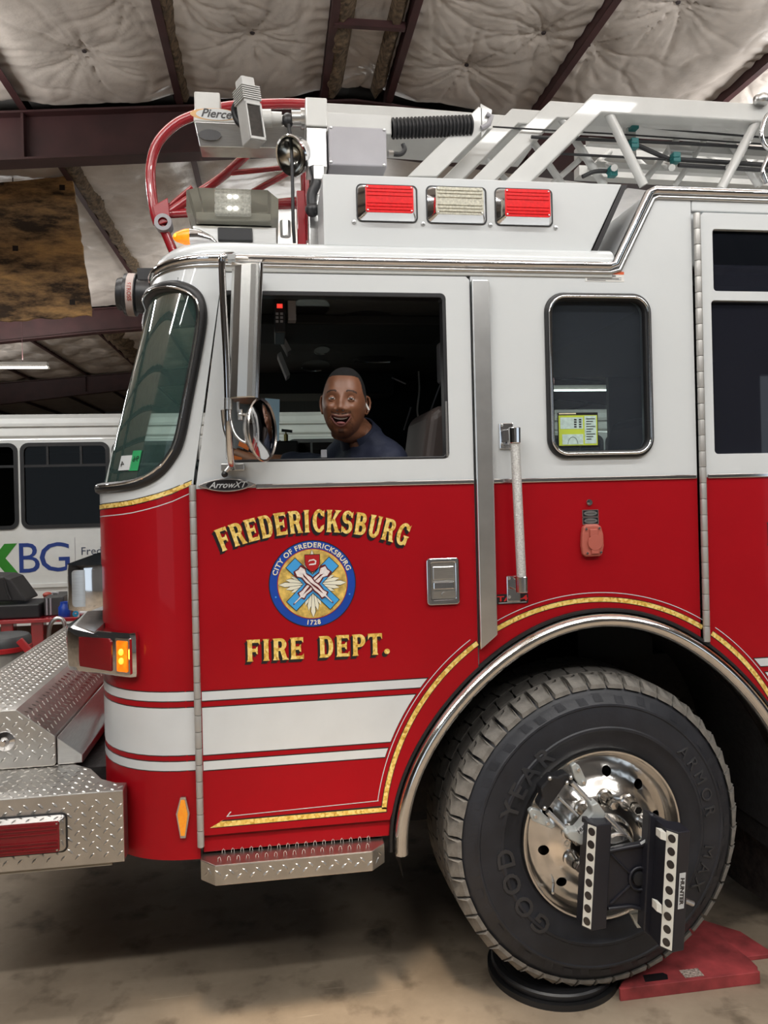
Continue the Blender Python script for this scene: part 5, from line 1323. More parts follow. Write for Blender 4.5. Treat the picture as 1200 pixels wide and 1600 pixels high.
# arm with the maker oval
AY = .52
p, q = at(302, 172, AY), at(480, 197, AY)
arm = MB(); arm.box(p.x, q.x, AY, AY + .14, q.z, p.z); arm_o = arm.build('ladder_tip_arm', LADW, truck, bevel=.006)
p2, q2 = at(303, 142, AY + .02), at(344, 174, AY + .02); MB().box(p2.x, q2.x, AY + .02, AY + .12, q2.z, p2.z).build('arm_block', LADW, arm_o, bevel=.006)
z1 = q.z; lo_ = at(306, 224, AY).z
m = MB(); m.prism([V(p.x + .004, AY + .002, z1), V(p.x + .02, AY + .03, lo_), V(p.x + .02, AY + .13, lo_), V(p.x + .004, AY + .138, z1)], [V(q.x, AY + .002, z1), V(q.x, AY + .03, lo_ + .01), V(q.x, AY + .13, lo_ + .01), V(q.x, AY + .138, z1)]); m.build('arm_guard', STEEL, arm_o, bevel=.003)
c = at(328, 211, AY + .012); m = MB(); m.sheet(circ(c.x, c.z, .045, 24, .022), XZ(AY + .010), .006); m.build('guard_port', BLK, arm_o)
c = at(336, 179, AY); m = MB(); m.sheet(circ(c.x, c.z, .098, 32, .0245), XZ(AY - .001), 0); m.build('oval_edge', mat('oval_tan', (.70, .42, .18), .5), arm_o, fix=False)
m = MB(); m.sheet(circ(c.x + .005, c.z, .080, 32, .0225), XZ(AY - .002), 0); m.build('oval_field', WDEC, arm_o, fix=False)
m = MB(); m.text('Pierce', lambda x, y, d: V(c.x + .003 + x, AY - .003, c.z - .013 + y - .08 * x * .5), .047, shear=.35, bold=.0011); m.build('oval_lettering', BLK, arm_o, fix=False)
# floodlight on a knuckle
fc = at(393, 178, .44); R_ = RY(radians(-7)) @ RZ(radians(28))
fl_ = thing  # shorthand not used further
m = MB()
def fx(x, y, z): return fc + (R_ @ Vector((x, y, z)))
def fbox(mb, x0, x1, y0, y1, z0, z1): return mb.add([fx(x, y, z) for x in (x0, x1) for y in (y0, y1) for z in (z0, z1)], [(0, 1, 3, 2), (4, 6, 7, 5), (0, 4, 5, 1), (2, 3, 7, 6), (0, 2, 6, 4), (1, 5, 7, 3)])
FLD = mat('floodlight_grey', (.55, .55, .54), .45, .3)
fbox(m, -.035, .035, -.02, .05, -.115, .07); fbox(m, -.026, .03, -.01, .05, .10, .145); flood = m.build('floodlight', FLD, truck, bevel=.005)
for i in range(7):
    z = .048 + i * .0085; m = MB(); fbox(m, -.040, .040, -.026, .056, z, z + .004); m.build('cooling_fin', FLD, flood)
m = MB(); fbox(m, -.028, .026, -.0225, -.018, -.098, .022); m.build('flood_lens', glass('flood_lens_glass', (.35, .33, .32), 1.0), flood, fix=False)
m = MB(); fbox(m, -.028, .026, -.0205, -.0202, -.098, .022); m.build('flood_led_board', mat('led_board', (.16, .15, .14), .5, var=.4, scale=70), flood)
for x0, x1, z0, z1 in ((-.035, -.029, -.11, .035), (.027, .035, -.11, .035), (-.035, .035, .024, .035), (-.035, .035, -.112, -.100)):
    m = MB(); fbox(m, x0, x1, -.028, -.018, z0, z1); m.build('lens_frame', FLD, flood, bevel=.002)
m = MB(); m.tube([at(410, 185, .46), at(424, 185, .46)], .034, 12); m.tube([at(424, 185, .46), at(440, 186, .46)], .026, 12); m.tube([at(440, 190, .46), at(448, 188, .46)], .016, 10); m.build('light_knuckle', LADW, flood, smooth=40)
m = MB(); m.tube([at(456, 186, .46), at(476, 186, .46)], .032, 16); m.tube([at(470, 186, .46), at(476, 186, .46)], .040, 16); m.build('light_collar', STEEL, flood, smooth=40)
m = MB(); m.ball(at(450, 188, .45), .025, 12, (1, .8, 1.2)); m.build('light_boot', BLACKP, flood, smooth=60)
m = MB(); m.tube(spline([at(392, 205, .50), at(372, 190, .52), at(366, 172, .52), at(372, 160, .50), at(384, 158, .48)], 6), .014, 8); m.build('flood_cable', CAB, flood, smooth=60)
m = MB(); m.tube(spline([at(451, 195, .40), at(455, 230, .38), at(457, 290, .37), at(458, 345, .37), at(460, 380, .38)], 6), .007, 7); m.build('drop_cord', CAB, truck, smooth=60)
# chrome spotlight
sc_ = at(457, 243, .40); ax = Vector((-.62, -.55, -.42)).normalized()
m = MB(); m.lathe([(0, -.095), (.02, -.092), (.045, -.078), (.064, -.05), (.073, -.02), (.076, .0), (.079, .006), (.076, .012), (.070, .010)], sc_, ax, 32); spot = m.build('spotlight', CHROME, truck, smooth=40)
m = MB(); m.lathe([(.072, .008), (.06, -.012), (.035, -.03), (.01, -.038), (0, -.038)], sc_, ax, 24); m.build('spot_reflector', ALU, spot, smooth=50)
m = MB(); m.lathe([(.073, .009), (.05, .014), (0, .017)], sc_, ax, 24); m.build('spot_glass', glass('spot_glass_pane', (.9, .9, .88), 1.0), spot, smooth=60, fix=False)
m = MB(); m.tube([at(478, 225, .42), at(492, 232, .42)], .018, 10); m.box(at(484, 0, .42).x, at(500, 0, .42).x, .39, .43, at(490, 250, .42).z, at(490, 230, .42).z); m.build('spot_mount', CHROME, spot, smooth=40)
m = MB(); m.tube(spline([at(490, 262, .36), at(494, 285, .35), at(487, 305, .35), at(488, 330, .35)], 6), .020, 8); m.ball(at(488, 328, .35), .028, 12); m.build('latch_arm', BLACKP, truck, smooth=50)
m = MB(); m.box(at(483, 0, .36).x, at(499, 0, .36).x, .33, .37, at(490, 285, .36).z, at(490, 262, .36).z); m.build('latch_block', STEEL, truck, bevel=.004)
for a_, b_, mt in (((481, 305), (504, 378), STEEL), ((463, 300), (478, 378), REDPIPE)):
    p, q = at(*a_, .42), at(*b_, .42); MB().box(p.x, q.x, .40, .48, 2.70, p.z).build('support_upright', mt, truck, bevel=.004)
# red ladder guard frame
RYF = .80
def rp(pts, r, Y=RYF, n=6): return MB().tube(spline([at(x, y, Y) for x, y in pts], n), r, 12)
guard = rp([(480, 163), (440, 162), (360, 166), (305, 180), (272, 196), (246, 224), (236, 258), (236, 290), (241, 328), (247, 350)], .022).build('ladder_guard', REDPIPE, truck, smooth=60)
for pts, r in (([(246, 345), (300, 308), (345, 278), (396, 232)], .020), ([(258, 340), (262, 325), (300, 292)], .010), ([(355, 271), (444, 262)], .012), ([(395, 300), (472, 258)], .014), ([(262, 335), (300, 333)], .018), ([(252, 350), (262, 372), (272, 396)], .020), ([(430, 320), (480, 318)], .022), ([(476, 262), (478, 378)], .020), ([(268, 332), (480, 310)], .012)):
    rp(pts, r).build('guard_tube', REDPIPE, guard, smooth=60)
g_ = [(238, 322), (262, 308), (266, 346), (246, 352)]
MB().sheet([(at(x, y, RYF - .03).x, at(x, y, RYF - .03).z) for x, y in g_], XZ(RYF - .03), .06).build('guard_gusset', REDPIPE, guard, bevel=.004)
m = MB(); m.lathe([(.020, -.012), (.036, -.012), (.038, 0), (.036, .06), (.020, .06)], at(255, 348, RYF - .03), (0, 1, 0), 24); m.build('guard_ring', GREYP, guard, smooth=35)
# light bar
LBYY = .34
p, q = at(290, 293, LBYY), at(435, 345, LBYY)
def lbp(px, py, Y): return at(px, py, Y)
bar_o = [(291, 297), (308, 293), (418, 297), (435, 311), (435, 338), (420, 345), (310, 343), (291, 331)]
SMK = glass('light_bar_lens', (.90, .89, .84), .8, rough=.06, haze=(.55, .53, .45, .16))
pts = [(at(x, y, LBYY).x, at(x, y, LBYY).z) for x, y in bar_o]
m = MB(); m.prism([V(x, LBYY, z) for x, z in pts], [V(x, 2.1, z) for x, z in pts]); lbar = m.build('light_bar', SMK, truck)
zb_ = at(360, 346, LBYY).z
m = MB(); m.box(pts[0][0] + .03, pts[3][0] - .03, LBYY + .05, 2.05, zb_ + .005, zb_ + .05); m.build('bar_inner', mat('bar_inner_grey', (.42, .42, .38), .5), lbar)
for z0, z1 in ((316, 299), (333, 318)):
    a_, b_ = at(335, z0, LBYY + .02), at(392, z1, LBYY + .02)
    m = MB(); m.box(a_.x, b_.x, LBYY + .02, LBYY + .07, a_.z, b_.z); m.build('led_module', mat('led_module_clear', (.85, .85, .82), .2, .0, coat=1, emit=.35, emcol=(1, 1, .95), var=.4, scale=120), lbar, bevel=.006)
    for k in range(6):
        m = MB(); m.ball(V(a_.x + (k + .5) * (b_.x - a_.x) / 6, LBYY + .018, (a_.z + b_.z) / 2), .008, 8, (1.2, .5, 1)); m.build('led_lens', TUBE if k in (2, 3) else MATS['led_module_clear'], lbar, smooth=60)
m = MB(); a_, b_ = at(300, 346, LBYY), at(433, 378, LBYY); m.box(a_.x, b_.x, LBYY + .04, 2.0, b_.z - .03, a_.z); m.build('bar_base', STEEL, lbar, bevel=.004)
a_, b_ = at(340, 356, LBYY + .03), at(395, 378, LBYY + .03); MB().box(a_.x, b_.x, LBYY + .02, LBYY + .05, b_.z, a_.z).build('bar_mount', BLACKP, lbar, bevel=.004)
m = MB(); m.lathe([(0, .0), (.02, .0), (.020, .06), (.0, .06)], at(446, 370, .36), (0, 0, 1), 12); m.build('bar_stud', STEEL, lbar)
# amber clearance light on the brow
ac = at(297, 370, .34)
m = MB(); m.lathe([(.030, 0), (.028, -.022), (.018, -.050), (.008, -.062), (0, -.064)], ac, (1, 0, .05), 20); cl = m.build('clearance_light', mat('lit_amber_dome', (1, .30, .01), .25, emit=1.6, emcol=(1, .20, .004), var=.2, scale=60), truck, smooth=50)
m = MB(); m.tube([ac, ac + V(.03, 0, .0), ac + V(.075, 0, -.012), ac + V(.105, 0, -.03)], [(.031, .031), (.030, .028), (.022, .018), (.004, .004)], 16); m.build('clearance_base', CHROME, cl, smooth=60)
m = MB(); m.ball(ac + V(-.052, -.012, .0), .008, 8); m.build('clearance_bulb', LEDM, cl)

# ------------------------------------------------------------------ mirror
MY = -.14
m = MB(); m.tube(spline([at(364, 398, -.04), at(356, 399, -.10), at(349, 401, MY), at(347, 412, MY), at(349, 470, MY), at(354, 560, MY), at(356, 620, MY), at(357, 660, MY), at(360, 716, -.10), at(364, 730, -.05)], 6), .0115, 12); mir = m.build('mirror_arm', CHROME, truck, smooth=60)
m = MB(); m.tube([at(357, 622, MY), at(357, 640, MY)], .0145, 12); m.build('arm_clamp', STEEL, mir, smooth=40)
m = MB(); m.tube(spline([at(349, 640, MY + .02), at(352, 668, MY + .03), at(358, 690, MY + .03), at(358, 715, MY + .05)], 5), .0095, 10); m.build('arm_brace', CHROME, mir, smooth=60)
b0 = at(360, 730, -.04); m = MB(); m.box(b0.x - .03, b0.x + .045, -.05, -.008, b0.z - .012, b0.z + .012); m.tube([at(352, 738, -.05), at(360, 728, -.05)], .007, 8); m.build('arm_foot', STEEL, mir, bevel=.003)
m = MB(); m.ball(at(351, 741, -.05), .011, 12); m.build('foot_cap', RUBBER, mir, smooth=60)
m = MB(); m.tube([at(356, 403, MY), at(388, 405, MY)], .006, 8); m.tube([at(362, 412, MY), at(384, 415, MY)], .006, 8); m.box(*(lambda p: (p.x - .012, p.x + .012, p.y - .02, p.y + .02, p.z - .008, p.z + .008))(at(362, 404, MY))); m.build('mirror_bracket', STEEL, mir)
# tall mirror case: faces rearwards (+x), its back curves towards the front
ztop, zbot = at(390, 417, MY).z, at(385, 624, MY).z
xa = at(372, 500, MY).x; xb = at(408, 420, MY).x; lean = at(408, 420, MY).x - at(401, 622, MY).x
pl = [(.0, .02), (.010, -.016), (.032, -.040), (.062, -.050), (.078, -.050), (.092, -.042), (.092, .150), (.080, .155), (.030, .120)]
m = MB(); bot = [V(xb - .092 - lean + x, MY + y, zbot) for x, y in pl]; top = [V(xb - .092 + x, MY + y, ztop) for x, y in pl]
m.prism(bot, top); case = m.build('mirror_case', mat('mirror_case_stainless', (.74, .73, .70), .27, 1.0, var=.05), mir, bevel=.004)
m = MB(); q0, q1 = V(xb - lean + .001, MY - .042, zbot), V(xb + .001, MY - .042, ztop); m.tube([q0, q1], .007, 8); m.build('case_edge', CHROME, mir, smooth=50)
m = MB(); m.add([V(xb - lean + .002, MY - .034, zbot + .01), V(xb - lean + .002, MY + .145, zbot + .01), V(xb + .002, MY + .145, ztop - .01), V(xb + .002, MY - .034, ztop - .01)], [(0, 1, 2, 3)]); m.build('mirror_glass', CHROME, mir, fix=False)
# round convex mirror
rc_ = at(405, 672, MY); ax = Vector((.90, -.42, .02)).normalized()
m = MB(); m.lathe([(0, -.040), (.03, -.038), (.065, -.024), (.088, -.004), (.1005, .008), (.103, .012), (.1005, .016), (.094, .012)], rc_, ax, 40); rm_ = m.build('convex_mirror', mat('convex_mirror_stainless', (.64, .61, .58), .24, 1.0, var=.06), mir, smooth=40)
m = MB(); m.lathe([(.096, .012), (.07, .022), (.035, .028), (0, .030)], rc_, ax, 36); m.build('convex_glass', CHROME, mir, smooth=60)
m = MB(); m.tube(spline([at(372, 628, MY), at(374, 645, MY), at(386, 649, MY), at(391, 660, MY + .01)], 5), .005, 8); m.tube([at(376, 640, MY), at(376, 656, MY)], .008, 8); m.ball(at(376, 648, MY), .010, 8); m.ball(at(388, 671, MY), .010, 8); m.build('mirror_stud', STEEL, mir, smooth=50)
m = MB(); m.tube(spline([at(359, 650, MY), at(366, 676, MY - .01), at(380, 690, MY - .02), at(400, 694, MY - .03)], 6), .005, 8); m.build('mirror_wire', CAB if False else STEEL, mir, smooth=60)
m = MB(); m.ball(at(402, 694, MY - .035), .011, 10); m.build('wire_plug', RUBBER, mir, smooth=60)
# ------------------------------------------------------------------ cab interior
def atz(px, py, Z):
    dx, dy = px - CX, py - CY
    a = (dx * cos(ROLL) - dy * sin(ROLL)) / F; b = (dx * sin(ROLL) + dy * cos(ROLL)) / F
    x = a * cos(YAW) + sin(YAW); y = -a * sin(YAW) + cos(YAW); t = (CAMP.z - Z) / b
    return Vector((x * t, y * t + CAMP.y, Z))
FYW = 2.40
fw = MB(); f0, f1 = at(330, 615, FYW), at(556, 712, FYW); g0, g1 = at(800, 560, FYW), at(954, 735, FYW)
fw.sheet([(-.3, .7), (2.75, .7), (2.75, 2.62), (-.12, 2.62), (-.3, 1.9)], XZ(FYW), .04, holes=[[(-.15, 1.99), (f1.x, 1.99), (f1.x, f0.z), (-.06, f0.z)], rrect(g0.x, g1.x, 1.95, g0.z, .04)])
far = fw.build('far_side', [DARK], truck)
MB().sheet([(-.15, 1.99), (f1.x, 1.99), (f1.x, f0.z), (-.06, f0.z)], XZ(FYW + .01), 0).build('far_window', glass('far_glass', (.74, .86, .84), .6), far, fix=False)
MB().sheet(rrect(g0.x, g1.x, 1.95, g0.z, .04), XZ(FYW + .01), 0).build('far_window', MATS['far_glass'], far, fix=False)
hl_ = MB(); hl_.box(-.30, 1.5, .04, FYW, 2.575, 2.60); head = hl_.build('headliner', DGREY, truck)
MB().box(1.2, 2.75, .04, FYW, 2.60, 2.64).build('rear_headliner', DARK, truck)
a_, b_ = atz(420, 500, 2.55).y, atz(420, 532, 2.55).y
MB().box(-.2, .75, a_, b_, 2.535, 2.575).build('overhead_beam', DARK, head, bevel=.006)
MB().box(-.2, .75, 2.0, FYW, 2.45, 2.575).build('overhead_beam', DARK, head, bevel=.006)
for px, py, w, h in ((485, 482, 30, 17), (573, 497, 36, 10), (503, 548, 12, 6), (493, 572, 22, 9), (592, 562, 40, 5)):
    c0 = atz(px, py, 2.57); e0 = atz(px + w, py, 2.57); k0 = atz(px, py - h, 2.57); rx = (e0 - c0).length; ry = abs(k0.y - c0.y)
    m = MB(); m.sheet(circ(c0.x, c0.y, rx, 24, ry), lambda x, y, d: V(x, y, 2.572 - d), 0); m.build('overhead_vent', BLK, head, fix=False)
    m = MB(); m.tube([V(c0.x + rx * cos(t_), c0.y - ry * sin(t_), 2.570) for t_ in [radians(200 + 6 * i) for i in range(18)]][::-1], .003, 5); m.build('vent_rim', STEEL, head, smooth=60)
# header radio stack
m = MB(); p, q = at(428, 466, .17), at(446, 520, .17); m.box(p.x, q.x, .17, .40, q.z, p.z); rad = m.build('radio_stack', BLACKP, truck, bevel=.004)
p = at(437, 478, .166); MB().box(p.x - .010, p.x + .010, .164, .17, p.z - .007, p.z + .007).build('radio_display', mat('red_led_display', (1, .05, .03), .4, emit=2.0, emcol=(1, .06, .04)), rad)
kb = MB()
for i in range(3):
    for j in range(2): p = at(433 + j * 7, 490 + i * 6, .166); kb.box(p.x - .005, p.x + .005, .166, .17, p.z - .004, p.z + .004)
kb.build('radio_keys', GREYP, rad)['kind'] = 'stuff'
p, q = at(449, 468, .24), at(463, 500, .24); MB().box(p.x, q.x, .24, .30, q.z, p.z).build('header_box', GREYP, truck, bevel=.004)
for pts in (((440, 530), (452, 552)), ((436, 555), (450, 590))):
    p, q = at(*pts[0], .8), at(*pts[1], .8); MB().obox((p + q) / 2, (q - p) / 2, V(0, .06, 0), V(.008, 0, .006)).build('header_bracket', GREYP, truck)
# dash
dp_ = [(-.27, .10), (-.40, .14), (-.50, .24), (-.56, .40), (-.58, 2.0), (-.45, 2.3), (-.27, 2.34)]
ds = MB(); ds.prism([V(x, y, 1.3) for x, y in dp_], [V(x, y, 1.875) for x, y in dp_]); ds.box(-.30, -.16, .9, 2.2, 1.3, 1.96); dash = ds.build('dashboard', DARK, truck, bevel=.02)
p, q = at(423, 689, 1.0), at(466, 712, 1.0); MB().box(p.x, q.x, 1.0, 1.4, 1.6, p.z).build('console_box', BLACKP, truck, bevel=.006)
m = MB(); c = at(447, 689, 1.0); m.lathe([(.010, 0), (.010, .03), (.004, .034), (.004, .045)], c, (0, 0, 1), 10); m.build('console_valve', mat('brass', (.5, .38, .14), .4, .8), truck, smooth=40); m = MB(); m.beam(c + V(-.02, 0, .05), c + V(.03, 0, .044), .02, .012); m.build('valve_handle', BLACKP, truck)
p = [at(414, 622, 1.3), at(437, 624, 1.3), at(436, 694, 1.3), at(413, 694, 1.3)]
m = MB(); m.prism(p, [x + V(0, .012, 0) for x in p]); m.build('tablet_screen', mat('pale_blue_screen', (.42, .58, .66), .2, emit=.25, emcol=(.5, .72, .85)), truck); MB().box(p[0].x, p[1].x, 1.31, 1.33, 1.6, 1.95).build('tablet_arm', BLACKP, truck)
# steering wheel
sc = Vector((-.16, .47, 1.90)); ax = Vector((.55, 0, .83)).normalized(); e1 = Vector((0, 1, 0)); e2 = ax.cross(e1).normalized()
m = MB(); m.tube([sc + (e1 * cos(2 * pi * k / 32) + e2 * sin(2 * pi * k / 32)) * .215 for k in range(32)], .015, 10, closed=True); stw = m.build('steering_wheel', BLACKP, truck, smooth=60)
for k in range(3):
    a = radians(90 + 120 * k); m = MB(); m.tube([sc - ax * .03, sc + (e1 * cos(a) + e2 * sin(a)) * .21], .012, 8); m.build('wheel_spoke', BLACKP, stw, smooth=60)
m = MB(); m.tube([sc - ax * .03, sc - ax * .5], .03, 10); m.build('steering_column', BLACKP, stw, smooth=60)
m = MB(); m.lathe([(0, .01), (.04, .0), (.05, -.04)], sc, ax, 16); m.build('horn_button', BLACKP, stw, smooth=60)
# two orange pieces by the dash, left unidentified
OR = mat('plain_orange', (.55, .13, .02), .7)
p = [at(375, 686, .30), at(390, 692, .30), at(388, 704, .30), at(372, 696, .30)]; m = MB(); m.prism(p, [x + V(0, .02, 0) for x in p]); m.build('orange_piece', OR, truck)
p = [at(352, 708, .25), at(378, 715, .25), at(376, 724, .25), at(352, 722, .25)]; m = MB(); m.prism(p, [x + V(0, .02, 0) for x in p]); m.build('orange_piece', OR, truck)
# seats
SEATM = mat('brown_grey_seat_vinyl', (.060, .045, .040), .5, var=.15)
def seat(cx, cy, nm, mtl):
    m = MB(); o = [(.0, 0), (.10, -.01), (.16, .25), (.19, .60), (.17, .78), (.11, .84), (.05, .80), (.02, .60)]
    m.prism([V(cx + x, cy - .23, 1.35 + z) for x, z in o], [V(cx + x, cy + .23, 1.35 + z) for x, z in o])
    s_ = m.build(nm, mtl, truck, bevel=.05, seg=4)
    MB().box(cx - .42, cx + .08, cy - .24, cy + .24, 1.25, 1.40).build('seat_cushion', mtl, s_, bevel=.04, seg=3)
    MB().box(cx - .3, cx + .05, cy - .18, cy + .18, 1.1, 1.25).build('seat_base', DARK, s_)
    return s_
seat(.53, .40, 'driver_seat', SEATM); seat(.48, 1.85, 'officer_seat', DARK); seat(1.62, .80, 'crew_seat', DARK); seat(2.05, 1.65, 'crew_seat', DARK)
MB().box(-.26, .36, .06, FYW, 1.15, 1.20).build('cab_floor', DARK, truck)
MB().box(.36, 2.75, .06, FYW, 1.41, 1.43).build('cab_floor_raised', DARK, truck)
MB().box(2.70, 2.75, .05, FYW, 1.2, 2.9).build('cab_rear_wall', DARK, truck)
MB().box(.70, .78, .04, .16, 1.2, 2.58).build('inner_pillar', DARK, truck)
MB().box(.95, 1.25, .95, 1.55, 1.2, 1.85).build('engine_cover', DARK, truck, bevel=.03)
p, q = at(682, 545, .55), at(700, 600, .55); m = MB(); m.box(p.x, q.x, .5, .56, q.z, p.z + .02); m.build('belt_reel_cover', GREYP, truck, bevel=.01)
m = MB(); m.tube(spline([at(654, 580, .6), at(655, 610, .6), at(652, 640, .6), at(655, 660, .6)], 8), .004, 6); m.build('coiled_cord', STEEL, truck)
for a_, b_ in (((612, 590), (634, 600)), ((690, 595), (655, 690)), ((642, 636), (631, 672))):
    m = MB(); m.tube([at(*a_, .75), at(*b_, .75)], .0035, 6); m.build('belt_edge', GREYP, truck)
# map sheet on the crew window
YM = .009
p, q = at(871, 645, YM), at(935, 697, YM)
LIME = mat('lime_map_sheet', (.42, .52, .04), .6, emit=.0); PALE = mat('pale_map_print', (.42, .55, .52), .6, var=.15, scale=90)
mp_ = MB().box(p.x, q.x, YM - .001, YM + .001, q.z, p.z).build('map_sheet', BLK, truck); mp_['label'] = 'yellow-green laminated map stuck on the crew window'
W_, H_ = q.x - p.x, p.z - q.z
def mbx(nm, x0, x1, z0, z1, mt, l=1): MB().box(p.x + W_ * x0, p.x + W_ * x1, YM - .001 - .0006 * l, YM - .001, q.z + H_ * z0, q.z + H_ * z1).build(nm, mt, mp_)
mbx('map_field', .02, .98, .03, .92, LIME); mbx('map_panel', .06, .62, .52, .86, PALE, 2); mbx('map_panel', .10, .62, .06, .36, PALE, 2); mbx('map_legend', .66, .95, .08, .90, PALE, 2)
lm_ = MB()
for i in range(9): z = .80 - i * .075; lm_.box(p.x + W_ * .70, p.x + W_ * (.92 - .05 * (i % 3)), YM - .0030, YM - .0026, q.z + H_ * z, q.z + H_ * (z + .022))
for i in range(4):
    for x in (.40, .52): z = .56 + i * .07; lm_.box(p.x + W_ * x, p.x + W_ * (x + .06), YM - .0030, YM - .0026, q.z + H_ * z, q.z + H_ * (z + .04))
lm_.tube([V(p.x + W_ * (.36 + .12 * cos(radians(a))), YM - .0030, q.z + H_ * (.08 + .20 * sin(radians(a)))) for a in range(0, 181, 12)], .0006, 4)
lm_.build('map_print', BLK, mp_)['kind'] = 'stuff'
MB().box(p.x + W_ * .03, p.x + W_ * .45, YM - .0026, YM - .001, q.z + H_ * .955, q.z + H_ * .985).build('map_title', CREAM, mp_)

# ------------------------------------------------------------------ the person in the driver's seat
SKIN = mat('brown_skin', (.190, .080, .043), .40, var=.16, scale=14, spec=.5, bump=.04, bscale=160)
HAIR = mat('short_black_hair', (.0035, .003, .003), .9, var=.4, scale=200, bump=.6, bscale=500)
BEARD = mat('stubble_skin', (.070, .030, .019), .6, var=.3, scale=200)
LIPS = mat('lip_skin', (.16, .055, .045), .38, var=.1)
SHIRT = mat('navy_shirt', (.007, .011, .030), .75, var=.2, scale=10, bump=.35, bscale=14)
HS = 1.045
HC = at(538, 630, .15)
HM = T(*HC) @ RZ(radians(-12)) @ RY(radians(3.0)) @ RX(radians(-3)) @ Matrix.Scale(HS, 4)
def g2(x, z, cx, cz, sx, sz): return math.exp(-((x - cx) / sx) ** 2 - ((z - cz) / sz) ** 2)
def mouth(x): return -.0630 + 6 * x * x, -.0870 + 28 * x * x      # upper and lower edge of the open smile
def face(p):
    """displace a point of the base skull towards the features of the face (front is -y)"""
    x, y, z = p
    if z < 0:
        t = sm(-z / .122); x *= 1 - .10 * t - .10 * sm((-z - .08) / .045); 
        if y > 0: y *= 1 - .30 * t
        else: y *= 1 + .10 * t
    else: x *= 1 + .01 * sm(z / .06); 
    f = sm((-y - .02) / .05)
    if f > 0:
        ax_ = abs(x); d = 0.0
        d += .0045 * g2(ax_, z, .030, .026, .022, .010)
        d -= .0105 * g2(ax_, z, .031, .001, .017, .012)
        d += .007 * g2(x, z, 0, .0, .010, .022) + .011 * g2(x, z, 0, -.020, .0125, .020) + .0115 * g2(x, z, 0, -.034, .0155, .0095)
        d += .0100 * g2(ax_, z, .0205, -.037, .0075, .008)
        d -= .004 * g2(x, z, 0, -.050, .012, .006)
        d += .0110 * g2(ax_, z, .044, -.027, .018, .016)
        d -= .0060 * g2(ax_, z, .026 + .55 * max(0, -.038 - z), -.054, .0050, .017)
        d += .005 * g2(x, z, 0, -.066, .034, .022)
        if ax_ < .0335:
            zt_, zb_ = mouth(x)
            d -= .018 * sm(min(z - zb_, zt_ - z) / .005)
        if ax_ < .040:
            zt_, zb_ = mouth(x); k_ = sm((.040 - ax_) / .012)
            d += k_ * (.0038 * math.exp(-((z - zt_ - .0045) / .0042) ** 2) + .0050 * math.exp(-((z - zb_ + .0055) / .0050) ** 2))
        d += .007 * g2(x, z, 0, -.110, .020, .012) - .004 * g2(x, z, 0, -.097, .018, .005)
        d += .003 * g2(ax_, z, .030, .062, .03, .03)
        d -= .003 * g2(ax_, z, .062, .045, .012, .03)
        y -= d * f
    return Vector((x, y, z))
def headmat(p, q):
    x, y, z = p; ax_ = abs(x)
    hl = .083 - .20 * max(0, ax_ - .035) - (1.1 * max(0, ax_ - .060)) 
    if y > -.045: hl = min(hl, .03 - .9 * max(0, y + .045))
    if y > .03: hl = min(hl, -.06)
    if z > hl: return 1
    if y < -.03:
        if .015 < ax_ < .050 and abs(z - (.0280 - 12 * (ax_ - .030) ** 2)) < .0030: return 5
        zt_, zb_ = mouth(x)
        if .003 < ax_ < .033 and .0085 < (z - zt_) < .0150: return 2
        if ax_ < .010 and -.112 < z < -.099: return 2
        if ax_ < .0335:
            if zb_ + .002 < z < zt_ - .001: return 4
            if zb_ - .0085 < z < zt_ + .0060: return 3
        if .026 < ax_ < .040 and -.118 < z < -.055 and noise.noise(Vector((x, y, z)) * 300) > .25: return 2
    return 0
hd = MB(); NU_, NV_ = 180, 150; vs = []; raw = []
for j in range(NV_ + 1):
    th = pi * j / NV_
    for i in range(NU_):
        ph = 2 * pi * i / NU_
        sx_, cy_, cz_ = sin(th) * sin(ph), -sin(th) * cos(ph), cos(th)
        e = .88
        f3 = lambda v, k: math.copysign(abs(v) ** k, v)
        p = Vector((.0755 * f3(sx_, e), .098 * f3(cy_, e), .124 * f3(cz_, .95)))
        p.y += .010 * (p.z > 0) * sm(p.z / .08) * .5
        raw.append(face(p)); 
vs = [HM @ p for p in raw]; fs = []; ms = []
for j in range(NV_):
    for i in range(NU_):
        l = (i + 1) % NU_; f = (j * NU_ + i, (j + 1) * NU_ + i, (j + 1) * NU_ + l, j * NU_ + l); fs.append(f)
        c = (raw[f[0]] + raw[f[1]] + raw[f[2]] + raw[f[3]]) / 4; ms.append(headmat(c, None))
hd.add(vs, fs, ms)
# neck, forearms and hands belong to the same body
hd.m = 0
NB_ = at(563, 682, .24)
hd.tube([HM @ Vector((0, .025, -.03)), HM @ Vector((0, .028, -.085)), HC.lerp(NB_, .70) + V(0, .02, -.01), NB_, NB_ + V(.03, .03, -.10)], [.050, .054, .058, .066, .08], 20)
# ears
for s in (-1, 1):
    o = Vector((s * .0715, .012, -.004)); Rm = RZ(radians(-24 * s)) 
    ring = [(0, .030), (.012, .027), (.019, .012), (.017, -.006), (.009, -.022), (.002, -.031), (-.006, -.028), (-.007, -.01), (-.007, .012), (-.005, .025)]
    hd.tube([HM @ (o + Rm @ Vector((s * .004 + s * a * .25, a, b))) for a, b in ring], .0048, 8, closed=True)
    hd.add([HM @ (o + Rm @ Vector((s * .002, a * .8, b * .85))) for a, b in ring], [tuple(range(len(ring)))])
def limb(mb, pts, rad, n=16): mb.tube(spline(pts, 5), [rad[0] + (rad[-1] - rad[0]) * 0 + r for r in interp(rad, 5)], n)
def interp(r, n):
    o = []
    for i in range(len(r) - 1): o += [r[i] + (r[i + 1] - r[i]) * k / n for k in range(n)]
    return [x - r[0] for x in o + [r[-1]]]
LE, LH = V(.245, .215, 1.83), V(-.135, .335, 2.015)
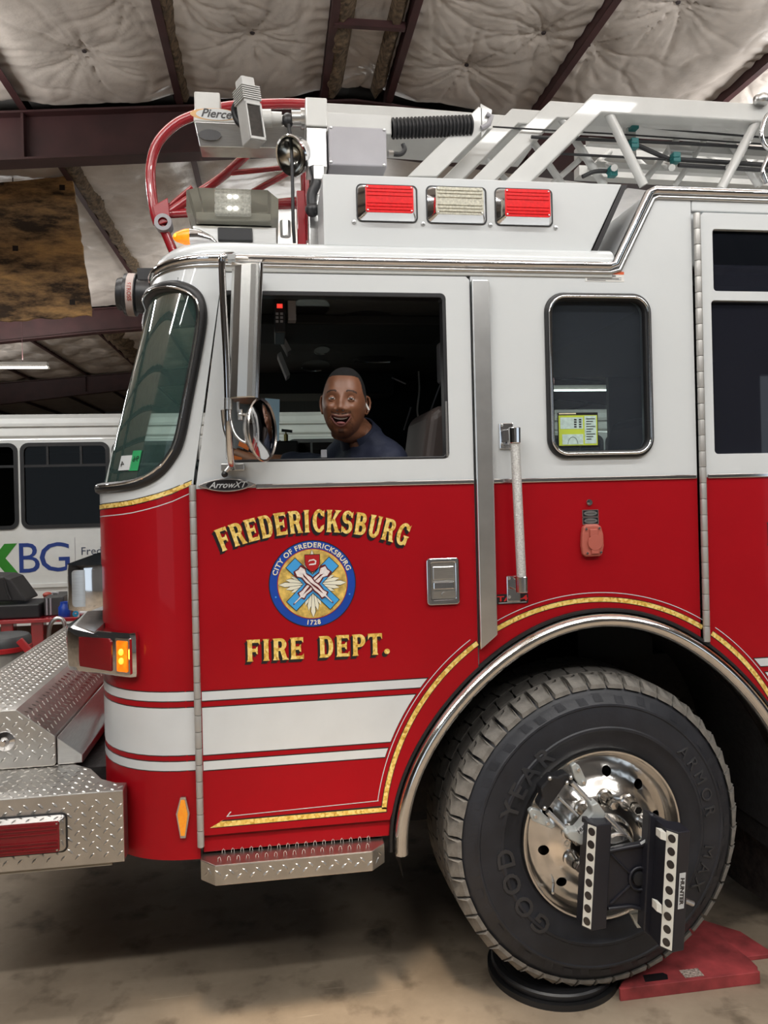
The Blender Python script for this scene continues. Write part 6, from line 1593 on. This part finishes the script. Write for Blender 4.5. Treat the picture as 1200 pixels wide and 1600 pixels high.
RE, RH = at(478, 728, .55), V(-.11, .62, 2.0)
def hand(mb, wr, dirn, palm_n):
    """palm with four fingers curled round the rim and a thumb along it"""
    d = dirn.normalized(); n = palm_n.normalized(); s = d.cross(n).normalized()
    mb.tube([wr, wr + d * .03, wr + d * .07, wr + d * .095], [(.026, .019), (.036, .018), (.042, .017), (.038, .014)], 14)
    for k, (off, L) in enumerate(((-.030, .068), (-.010, .078), (.011, .074), (.030, .058))):
        b = wr + d * .085 + s * off
        mb.tube([b, b + d * L * .42 + n * .004, b + d * L * .62 - n * L * .30, b + d * L * .42 - n * L * .58, b + d * L * .16 - n * L * .62], [.0098, .0095, .0090, .0085, .0065], 10)
    b = wr + d * .03 - s * .030
    mb.tube([b, b + d * .03 - s * .022 - n * .012, b + d * .055 - s * .020 - n * .030, b + d * .062 - s * .006 - n * .040], [.014, .012, .0105, .008], 10)
for E_, H_ in ((LE, LH), (RE, RH)):
    dd = (H_ - E_).normalized(); hd.tube(spline([E_ - dd * .02, E_.lerp(H_, .3), E_.lerp(H_, .7), H_ - dd * .0], 4), [.046 - .0016 * i for i in range(13)], 16); hand(hd, H_ - dd * .01, dd, V(0, 0, 1))
# legs (trousers hang on them)
person = hd.build('person', [SKIN, HAIR, BEARD, LIPS, mat('mouth_dark', (.035, .008, .008), .5), mat('eyebrow_hair', (.035, .017, .012), .8)], None, smooth=70)
tag(person, 'smiling person in a navy shirt leaning at the open driver window', 'person')
# eyes
EYEW = mat('eye_white', (.50, .45, .42), .2, coat=1); IRIS = mat('dark_iris', (.020, .010, .006), .15, coat=1)
for s in (-1, 1):
    c = Vector((s * .0315, -.0815, .0005))
    m = MB(); m.ball((0, 0, 0), 1, 20); m.v = [HM @ (c + v * .0128) for v in m.v]; m.build('eye', EYEW, person, smooth=80)
    m = MB(); m.lathe([(.0068, -.0110), (.0048, -.0121), (0, -.0130)], (0, 0, 0), (0, 1, 0), 18); m.v = [HM @ (c + Vector((.0008 + v.x, v.y, v.z))) for v in m.v]; m.build('iris', IRIS, person, smooth=80, fix=False)
    for up_ in (1, -1):                        # lids
        m = MB(); A = []; n1, n2 = 16, 7
        for j in range(n2):
            el = radians((15 + j * 12) if up_ > 0 else (-15 - j * 12))
            for i in range(n1 + 1):
                az = radians(-82 + 164 * i / n1); k = abs(az) / radians(82); e2_ = el * (1 - .75 * k * k) if j == 0 else el
                A.append(HM @ (c + Vector((sin(az) * cos(e2_), -cos(az) * cos(e2_), sin(e2_))) * (.0139 if j else .0136)))
        m.add(A, [(j * (n1 + 1) + i, j * (n1 + 1) + i + 1, (j + 1) * (n1 + 1) + i + 1, (j + 1) * (n1 + 1) + i) for j in range(n2 - 1) for i in range(n1)]); m.build('eyelid', SKIN, person, smooth=80, fix=False)
# teeth and tongue
m = MB(); A = []
for i in range(15):
    x = -.024 + .048 * i / 14; zt_, zb_ = mouth(x)
    yy = -.0915 + 8 * x * x
    A += [Vector((x, yy, zt_)), Vector((x, yy - .0004, zt_ - .0065 * sqrt(max(0, 1 - (x / .0270) ** 2))))]
m.add([HM @ p for p in A], [(2 * i, 2 * i + 1, 2 * i + 3, 2 * i + 2) for i in range(14)]); m.build('teeth', mat('tooth_white', (.26, .21, .18), .3, coat=.6), person, fix=False)
m = MB(); m.ball((0, 0, 0), 1, 14); m.v = [HM @ Vector((v.x * .017, -.080 + v.y * .012, -.0805 + v.z * .006)) for v in m.v]; m.build('tongue', mat('tongue_pink', (.22, .07, .07), .4), person, smooth=80)
m = MB()
for s in (-1, 1):
    m.ball((0, 0, 0), 1, 8); k = 8 * 5
    m.v[-k:] = [HM @ Vector((s * .0100 + v.x * .0048, -.1100 + v.y * .003, -.0425 + v.z * .0026)) for v in m.v[-k:]]
m.build('nostrils', mat('nostril_dark', (.02, .008, .006), .7), person)
# ear bud
e0, e1_ = at(569, 627, .135), at(576.5, 641, .135)
m = MB(); m.tube([e0 + V(-.004, 0, .004), e0, e1_], [.0048, .0042, .0036], 10); m.ball(e0 + V(-.004, .004, .003), .007, 10); m.build('ear_bud', mat('white_ear_bud', (.85, .84, .82), .3), person, smooth=60)
# shirt: overlapping volumes fused into one surface
def vol(mb, pts, rad, n=18): mb.tube(spline(pts, 4), interp2(rad, 4), n)
def interp2(r, n):
    o = []
    for i in range(len(r) - 1):
        for k in range(n):
            a, b = r[i], r[i + 1]; t = k / n
            o.append(tuple(x + (y - x) * t for x, y in zip(a, b)))
    return o + [r[-1]]
sh = MB()
LS, RS = at(606, 724, .17), at(512, 742, .46)
NBt = at(566, 676, .245)
vol(sh, [V(.50, .46, 1.38), V(.47, .40, 1.62), at(572, 775, .34), at(568, 722, .29), NBt], [(.13, .18), (.14, .17), (.15, .17), (.105, .15), (.056, .066)])
sh.ball(LS, .082, 18); sh.ball(RS, .075, 18); sh.ball(at(575, 715, .27), .085, 18)
vol(sh, [NBt + V(.02, 0, -.02), LS + V(-.01, .01, .0), LS.lerp(LE, .5), LE + V(.01, 0, 0), LE + (LH - LE).normalized() * .06], [(.055, .055), (.082, .082), (.070, .070), (.058, .058), (.054, .054)])
vol(sh, [NBt + V(-.02, .06, -.03), RS, RS.lerp(RE, .5), RE, RE + (RH - RE).normalized() * .10], [(.06, .06), (.076, .076), (.066, .066), (.056, .056), (.054, .054)])
so_ = sh.build('shirt', SHIRT, person, smooth=80)
rmod = so_.modifiers.new('fuse', 'REMESH'); rmod.mode = 'VOXEL'; rmod.voxel_size = .010; rmod.use_smooth_shade = True
smod = so_.modifiers.new('smooth', 'SMOOTH'); smod.iterations = 6; smod.factor = .5
tx_ = bpy.data.textures.new('cloth_folds', 'CLOUDS'); tx_.noise_scale = .09; tx_.noise_depth = 2
dmod = so_.modifiers.new('folds', 'DISPLACE'); dmod.texture = tx_; dmod.strength = .022; dmod.mid_level = .5; dmod.texture_coords = 'GLOBAL'
# collar
cm = MB(); A = []; CN = 26
ca = (HC - NB_).normalized(); cu = V(1, 0, 0); cu = (cu - ca * cu.dot(ca)).normalized(); cv = ca.cross(cu)
for i in range(CN):
    a = radians(-115 + 330 * i / (CN - 1)) + radians(20)
    r0, r1, r2 = .064, .062, .084
    o_ = NB_ + V(.0, .008, .0)
    A += [o_ + (cu * cos(a) + cv * sin(a)) * r0 - ca * .02, o_ + (cu * cos(a) + cv * sin(a)) * r1 + ca * .036, o_ + (cu * cos(a) + cv * sin(a)) * (r1 + .006) + ca * .038, o_ + (cu * cos(a) + cv * sin(a)) * r2 - ca * .012]
cm.add(A, [(4 * i + j, 4 * i + j + 1, 4 * i + 4 + j + 1, 4 * i + 4 + j) for i in range(CN - 1) for j in range(3)]); co = cm.build('collar', SHIRT, person, smooth=70, fix=False)
p = at(506, 709, .17); m = MB(); m.box(p.x - .011, p.x + .011, .165, .172, p.z - .015, p.z + .015); m.build('sleeve_patch', mat('grey_patch', (.42, .42, .45), .6), person, bevel=.003)
# trousers
tr = MB()
for s in (-.10, .10):
    tr.tube(spline([V(.48, .42 + s, 1.44), V(.25, .42 + s * 1.4, 1.47), V(.08, .43 + s * 1.6, 1.45), V(.02, .43 + s * 1.6, 1.33), V(.0, .43 + s * 1.6, 1.22)], 4), .075, 14)
tr.ball(V(.50, .42, 1.44), .15, 16)
tro = tr.build('trousers', mat('dark_trousers', (.012, .013, .018), .8), person, smooth=70)
# ------------------------------------------------------------------ white transit bus behind the truck
BY = 6.4
BW = mat('bus_white', (.66, .67, .65), .3, coat=.6, var=.03)
bus = thing('transit_bus', (0, BY + 1.1, 0), 'white transit bus parked behind the fire truck', 'bus')
bx0, bx1 = -6.3, 7.2
wz0, wz1 = at(60, 822, BY).z, at(60, 696, BY).z
wins = []
m38, m165 = at(37, 760, BY).x, at(168, 760, BY).x; ww = m165 - m38; pit = m38 - at(28, 760, BY).x + ww + .0
k0 = m38
xs = [k0 + i * (ww + .085) for i in range(-4, 9)]
holes = [rrect(x, x + ww, wz0, wz1, .07, 4) for x in xs if x > bx0 + .2 and x + ww < bx1 - .2]
zt_ = at(90, 646, BY).z
bm_ = MB(); bm_.sheet([(bx0, .42), (bx1, .42), (bx1, zt_ - .30), (bx0, zt_ - .30)], XZ(BY), .05, holes=holes); body = bm_.build('bus_side', BW, bus)
rf = MB(); so = [(BY, zt_ - .30), (BY + .01, zt_ - .27), (BY - .012, zt_ - .25), (BY + .03, zt_ - .05), (BY + .09, zt_), (BY + 1.15, zt_ + .03), (BY + 2.25, zt_), (BY + 2.35, zt_ - .3)]
rf.prism([V(bx0, y, z) for y, z in so], [V(bx1, y, z) for y, z in so]); rf.build('bus_roof', BW, bus, bevel=.01)
ot = MB(); ot.box(bx0, bx1, BY + 2.3, BY + 2.35, .42, zt_ - .3); ot.box(bx0 - .03, bx0, BY, BY + 2.35, .42, zt_ - .1); ot.box(bx1, bx1 + .03, BY, BY + 2.35, .42, zt_ - .1); ot.box(bx0, bx1, BY + .05, BY + 2.3, .42, .5); ot.build('bus_shell', BW, bus)
BGL = glass('bus_window_glass', (.10, .11, .11), .3)
for h in holes:
    x0, x1 = min(p[0] for p in h), max(p[0] for p in h)
    f = MB(); f.sheet(rrect(x0 - .03, x1 + .03, wz0 - .03, wz1 + .03, .09, 5), XZ(BY - .014), .03, holes=[rrect(x0 + .012, x1 - .012, wz0 + .012, wz1 - .012, .06, 5)]); fo = f.build('bus_window', RUBBER, bus)
    MB().sheet(h, XZ(BY + .01), 0).build('window_pane', BGL, fo, fix=False)
    zs = wz0 + (wz1 - wz0) * .745
    MB().box(x0, x1, BY - .008, BY + .02, zs - .014, zs + .014).build('window_bar', RUBBER, fo)
    for q in (.29, .69): MB().box(x0 + ww * q - .012, x0 + ww * q + .012, BY - .006, BY + .02, zs, wz1).build('window_bar', RUBBER, fo)
MB().box(bx0 + .05, bx1 - .05, BY + 1.2, BY + 1.25, .6, 2.4).build('bus_interior', DARK, bus)
for i, x in enumerate((-5.2, -4.4, -3.6, -2.8, -2.0, -1.2)):
    m = MB(); m.box(x, x + .12, BY + .3, BY + .75, .9, 1.75); m.build('bus_seat', mat('bus_seat_grey', (.03, .032, .036), .7), bus, bevel=.03)
for py, h in ((915, .05), (1010, .03)):
    z = at(60, py, BY).z; MB().box(bx0, bx1, BY - .025, BY, z - h / 2, z + h / 2).build('rub_rail', BW, bus, bevel=.006)
z = at(60, 664, BY).z; MB().box(bx0, bx1, BY - .018, BY + .03, z - .02, z + .02).build('drip_rail', BW, bus, bevel=.006)
MB().box(at(117.5, 870, BY).x - .003, at(117.5, 870, BY).x + .003, BY - .003, BY, .9, 1.40).build('panel_seam', GREYP, bus)
NAVY = mat('logo_navy', (.010, .035, .20), .4); GRN = mat('logo_green', (.02, .20, .012), .4)
ca_, cb_ = at(28, 893, BY), at(109, 848, BY); H_ = at(60, 848, BY).z - at(60, 894, BY).z
m = MB()
def logo(mb, txt, x0, x1, z0, h, bold=0.0):
    t = MB(); t.text(txt, lambda x, y, d: V(x, BY - .004, y), 1.0, bold=bold, align='LEFT'); xs_ = [v.x for v in t.v]; zs_ = [v.z for v in t.v]
    sx_ = (x1 - x0) / (max(xs_) - min(xs_)); sz_ = h / (max(zs_) - min(zs_))
    t.v = [V(x0 + (v.x - min(xs_)) * sx_, v.y, z0 + (v.z - min(zs_)) * sz_) for v in t.v]; mb.add(t.v, t.f)
zl = at(60, 894, BY).z
for ch, a, b, mt, bo in (('F', -75, -40, GRN, .03), ('X', -31, 28, GRN, .10), ('B', 30, 62, NAVY, .0), ('G', 62, 109, NAVY, .0)):
    m = MB(); logo(m, ch, at(a, 870, BY).x, at(b, 870, BY).x, zl, H_, bo); m.build('logo_letter', mt, bus, fix=False)
m = MB(); x0 = at(126, 862, BY).x; m.text('Fredericksburg', lambda x, y, d: V(x0 + x, BY - .004, at(126, 867, BY).z + y), .125, align='LEFT'); m.text('Regional Transit', lambda x, y, d: V(x0 + x, BY - .004, at(126, 890, BY).z + y), .125, align='LEFT')
m.build('bus_lettering', mat('print_grey_blue', (.05, .06, .10), .5), bus, fix=False)
for x in (-4.9, 1.9):
    m = MB(); m.lathe([(0, 0), (.25, .0), (.42, .01), (.46, .05), (.46, .28), (0, .28)], (x, BY + .04, .46), (0, 1, 0), 32); m.build('bus_wheel', TIRE, bus, smooth=40)

# ------------------------------------------------------------------ red cart with tools in front of the bus
CY_ = 3.5
zt = at(60, 967, CY_).z
cart = thing('tool_cart', (-2.2, CY_ + .3, 0), 'red steel tool cart with a flat top in front of the bus', 'cart')
cx0, cx1 = at(-140, 967, CY_).x, at(150, 967, CY_).x
MB().box(cx0, cx1, CY_, CY_ + .6, zt - .03, zt).build('cart_top', REDPIPE, cart, bevel=.004)
MB().box(cx0, cx1, CY_ + .004, CY_ + .6, .3, .34).build('cart_shelf', REDPIPE, cart)
for px in (-120, 13, 60, 140):
    x = at(px, 1000, CY_ + .05).x
    m = MB(); m.box(x - .05, x + .04, CY_ + .04, CY_ + .13, .0, zt - .03); m.build('cart_leg', REDPIPE, cart, bevel=.006)
MB().box(cx0 + .1, cx1 - .1, CY_ + .3, CY_ + .33, .34, zt - .1).build('cart_back', mat('cart_grey_panel', (.20, .20, .17), .7), cart)
# rolled black bag leaning on the cart
bg = [(-40, 940), (-40, 900), (4, 901), (16, 905), (39, 936), (41, 940)]
m = MB(); pts = [(at(x, y, CY_ + .1).x, at(x, y, CY_ + .1).z) for x, y in bg]; m.prism([V(x, CY_ + .10, z) for x, z in pts], [V(x, CY_ + .42, z) for x, z in pts])
BAG = mat('black_bag_fabric', (.022, .022, .024), .6, var=.2)
zlow = min(v.z for v in m.v); lift = at(-40, 948, CY_ + .05).z + .002 - zlow
m.v = [v + V(0, 0, max(0, lift)) for v in m.v]
bag = m.build('padded_bag', BAG, None, bevel=.02, seg=3); tag(bag, 'black padded bag standing on the red cart at far left', 'bag')
m = MB(); m.tube([at(5, 903, CY_ + .09), at(14, 930, CY_ + .09), at(17, 937, CY_ + .09)], .008, 6); m.build('bag_seam', BLK, bag)
tb = MB(); p, q = at(-40, 948, CY_ + .05), at(62, 967, CY_ + .05); tb.box(p.x, q.x, CY_ + .05, CY_ + .40, zt, p.z); tbo = tb.build('tool_tray', BLACKP, None, bevel=.01); tag(tbo, 'low black tool tray under the black bag on the cart', 'tray')
ca_ = MB(); p, q = at(68, 933, CY_ + .12), at(100, 967, CY_ + .12); ca_.box(p.x, q.x, CY_ + .12, CY_ + .45, zt, p.z); case_ = ca_.build('tool_case', mat('dark_grey_case', (.05, .05, .05), .5, var=.2), None, bevel=.01); tag(case_, 'dark grey upright tool case beside the blue bottle', 'case')
m = MB(); m.tube([at(82, 933, CY_ + .25), at(82, 926, CY_ + .25), at(91, 926, CY_ + .25), at(91, 933, CY_ + .25)], .008, 6); m.build('case_handle', GREYP, case_)
for px in (73, 79): x = at(px, 950, CY_ + .11).x; MB().box(x - .006, x + .006, CY_ + .11, CY_ + .12, zt + .01, p.z - .01).build('case_rib', GREYP, case_)
bt = MB(); c = at(100, 967, CY_ + .06); bt.lathe([(0, 0), (.042, 0), (.045, .01), (.045, .07), (.03, .09), (.03, .11), (0, .11)], V(c.x, CY_ + .08, zt), (0, 0, 1), 20); bo_ = bt.build('spray_bottle', mat('blue_plastic', (.01, .05, .35), .35), None, smooth=40); tag(bo_, 'small blue plastic bottle at the end of the red cart', 'bottle')
ta = MB(); c = at(118, 963, CY_ + .03); ta.lathe([(.008, -.02), (.02, -.02), (.022, 0), (.022, .02), (.008, .02)], V(c.x, CY_ + .035, zt + .023), (0.2, -1, 0), 20); tap = ta.build('tape_roll', mat('cyan_tape', (.02, .30, .55), .4), None, smooth=40); tag(tap, 'cyan roll lying in front of the blue bottle', 'roll')
tu = MB(); c = at(130, 963, CY_ + .06); tu.tube([V(c.x - .03, CY_ + .09, zt + .018), V(c.x + .03, CY_ + .09, zt + .012), V(c.x + .06, CY_ + .09, zt + .008)], [.018, .014, .006], 12); tuo = tu.build('glue_tube', WDEC, None, smooth=50); tag(tuo, 'white squeeze tube lying beside the cyan roll', 'tube')
rdp = MB(); c = at(64, 934, CY_ + .3); rdp.ball(V(c.x, CY_ + .48, c.z), .038, 14, (1, 1, .6)); rdp.lathe([(.03, 0), (.03, c.z - zt)], V(c.x, CY_ + .48, zt), (0, 0, 1), 14); rdo_ = rdp.build('red_canister', mat('dull_red_plastic', (.35, .06, .04), .5), None, smooth=50); tag(rdo_, 'dull red canister behind the dark grey tool case', 'canister')
# chrome hoop, bucket
ho = MB(); ho.tube(spline([at(78, 1040, 2.9), at(76, 1000, 2.9), at(79, 976, 2.9), at(90, 966, 2.9), at(100, 972, 2.9), at(102, 1000, 2.9), at(102, 1040, 2.9)], 6) , .014, 10)
hoo = ho.build('hoop_guard', STEEL, None, smooth=60)
lo = at(78, 1040, 2.9); hl2 = MB(); hl2.tube([V(at(78, 1040, 2.9).x, 2.9, 0), at(78, 1040, 2.9)], .014, 10); hl2.tube([V(at(102, 1040, 2.9).x, 2.9, 0), at(102, 1040, 2.9)], .014, 10); hl2.build('hoop_legs', STEEL, hoo, smooth=60)
tag(hoo, 'bent steel hoop standing in front of the red cart', 'hoop')
bk = thing('parts_washer_bucket', (at(0, 1030, 2.6).x, 2.6, 0), 'grey tub with a red handle clip at far left', 'bucket')
c = at(4, 1000, 2.6); zt2 = at(10, 1002, 2.6).z; zb2 = zt2 - .5
TUB = mat('grey_tub_plastic', (.30, .29, .27), .5, var=.2)
m = MB(); m.lathe([(.0, 0), (.14, .0), (.155, zt2), (.145, zt2), (.13, .02), (0, .02)], V(c.x, 2.6, 0), (0, 0, 1), 28); m.build('tub', TUB, bk, smooth=40)
m = MB(); m.lathe([(.158, zt2 - .03), (.170, zt2 - .02), (.170, zt2 + .02), (.155, zt2 + .04), (.12, zt2 + .045), (0, zt2 + .045)], V(c.x, 2.6, 0), (0, 0, 1), 28); m.build('tub_lid', mat('dark_lid', (.06, .065, .07), .4), bk, smooth=40)
REDC = mat('bright_red_plastic', (.45, .015, .02), .4)
m = MB(); m.lathe([(.168, zt2 - .055), (.176, zt2 - .05), (.176, zt2 - .025), (.168, zt2 - .02)], V(c.x, 2.6, 0), (0, 0, 1), 28); m.build('tub_band', REDC, bk, smooth=40)
p = at(30, 1000, 2.45); q = at(46, 1018, 2.45); m = MB(); m.beam(p, q, .03, .04); m.build('handle_clip', REDC, bk, bevel=.004)
